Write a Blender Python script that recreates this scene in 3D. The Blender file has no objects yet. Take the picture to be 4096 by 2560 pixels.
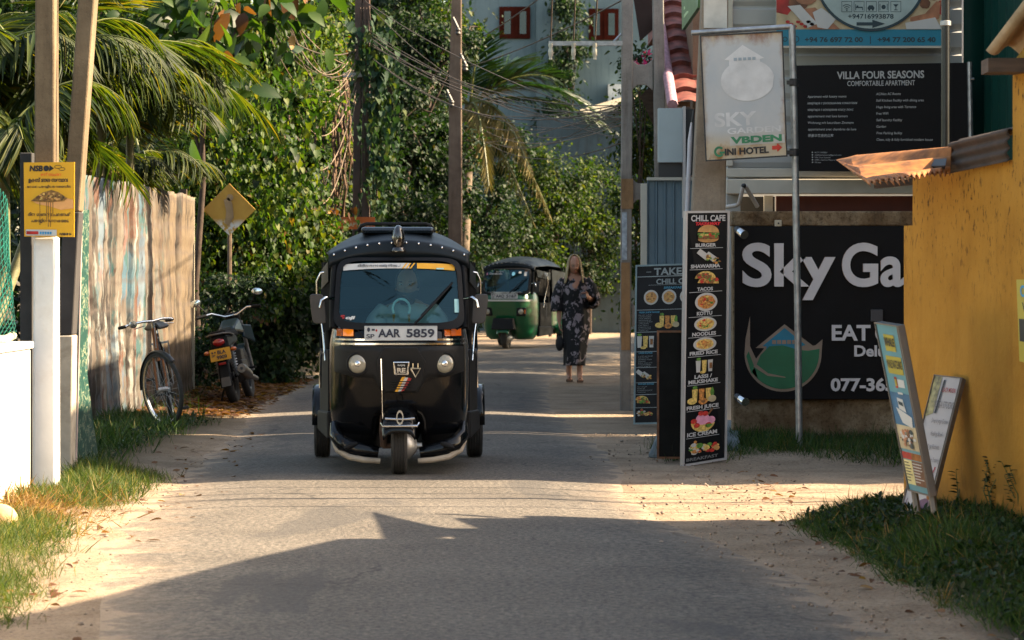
import bpy, math, random
import numpy as np
from mathutils import Vector, Matrix, Euler
random.seed(7); rng = np.random.default_rng(7)
S = bpy.context.scene; COL = S.collection
R = math.radians
# ------------------------------------------------------------------ camera, sky, sun, exposure
F = 11947.; H = 1.37; HY = 1109.; CX = 2048.          # focal length and horizon in photo pixels, eye height
cam = bpy.data.cameras.new('camera'); camo = bpy.data.objects.new('camera', cam); COL.objects.link(camo)
camo.location = (0, 0, H); camo.rotation_euler = (R(90), 0, 0)
cam.lens = 105; cam.sensor_width = 36; cam.shift_y = -171 / 4096; cam.clip_end = 2000; cam.clip_start = .5
cam.dof.use_dof = True; cam.dof.focus_distance = 21.6; cam.dof.aperture_fstop = 7.5
S.camera = camo
SUN_EL, SUN_AZ = 37.0, 2.0                            # azimuth measured from +X towards +Y
W = bpy.data.worlds.new('World'); S.world = W; W.use_nodes = True
nt = W.node_tree; sky = nt.nodes.new('ShaderNodeTexSky'); sky.sky_type = 'NISHITA'; sky.sun_disc = False
sky.sun_elevation = R(SUN_EL); sky.sun_rotation = R(90 - SUN_AZ); sky.air_density = 1.0; sky.dust_density = 1.6; sky.ozone_density = 1.2
bg = nt.nodes['Background']; tint = nt.nodes.new('ShaderNodeMix'); tint.data_type = 'RGBA'; tint.blend_type = 'MULTIPLY'; tint.inputs[0].default_value = 1.; tint.inputs[7].default_value = (1.16, 1.0, .80, 1)
nt.links.new(sky.outputs[0], tint.inputs[6]); nt.links.new(tint.outputs[2], bg.inputs[0]); bg.inputs[1].default_value = 0.098
sl = bpy.data.lights.new('sun', 'SUN'); sl.energy = 5.0; sl.angle = R(.55); sl.color = (1.0, .80, .55)
so = bpy.data.objects.new('sun', sl); COL.objects.link(so)
sd = Vector((math.cos(R(SUN_EL)) * math.cos(R(SUN_AZ)), math.cos(R(SUN_EL)) * math.sin(R(SUN_AZ)), math.sin(R(SUN_EL))))
so.rotation_euler = sd.to_track_quat('Z', 'Y').to_euler(); so.location = (20, 20, 20)
S.view_settings.view_transform = 'Standard'; S.view_settings.look = 'None'; S.view_settings.gamma = 1
S.view_settings.exposure = 2.25
S.cycles.max_bounces = 8; S.cycles.transparent_max_bounces = 12; S.cycles.caustics_reflective = False; S.cycles.caustics_refractive = False
S.cycles.use_denoising = True
# ------------------------------------------------------------------ helpers
def at(x, y, d): return Vector(((x - CX) * d / F, d, H + (HY - y) * d / F))
def gp(x, y, z=0.):
    d = F * (H - z) / (y - HY); return Vector(((x - CX) * d / F, d, z))
def hx(s, k=1.):
    s = s.lstrip('#'); o = []
    for i in (0, 2, 4):
        c = int(s[i:i + 2], 16) / 255; c = c / 12.92 if c <= .04045 else ((c + .055) / 1.055) ** 2.4
        o.append(min(1, c * k))
    return tuple(o) + (1.,)
def C4(c): return hx(c) if isinstance(c, str) else (tuple(c) + (1.,))[:4]
class NT:
    def __init__(s, name):
        s.m = bpy.data.materials.new(name); s.m.use_nodes = True; s.t = s.m.node_tree; s.b = s.t.nodes['Principled BSDF']
        s.out = s.t.nodes['Material Output']
    def n(s, typ, **kw):
        n = s.t.nodes.new('ShaderNode' + typ)
        for k, v in kw.items():
            if k.startswith('_'): setattr(n, k[1:], v)
            else:
                i = n.inputs[int(k[1:])] if k[0] == 'i' and k[1:].isdigit() else n.inputs[k.replace('__', ' ')]
                if isinstance(v, bpy.types.NodeSocket): s.t.links.new(v, i)
                else: i.default_value = v
        return n
    def l(s, a, b): s.t.links.new(a, b)
    def coord(s, kind='Object', scale=(1, 1, 1), rot=(0, 0, 0)):
        c = s.n('TexCoord'); mp = s.n('Mapping'); s.l(c.outputs[kind], mp.inputs[0])
        mp.inputs['Scale'].default_value = scale; mp.inputs['Rotation'].default_value = rot; return mp.outputs[0]
    def noise(s, vec, scale, detail=4., rough=.55, dist=0.):
        return s.n('TexNoise', Vector=vec, Scale=scale, Detail=detail, Roughness=rough, Distortion=dist).outputs['Fac']
    def ramp(s, fac, stops, mode='LINEAR'):
        r = s.n('ValToRGB'); s.l(fac, r.inputs[0]); e = r.color_ramp.elements; r.color_ramp.interpolation = mode
        while len(e) < len(stops): e.new(.5)
        for k, (p, c) in enumerate(stops): e[k].position = p; e[k].color = C4(c) if not isinstance(c, (int, float)) else (c, c, c, 1)
        return r.outputs[0]
    def mix(s, fac, a, b, mode='MIX'):
        n = s.t.nodes.new('ShaderNodeMix'); n.data_type = 'RGBA'; n.blend_type = mode
        for sock, v in ((n.inputs[0], fac), (n.inputs[6], a), (n.inputs[7], b)):
            if isinstance(v, bpy.types.NodeSocket): s.l(v, sock)
            elif isinstance(v, (int, float)): sock.default_value = v
            else: sock.default_value = C4(v)
        return n.outputs[2]
    def bump(s, h, strength=.3, dist=.01):
        b = s.n('Bump', Strength=strength, Distance=dist, Height=h); s.l(b.outputs[0], s.b.inputs['Normal']); return b
    def col(s, c): s.l(c, s.b.inputs['Base Color'])
_mc = {}
def M(name, color, rough=.6, metal=0., spec=.5, coat=0., var=.18, vs=6., bump=0., bs=40., dirt=0., dirtc='#6b5a42', ds=2.2, stretch=(1, 1, 1)):
    """plain procedural material: two-tone mottled colour, optional dirt blotches and fine bump"""
    if name in _mc: return _mc[name]
    t = NT(name); c = C4(color); v = t.coord('Object', stretch)
    a = tuple(max(0, x * (1 - var)) for x in c[:3]); b = tuple(min(1, x * (1 + var)) for x in c[:3])
    n = t.noise(v, vs, 5.); colr = t.mix(t.ramp(n, [(.3, 0.), (.7, 1.)]), a, b)
    if dirt > 0:
        dn = t.ramp(t.noise(v, ds, 7., .65, .4), [(.62 - .3 * dirt, 0.), (.8, min(1., dirt * 1.4))]); colr = t.mix(dn, colr, dirtc)
    t.col(colr); t.b.inputs['Roughness'].default_value = rough; t.b.inputs['Metallic'].default_value = metal
    t.b.inputs['Specular IOR Level'].default_value = spec
    if coat: t.b.inputs['Coat Weight'].default_value = coat; t.b.inputs['Coat Roughness'].default_value = .06
    if bump: t.bump(t.noise(v, bs, 4.), bump, .01)
    _mc[name] = t.m; return t.m
def tag(o, label=None, cat=None, group=None, kind=None):
    for k, v in (('label', label), ('category', cat), ('group', group), ('kind', kind)):
        if v: o[k] = v
    return o
def thing(name, label, cat, loc=(0, 0, 0), rot=(0, 0, 0), group=None):
    o = bpy.data.objects.new(name, None); COL.objects.link(o); o.location = loc; o.rotation_euler = rot; o.empty_display_size = .2
    return tag(o, label, cat, group)
def copy_tree(o, parent=None):
    c = o.copy(); COL.objects.link(c); c.parent = parent
    for ch in list(o.children): copy_tree(ch, c)
    return c
def root_of(o):
    while o.parent: o = o.parent
    return o
class MB:
    def __init__(s, mat=None): s.v = []; s.f = []; s.mi = []; s.mats = []; s.cm = 0; s.xf = None; (mat and s.use(mat))
    def use(s, m):
        if m not in s.mats: s.mats.append(m)
        s.cm = s.mats.index(m); return s
    def add(s, vs, fs):
        b = len(s.v)
        if s.xf is not None: vs = [s.xf @ Vector(p) for p in vs]
        s.v += [tuple(p) for p in vs]; s.f += [tuple(i + b for i in q) for q in fs]; s.mi += [s.cm] * len(fs); return s
    def hexa(s, a, b):      # two matching polygons joined by a wall
        n = len(a); s.add(list(a) + list(b), [tuple(range(n)), tuple(range(2 * n - 1, n - 1, -1))] + [(i, n + i, n + (i + 1) % n, (i + 1) % n) for i in range(n)]); return s
    def bx(s, x0, x1, y0, y1, z0, z1):
        return s.hexa([(x0, y0, z0), (x0, y1, z0), (x1, y1, z0), (x1, y0, z0)], [(x0, y0, z1), (x0, y1, z1), (x1, y1, z1), (x1, y0, z1)])
    def box(s, c, sz, rot=(0, 0, 0)):
        m = Matrix.Translation(c) @ Euler(rot).to_matrix().to_4x4(); h = [x / 2 for x in sz]
        q = lambda z: [m @ Vector(p) for p in ((-h[0], -h[1], z), (-h[0], h[1], z), (h[0], h[1], z), (h[0], -h[1], z))]
        return s.hexa(q(-h[2]), q(h[2]))
    def tube(s, pts, r, n=8, cap=True):
        pts = [Vector(p) for p in pts]; rs = r if isinstance(r, (list, tuple)) else [r] * len(pts); vs = []; fs = []; ref = None
        for i, p in enumerate(pts):
            t = (pts[min(i + 1, len(pts) - 1)] - pts[max(i - 1, 0)]).normalized()
            if ref is None: ref = t.orthogonal().normalized()
            u = (ref - t * ref.dot(t)); u = u.normalized() if u.length > 1e-6 else t.orthogonal().normalized(); ref = u; w = t.cross(u)
            vs += [p + (u * math.cos(2 * math.pi * k / n) + w * math.sin(2 * math.pi * k / n)) * rs[i] for k in range(n)]
        for i in range(len(pts) - 1):
            fs += [(i * n + k, i * n + (k + 1) % n, (i + 1) * n + (k + 1) % n, (i + 1) * n + k) for k in range(n)]
        if cap: fs += [tuple(range(n - 1, -1, -1)), tuple((len(pts) - 1) * n + k for k in range(n))]
        return s.add(vs, fs)
    def lathe(s, prof, c, axis=(0, 0, 1), n=24, close=False):
        ax = Vector(axis).normalized(); u = ax.orthogonal().normalized(); w = ax.cross(u); c = Vector(c); vs = []; fs = []
        for r, h in prof: vs += [c + ax * h + (u * math.cos(2 * math.pi * k / n) + w * math.sin(2 * math.pi * k / n)) * r for k in range(n)]
        m = len(prof)
        for i in range(m if close else m - 1):
            j = (i + 1) % m; fs += [(i * n + k, i * n + (k + 1) % n, j * n + (k + 1) % n, j * n + k) for k in range(n)]
        return s.add(vs, fs)
    def sph(s, c, r, nu=14, nv=9, rot=None):
        r = (r, r, r) if isinstance(r, (int, float)) else r; c = Vector(c); vs = []; fs = []; m = Euler(rot).to_matrix() if rot else None
        for i in range(nv + 1):
            a = math.pi * i / nv
            for k in range(nu):
                b = 2 * math.pi * k / nu; p = Vector((math.sin(a) * math.cos(b) * r[0], math.sin(a) * math.sin(b) * r[1], math.cos(a) * r[2]))
                vs.append(c + (m @ p if m else p))
        for i in range(nv): fs += [(i * nu + k, (i + 1) * nu + k, (i + 1) * nu + (k + 1) % nu, i * nu + (k + 1) % nu) for k in range(nu)]
        return s.add(vs, fs)
    def grid(s, fn, nu, nv, wrap=False):
        vs = [fn(i / nu, j / nv) for j in range(nv + 1) for i in range(nu + (0 if wrap else 1))]; w = nu if wrap else nu + 1
        return s.add(vs, [(j * w + i, j * w + (i + 1) % w, (j + 1) * w + (i + 1) % w, (j + 1) * w + i) for j in range(nv) for i in range(nu)])
    def build(s, name, mat=None, parent=None, smooth=0, bevel=0., world=True, solid=0., sub=0):
        me = bpy.data.meshes.new(name); off = Vector((0, 0, 0))
        if parent is not None and world: off = root_of(parent).location
        me.from_pydata([(a - off[0], b - off[1], c - off[2]) for a, b, c in s.v], [], s.f)
        for m in ([mat] if mat else s.mats): me.materials.append(m)
        if not mat and len(s.mats) > 1: me.polygons.foreach_set('material_index', s.mi)
        if smooth:
            me.polygons.foreach_set('use_smooth', [True] * len(me.polygons))
            if smooth < 180: me.set_sharp_from_angle(angle=R(smooth))
        me.update(); o = bpy.data.objects.new(name, me); COL.objects.link(o); o.parent = parent
        if solid: md = o.modifiers.new('solid', 'SOLIDIFY'); md.thickness = solid; md.offset = 0
        if bevel: md = o.modifiers.new('bevel', 'BEVEL'); md.width = bevel; md.segments = 2; md.limit_method = 'ANGLE'
        if sub: md = o.modifiers.new('sub', 'SUBSURF'); md.levels = sub; md.render_levels = sub
        return o
def recenter(o, loc):
    """move a single-mesh thing's origin to loc without moving its surface"""
    loc = Vector(loc); o.data.transform(Matrix.Translation(-loc)); o.location = loc; return o
# text as flat mesh
_tc = {}
def glyphs(s, bold=0., shear=0.):
    k = (s, bold, shear)
    if k in _tc: return _tc[k]
    cu = bpy.data.curves.new('t', 'FONT'); cu.body = s; cu.size = 1; cu.resolution_u = 7 if len(s) <= 6 else 3; cu.shear = shear; cu.offset = bold; cu.fill_mode = 'FRONT'
    ob = bpy.data.objects.new('t', cu); COL.objects.link(ob); dg = bpy.context.evaluated_depsgraph_get(); dg.update()
    me = bpy.data.meshes.new_from_object(ob.evaluated_get(dg)); v = [(p.co.x, p.co.y) for p in me.vertices]; f = [tuple(q.vertices) for q in me.polygons]
    bpy.data.objects.remove(ob); bpy.data.curves.remove(cu); bpy.data.meshes.remove(me)
    xs = [p[0] for p in v] or [0, 1]; _tc[k] = (v, f, min(xs), max(xs)); return _tc[k]
CAP = .73
class Panel:
    """a flat board given by its four corners; u runs right, v runs DOWN, in any unit given by (u0, v0, w, h)"""
    def __init__(s, tl, tr, br, bl, u0=0., v0=0., w=1., h=1.):
        s.c = [Vector(p) for p in (tl, tr, br, bl)]; s.u0, s.v0, s.w, s.h = u0, v0, w, h
        s.N = (s.c[3] - s.c[0]).cross(s.c[1] - s.c[0]).normalized()
    def p(s, u, v, k=0.):
        a = (u - s.u0) / s.w; b = (v - s.v0) / s.h; t = s.c[0].lerp(s.c[1], a); q = s.c[3].lerp(s.c[2], a); return t.lerp(q, b) + s.N * (.003 * k)
    def board(s, mb, t, u0=None, v0=None, u1=None, v1=None, k=0.):
        u0 = s.u0 if u0 is None else u0; v0 = s.v0 if v0 is None else v0; u1 = s.u0 + s.w if u1 is None else u1; v1 = s.v0 + s.h if v1 is None else v1
        f = [s.p(u0, v0, k), s.p(u0, v1, k), s.p(u1, v1, k), s.p(u1, v0, k)]; mb.hexa(f, [p - s.N * t for p in f]); return mb
    def frame(s, mb, b, t, proud=3.):
        a0, b0, a1, b1 = s.u0, s.v0, s.u0 + s.w, s.v0 + s.h; bu = b; bv = b * (s.h / (s.c[3] - s.c[0]).length) / (s.w / (s.c[1] - s.c[0]).length)
        s.board(mb, t, a0, b0, a1, b0 + bv, proud); s.board(mb, t, a0, b1 - bv, a1, b1, proud)
        s.board(mb, t, a0, b0 + bv, a0 + bu, b1 - bv, proud); s.board(mb, t, a1 - bu, b0 + bv, a1, b1 - bv, proud); return mb
    def rect(s, mb, u0, v0, u1, v1, k=1.): return mb.add([s.p(u0, v0, k), s.p(u0, v1, k), s.p(u1, v1, k), s.p(u1, v0, k)], [(0, 1, 2, 3)])
    def poly(s, mb, pts, k=1.): return mb.add([s.p(u, v, k) for u, v in pts], [tuple(range(len(pts)))])
    def disc(s, mb, u, v, ru, rv, k=1., n=22, a0=0., a1=360., jit=0.):
        return s.poly(mb, [(u + ru * math.cos(R(a0 + (a1 - a0) * i / n)) * (1 + jit * (random.random() - .5)), v - rv * math.sin(R(a0 + (a1 - a0) * i / n)) * (1 + jit * (random.random() - .5))) for i in range(n)], k)
    def ring(s, mb, u, v, ru, rv, t, k=1., n=32, a0=0., a1=360.):
        P = [(R(a0 + (a1 - a0) * i / n)) for i in range(n + 1)]
        vs = [s.p(u + ru * math.cos(a), v - rv * math.sin(a), k) for a in P] + [s.p(u + (ru - t) * math.cos(a), v - (rv - t) * math.sin(a), k) for a in P]
        return mb.add(vs, [(i, i + 1, n + 2 + i, n + 1 + i) for i in range(n)])
    def text(s, mb, st, u, v, h, k=2., align='C', bold=.012, shear=0., width=None):
        """v is the baseline, h the cap height"""
        g, f, x0, x1 = glyphs(st, bold, shear); su = h / CAP; sv = su
        if width: su = width / max(1e-6, (x1 - x0))
        wd = (x1 - x0) * su; o = u - (wd / 2 if align == 'C' else (wd if align == 'R' else 0)); hv = 1.
        return mb.add([s.p(o + (x - x0) * su, v - y * sv * hv, k) for x, y in g], f)
def PX(x0, y0, x1, y1, d, d1=None):
    d1 = d if d1 is None else d1
    return Panel(at(x0, y0, d), at(x1, y0, d1), at(x1, y1, d1), at(x0, y1, d), x0, y0, x1 - x0, y1 - y0)
def skin(verts, edges, mat, name, parent, sub=2, world=False, root=0, extra=None):
    """one continuous body grown from a skeleton: verts = [(x, y, z, r)]"""
    me = bpy.data.meshes.new(name); me.from_pydata([v[:3] for v in verts], edges, []); o = bpy.data.objects.new(name, me); COL.objects.link(o)
    o.modifiers.new('skin', 'SKIN').use_smooth_shade = True; sm = o.modifiers.new('sub', 'SUBSURF'); sm.levels = sub; sm.render_levels = sub
    for i, v in enumerate(verts):
        r = v[3]; me.skin_vertices[0].data[i].radius = (r, r) if isinstance(r, (int, float)) else r
        me.skin_vertices[0].data[i].use_root = (i == root)
    dg = bpy.context.evaluated_depsgraph_get(); dg.update(); m2 = bpy.data.meshes.new_from_object(o.evaluated_get(dg))
    V = [tuple(v.co) for v in m2.vertices]; Fa = [tuple(p.vertices) for p in m2.polygons]; bpy.data.objects.remove(o); bpy.data.meshes.remove(m2)
    mb = MB(mat); mb.add(V, Fa)
    if extra: extra(mb)
    return mb.build(name, None, parent, smooth=180, world=world)
# ------------------------------------------------------------------ leaves: many small folded faces in one mesh per crown
def leaf_mat(name, stops, trans=.42, rough=.58, spec=.3):
    if name in _mc: return _mc[name]
    t = NT(name); g = t.n('NewGeometry'); c = t.ramp(g.outputs['Random Per Island'], stops); v = t.coord('Object')
    c = t.mix(.5, c, t.ramp(t.noise(v, 1.3, 3.), [(.3, (.55, .62, .5)), (.7, (1.25, 1.2, 1.1))]), 'MULTIPLY')
    t.col(c); t.b.inputs['Roughness'].default_value = rough; t.b.inputs['Specular IOR Level'].default_value = spec
    tr = t.n('BsdfTranslucent'); tc = t.mix(1., c, (1.75, 1.75, .45), 'MULTIPLY'); t.l(tc, tr.inputs[0])
    mx = t.n('MixShader', i0=trans); t.l(t.b.outputs[0], mx.inputs[1]); t.l(tr.outputs[0], mx.inputs[2]); t.l(mx.outputs[0], t.out.inputs[0])
    _mc[name] = t.m; return t.m
def T_ovate(w=.5, fold=.12, droop=.18):
    y = np.array([0, .18, .45, .75, 1.]); hw = np.array([.03, .75, 1., .6, .0]) * w / 2; v = []; f = []
    for i in range(5): v += [(-hw[i], y[i], fold * hw[i] * 2 - droop * y[i] ** 2), (0, y[i], -droop * y[i] ** 2), (hw[i], y[i], fold * hw[i] * 2 - droop * y[i] ** 2)]
    for i in range(4): f += [(3 * i, 3 * i + 1, 3 * i + 4, 3 * i + 3), (3 * i + 1, 3 * i + 2, 3 * i + 5, 3 * i + 4)]
    return np.array(v), f
def T_heart(w=.9):
    P = [(0, 0), (.32, -.16), (.5, .08), (.42, .45), (0, 1.), (-.42, .45), (-.5, .08), (-.32, -.16)]
    v = [(x * w, y, .22 * abs(x) - .25 * y * y) for x, y in P] + [(0, .4, -.04)]
    return np.array(v), [(8, i, (i + 1) % 8) for i in range(8)]
def T_small():
    return np.array([(0, 0, 0), (.28, .45, .08), (0, 1., -.1), (-.28, .45, .08)]), [(0, 1, 2), (0, 2, 3)]
OV, HE, SM = T_ovate(), T_heart(), T_small(); LONG = T_ovate(.26, .2, .3); BROAD = T_ovate(.62, .1, .25)
def cloud_mesh(name, parts, mat, parent=None, world=True):
    """parts = [(template, pos Nx3, tip Nx3, nrm Nx3, size N)]"""
    off = np.array(root_of(parent).location) if (parent is not None and world) else np.zeros(3); Vs = []; Ls = []; St = []; vb = 0; lb = 0
    for (tv, tf), pos, tip, nrm, size in parts:
        N = len(pos)
        if N == 0: continue
        tip = tip / np.linalg.norm(tip, axis=1, keepdims=True); x = np.cross(tip, nrm); x /= np.linalg.norm(x, axis=1, keepdims=True) + 1e-9; z = np.cross(x, tip)
        V = pos[:, None, :] + size[:, None, None] * (tv[None, :, 0:1] * x[:, None, :] + tv[None, :, 1:2] * tip[:, None, :] + tv[None, :, 2:3] * z[:, None, :])
        Vs.append(V.reshape(-1, 3) - off); nv = len(tv); flat = np.array([i for q in tf for i in q]); ln = np.array([len(q) for q in tf]); st = np.concatenate([[0], np.cumsum(ln)[:-1]])
        Ls.append((flat[None, :] + vb + nv * np.arange(N)[:, None]).ravel()); St.append((st[None, :] + lb + len(flat) * np.arange(N)[:, None]).ravel())
        vb += nv * N; lb += len(flat) * N
    V = np.concatenate(Vs); L = np.concatenate(Ls); st = np.concatenate(St); me = bpy.data.meshes.new(name)
    me.vertices.add(len(V)); me.vertices.foreach_set('co', V.astype(np.float32).ravel()); me.loops.add(len(L)); me.loops.foreach_set('vertex_index', L.astype(np.int32))
    me.polygons.add(len(st)); me.polygons.foreach_set('loop_start', st.astype(np.int32)); me.update(calc_edges=True); me.validate(); me.materials.append(mat)
    me.polygons.foreach_set('use_smooth', np.ones(len(me.polygons), dtype=bool))
    o = bpy.data.objects.new(name, me); COL.objects.link(o); o.parent = parent; return o
def rnd_dirs(n):
    v = rng.normal(size=(n, 3)); return v / np.linalg.norm(v, axis=1, keepdims=True)
def blob_leaves(tmpl, c, r, n, size, clumps=24, spread=.28, shell=.45, droop=.5, up=.5):
    """leaves gathered in twig clumps through an ellipsoid, mostly near its skin"""
    c = np.array(c, float); r = np.array(r, float); u = rnd_dirs(clumps); rad = rng.random(clumps) ** shell
    cc = c + u * rad[:, None] * r; wgt = rng.random(clumps) ** 1.5 + .15; k = rng.choice(clumps, n, p=wgt / wgt.sum()); sc = spread * (.5 + rng.random(clumps))
    d = rng.normal(size=(n, 3)); pos = cc[k] + d * sc[k][:, None] * r.mean() * np.array([1, 1, .75])
    out = (pos - c) / r; out /= np.linalg.norm(out, axis=1, keepdims=True) + 1e-6
    tip = out * .6 + rnd_dirs(n) * .8 + np.array([0, 0, -droop]); nrm = np.array([0, 0, up]) + out * .5 + rnd_dirs(n) * .7
    return (tmpl, pos, tip, nrm, size * (.55 + .75 * rng.random(n)))
def strand_leaves(tmpl, tops, lens, size, step=.07, sway=.05):
    pos = []; tip = []; nrm = []; sz = []
    for t, L in zip(tops, lens):
        x, y, z = t; m = max(2, int(L / step)); ph = random.random() * 6; dx = random.gauss(0, .12); dy = random.gauss(0, .08)
        for i in range(m):
            q = i / m; a = random.random() * 6.28
            pos.append((x + dx * q + sway * math.sin(ph + q * 7), y + dy * q + sway * math.cos(ph + q * 5), z - L * q)); tip.append((math.cos(a) * .6, math.sin(a) * .6, -.9)); nrm.append((math.cos(a) + random.gauss(0, .3), math.sin(a) + random.gauss(0, .3), .7)); sz.append(size * (1.1 - .55 * q) * random.uniform(.7, 1.25))
    return (tmpl, np.array(pos), np.array(tip), np.array(nrm), np.array(sz))
# ================================================================== GROUND AND ROAD
def interp(tab, y): return float(np.interp(y, [t[0] for t in tab], [t[1] for t in tab]))
GRASS_R = [(9, 2.1), (11.4, 1.96), (12.3, 1.80), (13.3, 1.73), (15, 1.70), (16.6, 1.57), (17.2, 2.0)]
def sstep(a, b, x): t = np.clip((x - a) / (b - a), 0, 1); return t * t * (3 - 2 * t)
def gz_arr(X, Y):
    e = np.interp(Y, [t[0] for t in GRASS_R], [t[1] for t in GRASS_R])
    z = .11 * sstep(0, .45, X - e) * (1 - sstep(16.3, 17.3, Y)) + .05 * sstep(0, .6, -2.25 - X) * (1 - sstep(22, 30, Y)) + .06 * sstep(0, .35, X - 1.25) * sstep(21.6, 22.6, Y) * (1 - sstep(24, 26, Y))
    z = z + .25 * sstep(0, 1.2, -3.0 - X) * sstep(29, 34, Y) * (1 - sstep(46, 60, Y))
    near = ((Y > 6) & (Y < 60)).astype(float)
    return z + near * (.006 * np.sin(X * 5.1 + 1.3 * np.sin(Y * 2.3)) * np.cos(Y * 3.3 + X) + .004 * np.sin(X * 13 + Y * 7)) * sstep(1.3, 1.8, np.abs(X + .4))
def gz(x, y): return float(gz_arr(np.array([float(x)]), np.array([float(y)]))[0])
def make_ground():
    xs = np.concatenate([[-400, -120, -40, -16, -9], np.arange(-6.5, 6.51, .09), [9, 16, 40, 120, 400]])
    ys = np.concatenate([[-60, -10, 2, 6, 8], np.arange(9, 36, .13), np.arange(36, 80, .5), [90, 120, 200, 400, 800]])
    X, Y = np.meshgrid(xs, ys); Z = gz_arr(X, Y); nx = len(xs); V = np.stack([X, Y, Z], -1).reshape(-1, 3)
    f = [(j * nx + i, j * nx + i + 1, (j + 1) * nx + i + 1, (j + 1) * nx + i) for j in range(len(ys) - 1) for i in range(nx - 1)]
    t = NT('sandy soil'); v = t.coord('Object')
    base = t.ramp(t.noise(v, 2.2, 8., .6), [(.3, (.235, .172, .118)), (.52, (.34, .258, .182)), (.75, (.42, .33, .24))])
    grit = t.ramp(t.noise(v, 40., 5., .8), [(.36, (.42, .37, .32)), (.5, (1, 1, 1)), (.64, (1.2, 1.18, 1.15))]); c = t.mix(.8, base, grit, 'MULTIPLY')
    sx = t.n('SeparateXYZ', Vector=v)
    litter = t.n('MapRange', Value=sx.outputs[1], i1=26., i2=31.); lf = t.n('MapRange', Value=sx.outputs[0], i1=-2.7, i2=-3.1)
    lm = t.n('Math', _operation='MULTIPLY', i0=litter.outputs[0], i1=lf.outputs[0])
    soil = t.ramp(t.noise(v, 9., 6., .7), [(.35, (.045, .03, .018)), (.6, (.15, .095, .055)), (.75, (.24, .16, .09))])
    c = t.mix(lm.outputs[0], c, soil)
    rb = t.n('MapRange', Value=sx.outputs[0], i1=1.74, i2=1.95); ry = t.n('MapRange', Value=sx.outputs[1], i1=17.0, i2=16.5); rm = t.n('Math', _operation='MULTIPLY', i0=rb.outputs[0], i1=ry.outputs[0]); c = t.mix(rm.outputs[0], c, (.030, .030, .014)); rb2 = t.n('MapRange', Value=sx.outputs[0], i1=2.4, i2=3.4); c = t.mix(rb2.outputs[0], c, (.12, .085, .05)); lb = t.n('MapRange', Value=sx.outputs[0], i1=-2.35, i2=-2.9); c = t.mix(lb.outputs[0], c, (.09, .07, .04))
    t.col(c); t.b.inputs['Roughness'].default_value = .95; t.b.inputs['Specular IOR Level'].default_value = .2
    h = t.n('Math', _operation='ADD', i0=t.noise(v, 26., 6., .7), i1=t.noise(v, 4., 3.)); t.bump(h.outputs[0], .8, .045)
    mb = MB(t.m); mb.add(V.tolist(), f); return tag(mb.build('ground', smooth=180), 'pale sandy ground along both sides of the narrow lane', 'ground', kind='structure')
make_ground()
RL = [(-1.5, 8), (-1.70, 11.3), (-2.07, 15), (-2.34, 20.7), (-2.60, 26), (-2.78, 30.8), (-2.9, 38), (-2.8, 44), (-2.0, 50), (-.67, 54.5), (1.35, 64), (2.56, 72), (7, 90)]
RR = [(1.62, 8), (1.56, 11.3), (1.38, 14.0), (1.12, 16), (.92, 18.5), (.92, 21.2), (.80, 25), (.58, 29), (.48, 33), (.56, 39), (.9, 43), (1.4, 48), (2.3, 53), (5, 62), (7, 68), (12, 84)]
def resample(P, n):
    P = np.array(P, float); d = np.concatenate([[0], np.cumsum(np.linalg.norm(np.diff(P, axis=0), axis=1))]); q = np.linspace(0, d[-1], n)
    return np.stack([np.interp(q, d, P[:, 0]), np.interp(q, d, P[:, 1])], 1)
def wob(n, amp, seed):
    r = np.random.default_rng(seed); o = np.zeros(n); k = np.arange(n)
    for s, a in ((90, 1.), (30, .6), (11, .4), (4, .28)): o += a * np.interp(k, np.arange(0, n + s, s), r.normal(size=len(np.arange(0, n + s, s))))
    return o * amp
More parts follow.
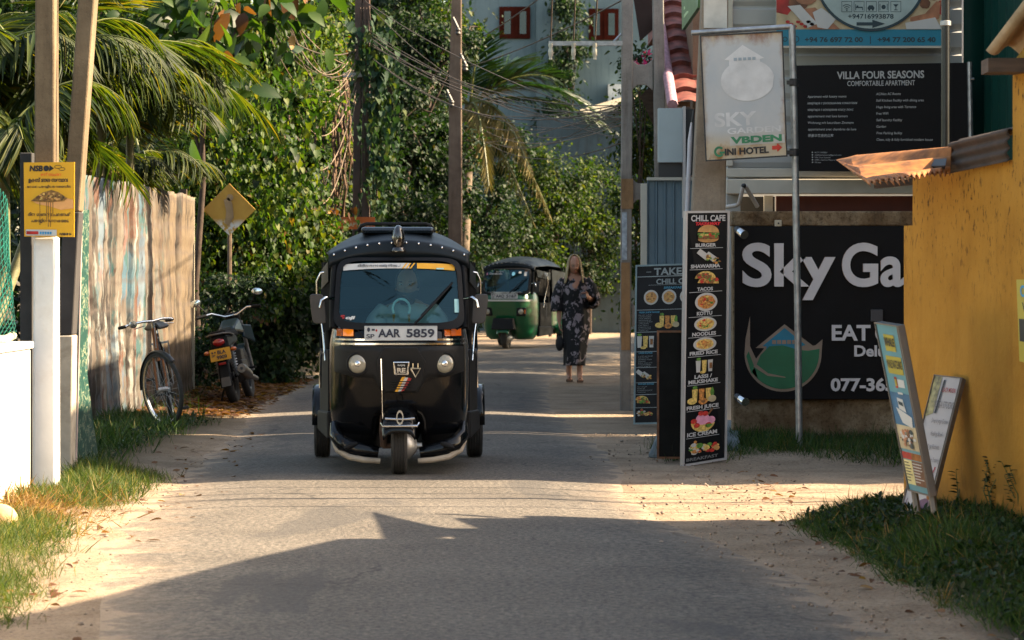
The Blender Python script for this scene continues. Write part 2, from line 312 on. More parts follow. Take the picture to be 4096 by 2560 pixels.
def make_road():
    n = 900; nu = 30; Lp = resample(RL, n); Rp = resample(RR, n); Lp[:, 0] += wob(n, .045, 3); Rp[:, 0] += wob(n, .05, 5); vs = []; uv = []
    for j in range(n):
        for i in range(nu + 1):
            q = i / nu; p = Lp[j] * (1 - q) + Rp[j] * q; vs.append((p[0], p[1], -.006 + .036 * min(1., 1.5 * math.sin(math.pi * q)))); uv.append(q)
    f = [(j * (nu + 1) + i, j * (nu + 1) + i + 1, (j + 1) * (nu + 1) + i + 1, (j + 1) * (nu + 1) + i) for j in range(n - 1) for i in range(nu)]
    t = NT('worn asphalt'); v = t.coord('Object'); a = t.n('Attribute', _attribute_name='edge'); e = a.outputs['Fac']
    base = t.ramp(t.noise(v, .9, 6., .6), [(.3, (.092, .082, .072)), (.7, (.140, .125, .109))])
    agg = t.ramp(t.noise(v, 32., 4., .9), [(.38, (.36, .35, .34)), (.5, (1, 1, 1)), (.61, (1.9, 1.8, 1.65))]); c = t.mix(.85, base, agg, 'MULTIPLY')
    # tar patches and oil, long cracks
    pt = t.ramp(t.noise(t.coord('Object', (1, .32, 1)), .75, 5., .55, .6), [(.57, 0.), (.60, .55)]); c = t.mix(pt, c, (.062, .059, .058))
    vo = t.n('TexVoronoi', _feature='DISTANCE_TO_EDGE', Vector=t.mix(.22, t.coord('Object', (.9, .35, 1)), t.n('TexNoise', Vector=v, Scale=3.).outputs[1]), Scale=1.)
    cr = t.ramp(vo.outputs['Distance'], [(.0, 1.), (.011, 0.)]); crm = t.n('Math', _operation='MULTIPLY', i0=cr, i1=t.ramp(t.noise(v, .5, 2.), [(.52, 0.), (.6, .7)])); c = t.mix(crm.outputs[0], c, (.03, .028, .027))
    # windblown sand lying on the edges
    nz = t.noise(v, 3.2, 7., .68, .3); ad = t.n('Math', _operation='MULTIPLY_ADD', i0=nz, i1=.95, i2=e)
    ds = t.ramp(ad.outputs[0], [(.62, .97), (.65, .55), (.72, .28), (.90, .08), (1.1, .0)]); c = t.mix(ds, c, t.ramp(t.noise(v, 30., 4.), [(.3, (.28, .207, .142)), (.7, (.37, .283, .203))]))
    t.col(c); t.b.inputs['Roughness'].default_value = .88; t.b.inputs['Specular IOR Level'].default_value = .3
    hh = t.n('Math', _operation='MULTIPLY_ADD', i0=t.noise(v, 36., 4., .85), i1=1.0, i2=t.noise(v, 18., 4.)); t.bump(hh.outputs[0], .75, .016)
    mb = MB(t.m); mb.add(vs, f); o = mb.build('road', smooth=180); at_ = o.data.attributes.new('edge', 'FLOAT', 'POINT')
    at_.data.foreach_set('value', np.array([min(q, (1 - q) * 1.25) * 3.1 for q in uv], dtype=np.float32)); return tag(o, 'narrow patched asphalt lane curving away to the right', 'road', kind='structure')
make_road()
# ================================================================== MATERIALS SHARED BY THE SETTING
def concrete(name, lo, hi, stain='#3a2f26', amt=.5, vs=3.):
    if name in _mc: return _mc[name]
    t = NT(name); v = t.coord('Object'); c = t.mix(t.ramp(t.noise(v, vs, 8., .65), [(.3, 0.), (.7, 1.)]), lo, hi)
    st = t.ramp(t.noise(t.coord('Object', (5, 5, .6)), 2., 6., .65), [(.5, 0.), (.75, amt)]); c = t.mix(st, c, stain)
    pk = t.ramp(t.noise(v, 60., 3., .8), [(.3, (.7, .68, .66)), (.45, (1, 1, 1))]); c = t.mix(.7, c, pk, 'MULTIPLY')
    t.col(c); t.b.inputs['Roughness'].default_value = .9; t.b.inputs['Specular IOR Level'].default_value = .25; t.bump(t.noise(v, 45., 5., .7), .4, .01); _mc[name] = t.m; return t.m
POLE_C = concrete('weathered pole concrete', (.125, .090, .054), (.235, .175, .108)); POLE_G = concrete('grey pole concrete', (.15, .14, .13), (.30, .28, .255), amt=.6)
WHITE_P = M('chalky white paint', (.78, .77, .75), .75, var=.05, dirt=.28, dirtc='#a8927a', ds=3., bump=.12, bs=30.)
GALV = M('dull galvanised pipe', (.33, .34, .35), .42, .7, var=.3, vs=14, dirt=.35, dirtc='#6a5546', ds=9)
BLACK = M('matte black paint', (.018, .019, .021), .5, var=.2); DARKW = M('dark timber', (.07, .045, .03), .85, var=.4, vs=5, stretch=(1, 1, 6), bump=.3)
# ================================================================== RIGHT: YELLOW HOUSE
def yx(d): return 2.24 + .216 * (16.7 - d)
def ochre():
    t = NT('ochre limewash'); v = t.coord('Object')
    c = t.ramp(t.noise(v, 1.6, 7., .6), [(.28, (.27, .125, .016)), (.5, (.36, .178, .026)), (.75, (.42, .22, .038))])
    vs_ = t.coord('Object', (12, 12, 5.)); sp = t.ramp(t.noise(vs_, 3.1, 5., .7), [(.575, 0.), (.615, .9)]); zs = t.n('SeparateXYZ', Vector=v)
    zone = t.n('MapRange', Value=zs.outputs[2], i1=1.1, i2=1.75, i3=.12, i4=1.); q = t.n('Math', _operation='MULTIPLY', i0=sp, i1=zone.outputs[0]); c = t.mix(q.outputs[0], c, (.075, .038, .012))
    run = t.ramp(t.noise(t.coord('Object', (4, 4, .5)), 2., 5.), [(.5, 0.), (.8, .3)]); c = t.mix(run, c, (.17, .075, .014))
    lowz = t.n('MapRange', Value=zs.outputs[2], i1=.45, i2=.1); ln = t.n('Math', _operation='MULTIPLY', i0=lowz.outputs[0], i1=t.noise(v, 5., 6.)); c = t.mix(ln.outputs[0], c, (.10, .055, .022))
    t.col(c); t.b.inputs['Roughness'].default_value = .92; t.b.inputs['Specular IOR Level'].default_value = .2; t.bump(t.noise(v, 18., 7., .7), .35, .02); return t.m
OCH = ochre()
def corr(mb, p0, p1, p2, pitch, amp, thick=0., nlen=6, jag=None, wav=.0):
    """corrugated sheet: p0->p1 runs across the ridges, p0->p2 along them"""
    p0, p1, p2 = Vector(p0), Vector(p1), Vector(p2); a = p1 - p0; b = p2 - p0; N = a.cross(b).normalized(); n = max(8, int(a.length / pitch * 8))
    def fn(u, v):
        k = 1. if jag is None else jag(u); return p0 + a * u + b * (v * k) + N * (amp * math.sin(2 * math.pi * u * a.length / pitch) + wav * math.sin(3 * u + 2 * v))
    return mb.grid(fn, n, nlen)
RUSTY = M('rusty dark corrugated iron', (.048, .029, .019), .85, .05, var=.5, vs=7, dirt=.6, dirtc='#2a2019', ds=4)
ORANGE = M('orange rusted iron', (.27, .098, .018), .75, .0, bump=.4, bs=14., var=.6, vs=11, dirt=.4, dirtc='#5a2c12', ds=6)
ASB = M('beige cement roof sheet', (.36, .31, .22), .85, var=.25, vs=6, dirt=.4, dirtc='#4a4536', ds=5, bump=.2)
yh = thing('yellow_house', 'low ochre plastered house with rusty corrugated eave beside the grass', 'house', (yx(15), 15, 0))
mb = MB()
def slabwall(mb, d0, d1, z0, z1, th=.22, out=0., z1b=None):
    z1b = z1 if z1b is None else z1b; A, B = (yx(d0) - out, d0), (yx(d1) - out, d1)
    return mb.hexa([(A[0], A[1], z0), (A[0] + th, A[1], z0), (A[0] + th, A[1], z1), (A[0], A[1], z1)], [(B[0], B[1], z0), (B[0] + th, B[1], z0), (B[0] + th, B[1], z1b), (B[0], B[1], z1b)])
slabwall(mb, 16.7, 15.152, -.3, 1.97); slabwall(mb, 16.84, 16.702, -.3, 1.66, out=-.0)
slabwall(mb, 15.15, 9.0, -.3, 2.46, .3, .035, z1b=2.46 + .42 * 6.15); slabwall(mb, 8.998, 3.0, -.3, 2.46 + .42 * 6.15, .3, .035, z1b=2.46)
mb.bx(yx(16.7) + .222, 7., 16.48, 16.698, -.3, 1.95)
mb.bx(3.0, 7, 8.9, 9.1, -.3, 4.9)
mb.build('wall', OCH, yh)
mb = MB(RUSTY); ea, eb = Vector((yx(16.0) - .058, 16.02, 1.925)), Vector((yx(15.16) - .06, 15.155, 1.96))
corr(mb, ea, ea + Vector((.015, 0, .165)), eb, .055, .009, nlen=20, wav=.004)
corr(mb, ea + Vector((.018, -.0, .167)), ea + Vector((2.7, -.0, .60)), eb + Vector((.018, 0, .167)), .076, .010, nlen=10, wav=.004)
mb.build('eave_roof', None, yh, smooth=180, solid=.004)
mb = MB(DARKW); mb.tube([ea + Vector((.12, .02, -.03)), eb + Vector((.11, 0, -.03))], .03, 4); mb.build('purlin', None, yh); mb = MB(DARKW); mb.box((yx(15.0) - .06, 15.02, 2.43), (.34, .22, .07)); mb.build('purlin', None, yh)
mb = MB(ASB); v0 = Vector((2.45, 15.42, 2.545)); v1 = Vector((2.45 + .216 * 6.4, 9.02, 2.545 + .42 * 6.4)); corr(mb, v0, v0 + Vector((5, 0, 0)), v1, .15, .028, nlen=2)
w1 = Vector((v1.x, 2.8, 2.5)); corr(mb, v1, v1 + Vector((5, 0, 0)), w1, .15, .025, nlen=2); mb.build('gable_roof', None, yh, smooth=180, solid=.012)
# the lit torn sheet at the corner
mb = MB(ORANGE); a0, a1, b0 = at(3345, 640, 17.2), at(3806, 600, 16.0), at(3490, 738, 14.9)
p2, p3 = at(3478, 741, 14.9), at(3800, 694, 15.82); jr = random.Random(4); teeth = [jr.uniform(.55, 1.25) for _ in range(60)]
def fnj(u, v):
    q = u * 17; k = teeth[int(q)]; jag = 1 + (.26 * k * abs((q % 1) - .5) * 2 - .13) * min(1, 1.2 - .5 * u); vv = v * jag if v > .98 else v
    lo = p2.lerp(p3, max(0., (u - .12) / .88)) if u > .12 else a0.lerp(p2, (u / .12) ** .8 * .97 + .03); top = a0.lerp(a1, u)
    return top.lerp(lo, vv) + Vector((0, -.004, .024 * math.sin(v * 2 * math.pi * 2.4 + .6) * min(1, u * 6)))
mb.grid(fnj, 204, 26); jo = mb.build('torn_sheet', None, yh, smooth=180, solid=.003)
mb = MB(RUSTY); mb.tube([at(3500, 742, 17.0), at(3640, 728, 16.9), at(3800, 700, 16.75)], .024, 4); mb.build('purlin', None, yh)
PT = [at(x, y, d) for x, y, d in ((3612, 655, 16.2), (3640, 640, 16.15), (3788, 632, 15.8), (3782, 662, 15.72), (3730, 664, 15.85), (3606, 676, 16.12))]; mb = MB(BLACK); mb.hexa(PT, [p + Vector((0, .03, -.02)) for p in PT]); mb.build('roof_patch', None, yh, bevel=.004)
# yellow poster at the frame's edge
YEL = M('printed yellow', (.36, .29, .03), .5, var=.08); PBLU = M('printed blue', (.01, .25, .55), .5); PBLK = M('printed black', (.012, .012, .014), .5); PWHT = M('printed white', (.52, .52, .51), .5, var=.04)
ps = thing('poster', 'yellow and blue poster fixed to the ochre wall', 'poster', (yx(15) - .06, 15.0, 1.2))
pan = Panel((yx(15.05) - .055, 15.05, 1.37 - (1118 - HY) * 15.05 / F), (yx(14.6) - .055, 14.6, 1.36), (yx(14.6) - .055, 14.6, .92), (yx(15.01) - .055, 15.01, 1.37 - (1445 - HY) * 15.01 / F), 0, 0, 40, 44)
mb = MB(YEL); pan.board(mb, .015); mb.build('sheet', None, ps)
mb = MB(PBLU); pan.text(mb, 'O2', 10, 9, 6, 1, bold=.03); mb.use(PBLK); pan.text(mb, 'VIL', 11, 17, 5, 1, bold=.03); pan.rect(mb, 2, 21, 34, 33, 1); mb.build('lettering', None, ps)
# ================================================================== RIGHT: SKY GARDEN WALL
def oldwall():
    t = NT('stained cement wall'); v = t.coord('Object'); z = t.n('SeparateXYZ', Vector=v)
    c = t.ramp(t.noise(v, 2.6, 8., .65, .5), [(.25, (.085, .05, .026)), (.43, (.19, .12, .065)), (.57, (.33, .24, .15)), (.72, (.48, .40, .29))])
    blk = t.ramp(t.noise(t.coord('Object', (3, 3, 1)), 2.2, 7., .7), [(.5, 0.), (.7, .8)]); zz = t.n('MapRange', Value=z.outputs[2], i1=1.70, i2=1.82); k = t.n('Math', _operation='MULTIPLY', i0=blk, i1=zz.outputs[0]); c = t.mix(k.outputs[0], c, (.05, .042, .035))
    pk = t.ramp(t.noise(v, 30., 5., .8), [(.36, (.35, .3, .25)), (.5, (1, 1, 1))]); c = t.mix(.8, c, pk, 'MULTIPLY')
    t.col(c); t.b.inputs['Roughness'].default_value = .95; t.b.inputs['Specular IOR Level'].default_value = .15; t.bump(t.noise(v, 14., 8., .75), .7, .03); return t.m
sw = thing('cement_wall', 'stained brown cement wall carrying the black garden hotel board', 'wall', (2.6, 24.1, 0))
mb = MB(oldwall()); mb.bx(1.775, 6.6, 24.0, 24.2, -.3, 1.78); mb.bx(1.76, 6.6, 23.96, 24.24, 1.782, 1.90); mb.build('wall_body', None, sw, bevel=.012)
sg = thing('garden_board', 'large black hotel board with raised Sky letters and a green leaf house emblem', 'sign', (2.7, 23.9, .4))
NAVY = M('faded black board', (.0045, .0048, .0065), .5, spec=.16, var=.3, vs=3); LETT = M('weathered white lettering', (.72, .66, .66), .6, var=.05, dirt=.12, dirtc='#94867e', ds=4); LEDGE = M('copper letter edge', (.34, .19, .12), .6)
pan = PX(2938, 905, 3900, 1598, 23.93)
mb = MB(NAVY); pan.board(mb, .03); mb.build('board', None, sg, bevel=.004)
def raised(pan, st, u, v, h, depth, parent, width=None, align='L', bold=.03):
    g, f, x0, x1 = glyphs(st, bold); su = h / CAP; sx = width / (x1 - x0) if width else su
    mb = MB(LETT); off = x0 if align == 'L' else (x0 + x1) / 2
    mb.add([pan.p(u + (x - off) * sx, v - y * su, 4) + pan.N * depth for x, y in g], f); from collections import Counter; cnt = Counter()
    for q in f:
        for i in range(len(q)): cnt[tuple(sorted((q[i], q[(i + 1) % len(q)])))] += 1
    mb.use(LEDGE); V = [pan.p(u + (x - off) * sx, v - y * su, 4) + pan.N * depth for x, y in g] + [pan.p(u + (x - off) * sx, v - y * su, .3) for x, y in g]; n = len(g)
    mb.add(V, [(a, b, b + n, a + n) for (a, b), c in cnt.items() if c == 1]); return mb.build('lettering', None, parent)
raised(pan, 'Sky', 2968, 1140, 172, .03, sg, width=372, bold=.026); raised(pan, 'Garden', 3366, 1140, 172, .03, sg, width=640, bold=.026)
raised(pan, 'EAT', 3326, 1360, 62, .012, sg, width=155, bold=.03); raised(pan, 'CHILL', 3500, 1360, 62, .012, sg, width=150, bold=.03)
raised(pan, 'Deluxe Rooms', 3416, 1424, 44, .008, sg, width=400, bold=.03); raised(pan, '077-3657890', 3322, 1562, 50, .01, sg, width=410, bold=.035)
EG = M('emblem green', (.003, .15, .065), .4, var=.25, vs=3); EB = M('emblem blue', (.003, .20, .32), .4, var=.2); ER = M('emblem rim', (.30, .215, .155), .6, var=.2)
mb = MB(ER); cx, cy, r = 3132, 1415, 152
pan.poly(mb, [(cx - 132, cy - 72 - 78), (cx - 150, cy - 60), (cx - 154, cy)] + [(cx + 154 * math.cos(R(a)), cy + 152 * math.sin(R(a))) for a in range(172, -1, -8)] + [(cx + 158, cy - 58), (cx + 130, cy - 34), (cx + 70, cy - 25), (cx, cy - 45), (cx - 60, cy - 42), (cx - 108, cy + 20), (cx - 132, cy - 30)], 1.5)
pan.poly(mb, [(3022, 1392), (3138, 1297), (3258, 1388), (3215, 1392), (3210, 1425), (3050, 1425), (3055, 1392)], 1.6)
mb.use(EB); pan.poly(mb, [(3050, 1384), (3138, 1312), (3222, 1380), (3200, 1386), (3202, 1424), (3060, 1424), (3066, 1386)], 2.6)
mb.use(ER); [pan.rect(mb, 3088 + 20 * i, 1360, 3104 + 20 * i, 1376, 3.6) for i in range(5)]
mb.use(EG); pan.poly(mb, [(3025, 1460)] + [(cx + 144 * math.cos(R(a)), cy + 141 * math.sin(R(a))) for a in range(150, -1, -8)] + [(cx + 146, cy - 20), (cx + 100, cy - 12), (cx + 60, cy - 16), (cx, cy - 34), (cx - 55, cy - 30), (cx - 90, cy + 5)], 2.8)
pan.poly(mb, [(cx - 138, cy - 10), (cx - 147, cy + 10), (cx - 128, cy + 75), (cx - 100, cy + 98), (cx - 112, cy + 60)], 2.8)
mb.use(ER); pan.poly(mb, [(cx - 112, cy + 38), (cx - 60, cy + 78), (cx + 8, cy + 92), (cx + 10, cy + 96), (cx - 62, cy + 88), (cx - 118, cy + 52)], 3.8); mb.build('emblem', None, sg)
mb = MB(M('grey cover plate', (.06, .055, .06), .5)); mb.box(at(3507, 1262, 23.9), (.095, .04, .095)); mb.build('cover_plate', None, sg, bevel=.004)
CHR = M('chrome', (.72, .73, .75), .12, 1., var=.06)
for k, (sx, sy, tx, ty, lab) in enumerate(((2955, 922, 2978, 940, 'small spotlight at the top left corner of the black garden board'), (2955, 1592, 2982, 1608, 'small spotlight at the bottom left corner of the black garden board'))):
    th = thing('spotlight', lab, 'spotlight', at(sx, sy, 23.85), group='spotlights on the garden board'); a, b = at(sx - 8, sy - 6, 23.86), at(tx, ty, 23.74)
    mb = MB(BLACK); mb.tube([a, a.lerp(b, .45)], [.028, .032], 12); mb.tube([at(sx - 4, sy - 4, 23.93), a], .01, 6); mb.build('housing', None, th, smooth=40)
    mb = MB(CHR); mb.tube([a.lerp(b, .45), a.lerp(b, .7), b], [.033, .036, .036], 12); mb.build('lamp_head', None, th, smooth=40)
sk = thing('wall_socket', 'small cream junction box on the brown wall above the black board', 'junction box', at(3112, 893, 23.9))
mb = MB(M('cream plastic', (.62, .55, .42), .5)); mb.box(at(3112, 893, 23.95), (.055, .05, .05)); mb.build('box_body', None, sk, bevel=.004); mb = MB(BLACK); mb.sph(at(3114, 893, 23.92), .007, 8, 5); mb.build('screw', None, sk)
# ================================================================== RIGHT: METAL SIDED BUILDING
sb = thing('metal_building', 'pale metal sided building with a dark green corrugated end behind the boards', 'building', (4, 26, 0))
SID = M('pale metal siding', (.37, .375, .37), .5, .05, var=.08, vs=2, dirt=.15, dirtc='#8d8a80'); IVO = M('ivory metal trim', (.50, .46, .39), .5, .1, var=.08)
x0 = at(2912, 0, 25.9).x; xs = at(3846, 0, 25.9).x
mb = MB(SID); zb = 2.32; prof = []
while zb < 4.8: prof += [(zb, 0.), (zb + .045, -.02), (zb + .17, -.02), (zb + .185, 0.)]; zb += .20
P = prof; mb.add([p for z, o in P for p in ((x0, 25.9 + o, z), (xs, 25.9 + o, z))], [(2 * i, 2 * i + 1, 2 * i + 3, 2 * i + 2) for i in range(len(P) - 1)])
mb.bx(x0, xs, 25.93, 26.05, 2.1, 4.9); mb.bx(x0, x0 + .12, 26.052, 29.3, -.2, 4.9); mb.bx(x0 + .122, 8, 29.2, 29.3, -.2, 4.85); mb.build('siding', None, sb)
mb = MB(IVO); mb.bx(x0 - .02, xs, 25.82, 25.9, 2.09, 2.22); mb.bx(x0 - .02, xs, 25.85, 25.9, 2.235, 2.315); mb.bx(x0 - .02, x0 + .04, 25.84, 25.895, 2.33, 4.85); mb.build('trim', None, sb, bevel=.008)
GRN = M('dark green metal', (.0016, .030, .024), .55, spec=.12, var=.12, vs=2); mb = MB(GRN)
corr(mb, (xs + .002, 25.8, -.2), (9, 25.8, -.2), (xs + .002, 25.8, 4.85), .30, .018); mb.build('green_cladding', None, sb, smooth=30)
mb = MB(GRN); mb.bx(4.10, 9, 20.0, 25.7, -.2, 5.8); mb.build('shade_wing', None, sb); mb = MB(GRN); corr(mb, (4.07, 19.99, -.2), (4.07, 25.76, -.2), (4.07, 19.99, 5.8), .38, .024); mb.build('side_cladding', None, sb, smooth=30)  # wing added and sized so its shadow bounds the sunlit strip
mb = MB(M('dark red panel', (.085, .014, .006), .6, var=.15)); mb.bx(at(3105, 0, 26.1).x, 6, 26.1, 26.16, 1.6, 2.08); mb.build('red_panel', None, sb)
mb = MB(M('unlit interior', (.02, .018, .016), .9)); mb.bx(x0, at(3100, 0, 26.3).x, 26.32, 26.4, 0, 2.08); mb.build('inner_wall', None, sb)  # darkness of the open gap is put into this wall's colour
mb = MB(IVO); [mb.bx(at(x, 0, 26.2).x, at(x + w, 0, 26.2).x, 26.15, 26.22, 1.5, 2.085) for x, w in ((2935, 12), (3055, 34))]; mb.build('post', None, sb)
# villa board
vb = thing('villa_board', 'dark charcoal apartment board with small white lettering on the pale siding', 'sign', at(3525, 470, 25.5))
TXT = M('dull white print', (.42, .42, .42), .5, var=.05)
pan = Panel(at(3186, 262, 25.5), at(3890, 250, 25.5), at(3890, 690, 25.5), at(3193, 684, 25.5), 3190, 255, 690, 430)
mb = MB(M('charcoal sheet', (.0050, .0050, .0066), .5, spec=.18, var=.2, vs=2)); pan.board(mb, .03); mb.build('board', None, vb)
mb = MB(TXT); pan.text(mb, 'VILLA FOUR SEASONS', 3519, 312, 30, 1, width=342, bold=.025); pan.text(mb, 'COMFORTABLE APARTMENT', 3521, 341, 21, 1, width=266)
for i, s_ in enumerate(('Apartment with luxury rooms', 'квартира с роскошными комнатами', 'квартира з номерами класу люкс', 'appartement met luxe kamers', 'Wohnung mit luxuriösen Zimmern', 'appartement avec chambres de luxe', '带豪华客房的公寓')):
    pan.text(mb, s_, 3231, 387 + 26.5 * i, 10, 1, 'L', .01, .15, width=(153, 195, 180, 157, 180, 190, 100)[i])
for i, s_ in enumerate(('AC/Non AC Rooms', 'Self Kitchen Facility with dining area', 'Huge living area with Terrance', 'Free WiFi', 'Self laundry Facility', 'Garden', 'Free Parking facility', 'Clean, tidy & fully furnished modern house')):
    pan.text(mb, s_, 3501, 379 + 26 * i, 10, 1, 'L', .01, .15, width=(97, 187, 157, 48, 102, 38, 102, 222)[i])
for i, s_ in enumerate(('94 77 6 098867', 'villafourseasons@gmail.com', 'Villa Four Seasons', '108A, Ganiwa Matara Madiha', 'Mirissa')): pan.text(mb, s_, 3256, 612 + 10 * i, 6, 1, 'L', .0, .1, width=(50, 105, 62, 108, 24)[i]); pan.disc(mb, 3247, 609 + 10 * i, 3, 3, 1, 8)
mb.build('lettering', None, vb); mb = MB(M('red tab', (.6, .01, .03), .5)); pan.rect(mb, 3758, 571, 3765, 596, 1.2); mb.build('red_tab', None, vb)
mb = MB(GALV); mb.tube([at(3878, 248, 25.44), at(3884, 612, 25.44)], .022, 8); mb.tube([at(3884, 316, 25.40), at(3896, 316, 25.40)], .012, 6); mb.build('edge_pipe', None, vb, smooth=40)
# blue hotel banner
bb = thing('phone_banner', 'bright banner with a round white badge above a turquoise phone number strip', 'sign', at(3435, 60, 25.45))
CY = M('printed turquoise', (.003, .19, .30), .5, var=.05); PRW = M('banner white', (.36, .42, .42), .5, var=.05); DKT = M('banner dark ink', (.008, .035, .05), .5)
SKN = M('printed skin tone', (.36, .15, .075), .5, var=.4, vs=9); PRED = M('printed red', (.36, .014, .01), .5, var=.4, vs=8); PCRM = M('printed cream', (.45, .36, .22), .5, var=.3, vs=7); PBRN = M('printed brown', (.16, .06, .025), .5, var=.5, vs=9)
pan = PX(3105, -260, 3766, 192, 25.45); mb = MB(PRW); pan.board(mb, .04); mb.build('board', None, bb, bevel=.004)
mb = MB(CY); pan.rect(mb, 3105, 118, 3766, 183, 1); mb.build('phone_strip', None, bb)
mb = MB(PCRM); pan.rect(mb, 3105, -250, 3766, 117, 1)
mb.use(PRED); pan.poly(mb, [(3105, -200), (3170, -200), (3180, 20), (3150, 60), (3105, 50)], 2); mb.use(PBRN); pan.disc(mb, 3195, 8, 42, 30, 3, jit=.2); mb.use(SKN); pan.disc(mb, 3225, -5, 42, 24, 4, jit=.1); pan.poly(mb, [(3180, 40), (3260, 30), (3330, 90), (3360, 117), (3240, 117), (3200, 80)], 3)
mb.use(PWHT); pan.poly(mb, [(3150, 25), (3200, 20), (3270, 95), (3230, 112)], 4); pan.poly(mb, [(3250, 50), (3285, 32), (3345, 75), (3310, 117), (3270, 110)], 4.5); mb.use(PRED); [pan.disc(mb, 3150 + 14 * i, 88 + 9 * (i % 3), 9, 6, 4, 9, jit=.3) for i in range(8)]
mb.use(PBRN); pan.disc(mb, 3700, 15, 22, 20, 3, jit=.2); pan.disc(mb, 3730, -30, 40, 30, 2, jit=.2); mb.use(SKN); pan.poly(mb, [(3640, 70), (3700, 55), (3745, 5), (3762, 10), (3755, 75), (3690, 95), (3640, 85)], 4); mb.use(PRED); pan.poly(mb, [(3745, 10), (3766, 0), (3766, 60), (3752, 55)], 3); mb.use(PWHT); pan.poly(mb, [(3620, 92), (3740, 70), (3766, 117), (3625, 117)], 4.5); mb.build('photo_print', None, bb)
mb = MB(DKT); pan.disc(mb, 3482, -100, 226, 226, 6, 60); mb.use(M('badge white', (.34, .43, .42), .5)); pan.disc(mb, 3482, -100, 215, 215, 7, 60)
mb.use(DKT); pan.text(mb, '+94716993878', 3482, 75, 19, 8, width=182, bold=.02); pan.poly(mb, [(3425, 90), (3488, 90), (3488, 80), (3540, 96), (3488, 113), (3488, 103), (3425, 103)], 8)
for i in range(5):
    a = 3365 + 49 * i; [pan.rect(mb, *q, 8) for q in ((a, 6, a + 42, 8), (a, 47, a + 42, 49), (a, 8, a + 2, 47), (a + 40, 8, a + 42, 47))]
c = 3386; [pan.ring(mb, c, 42, q, q, 3, 8, 12, 45, 135) for q in (8, 16, 24)]; pan.disc(mb, c, 42, 3, 3, 8, 8)
c += 49; pan.rect(mb, c - 15, 28, c + 15, 33, 8); pan.rect(mb, c - 15, 18, c - 12, 42, 8); pan.rect(mb, c + 12, 33, c + 15, 42, 8); pan.rect(mb, c - 10, 23, c - 3, 28, 8)
c += 49; pan.poly(mb, [(c - 15, 38), (c - 15, 30), (c - 9, 22), (c + 5, 22), (c + 12, 30), (c + 12, 38)], 8); pan.disc(mb, c - 8, 40, 4, 4, 8, 8); pan.disc(mb, c + 6, 40, 4, 4, 8, 8)
c += 49; pan.disc(mb, c, 29, 9, 9, 8, 14); pan.rect(mb, c - 16, 16, c - 13, 42, 8); pan.rect(mb, c + 13, 16, c + 16, 42, 8)
c += 49; pan.poly(mb, [(c - 11, 18), (c + 11, 18), (c, 30)], 8); pan.rect(mb, c - 1.5, 29, c + 1.5, 40, 8); pan.rect(mb, c - 7, 39, c + 7, 42, 8); mb.build('round_badge', None, bb)
mb = MB(DKT); pan.text(mb, '+94 76 697 72 00', 3335, 168, 20, 2, width=232, bold=.03); pan.text(mb, '|', 3481, 168, 24, 2); pan.text(mb, '+94 77 200 65 40', 3626, 168, 20, 2, width=232, bold=.03); pan.ring(mb, 3184, 157, 13, 13, 3, 2, 20); pan.ring(mb, 3140, 157, 10, 10, 3, 2, 16); mb.build('lettering', None, bb)
mb = MB(IVO); pan.board(mb, .06, 3105, 184, 3766, 192, 2); mb.build('bottom_rail', None, bb)
# the dark upright pipe
pp = thing('steel_post', 'black steel pipe standing behind the rusty torn roof sheet', 'post', at(3782, 640, 18.2))
a = at(3782, 0, 18.2); mb = MB(M('black gloss pipe', (.02, .022, .024), .25, .6)); mb.tube([(a.x, a.y, -.2), (a.x, a.y, 4.2)], .026, 14); mb.build('pipe', None, pp, smooth=60)
mb = MB(GALV); mb.lathe([(.027, 0), (.034, .004), (.034, .03), (.027, .034)], (a.x, a.y, 2.9), n=14); mb.build('collar', None, pp, smooth=40)
# ================================================================== RIGHT: POLES AND SMALLER SIGNS
# CEB pole
def polebox(mb, st, d, dep):
    vs = [];
    for y, x0, x1 in st:
        a, b = at(x0, y, d), at(x1, y, d); vs.append([(a.x, d, a.z), (b.x, d, a.z), (b.x, d + dep, a.z), (a.x, d + dep, a.z)])
    n = len(vs); V = [p for q in vs for p in q]; fs = [(0, 1, 2, 3), tuple(4 * (n - 1) + k for k in (3, 2, 1, 0))]
    for i in range(n - 1): fs += [(4 * i + k, 4 * i + 4 + k, 4 * i + 4 + (k + 1) % 4, 4 * i + (k + 1) % 4) for k in range(4)]
    return mb.add(V, fs)
cp = thing('concrete_pole', 'square concrete power pole with stencilled 2022 behind the tall cafe menu', 'utility pole', (at(2838, 0, 23.2).x, 23.25, 0))
mb = MB(concrete('pale pole concrete', (.20, .155, .115), (.34, .275, .21))); polebox(mb, [(-900, 2840, 2930), (0, 2808, 2914), (420, 2789, 2909), (840, 2769, 2903), (1890, 2720, 2890)], 23.12, .22); mb.build('shaft', None, cp, bevel=.012)
mb = MB(M('engraved dark', (.055, .04, .03), .9)); pan = PX(2770, 560, 2905, 840, 23.13, 23.13)
for st, u, v, h in (('8', 2797, 610, 20), ('10', 2800, 635, 20), ('2', 2808, 665, 20), ('CEB', 2818, 696, 20), ('T-P', 2812, 742, 20), ('2022', 2835, 783, 26), ('02', 2834, 828, 26)): pan.text(mb, st, u, v, h, 3, bold=.0)
mb.build('stencil', None, cp)
mb = MB(M('pale plaster patch', (.55, .52, .46), .9, var=.2)); pan2 = PX(2810, -20, 2915, 105, 23.12); pan2.board(mb, .02, 2815, -100, 2908, 112, 3); mb.build('pale_band', None, cp)
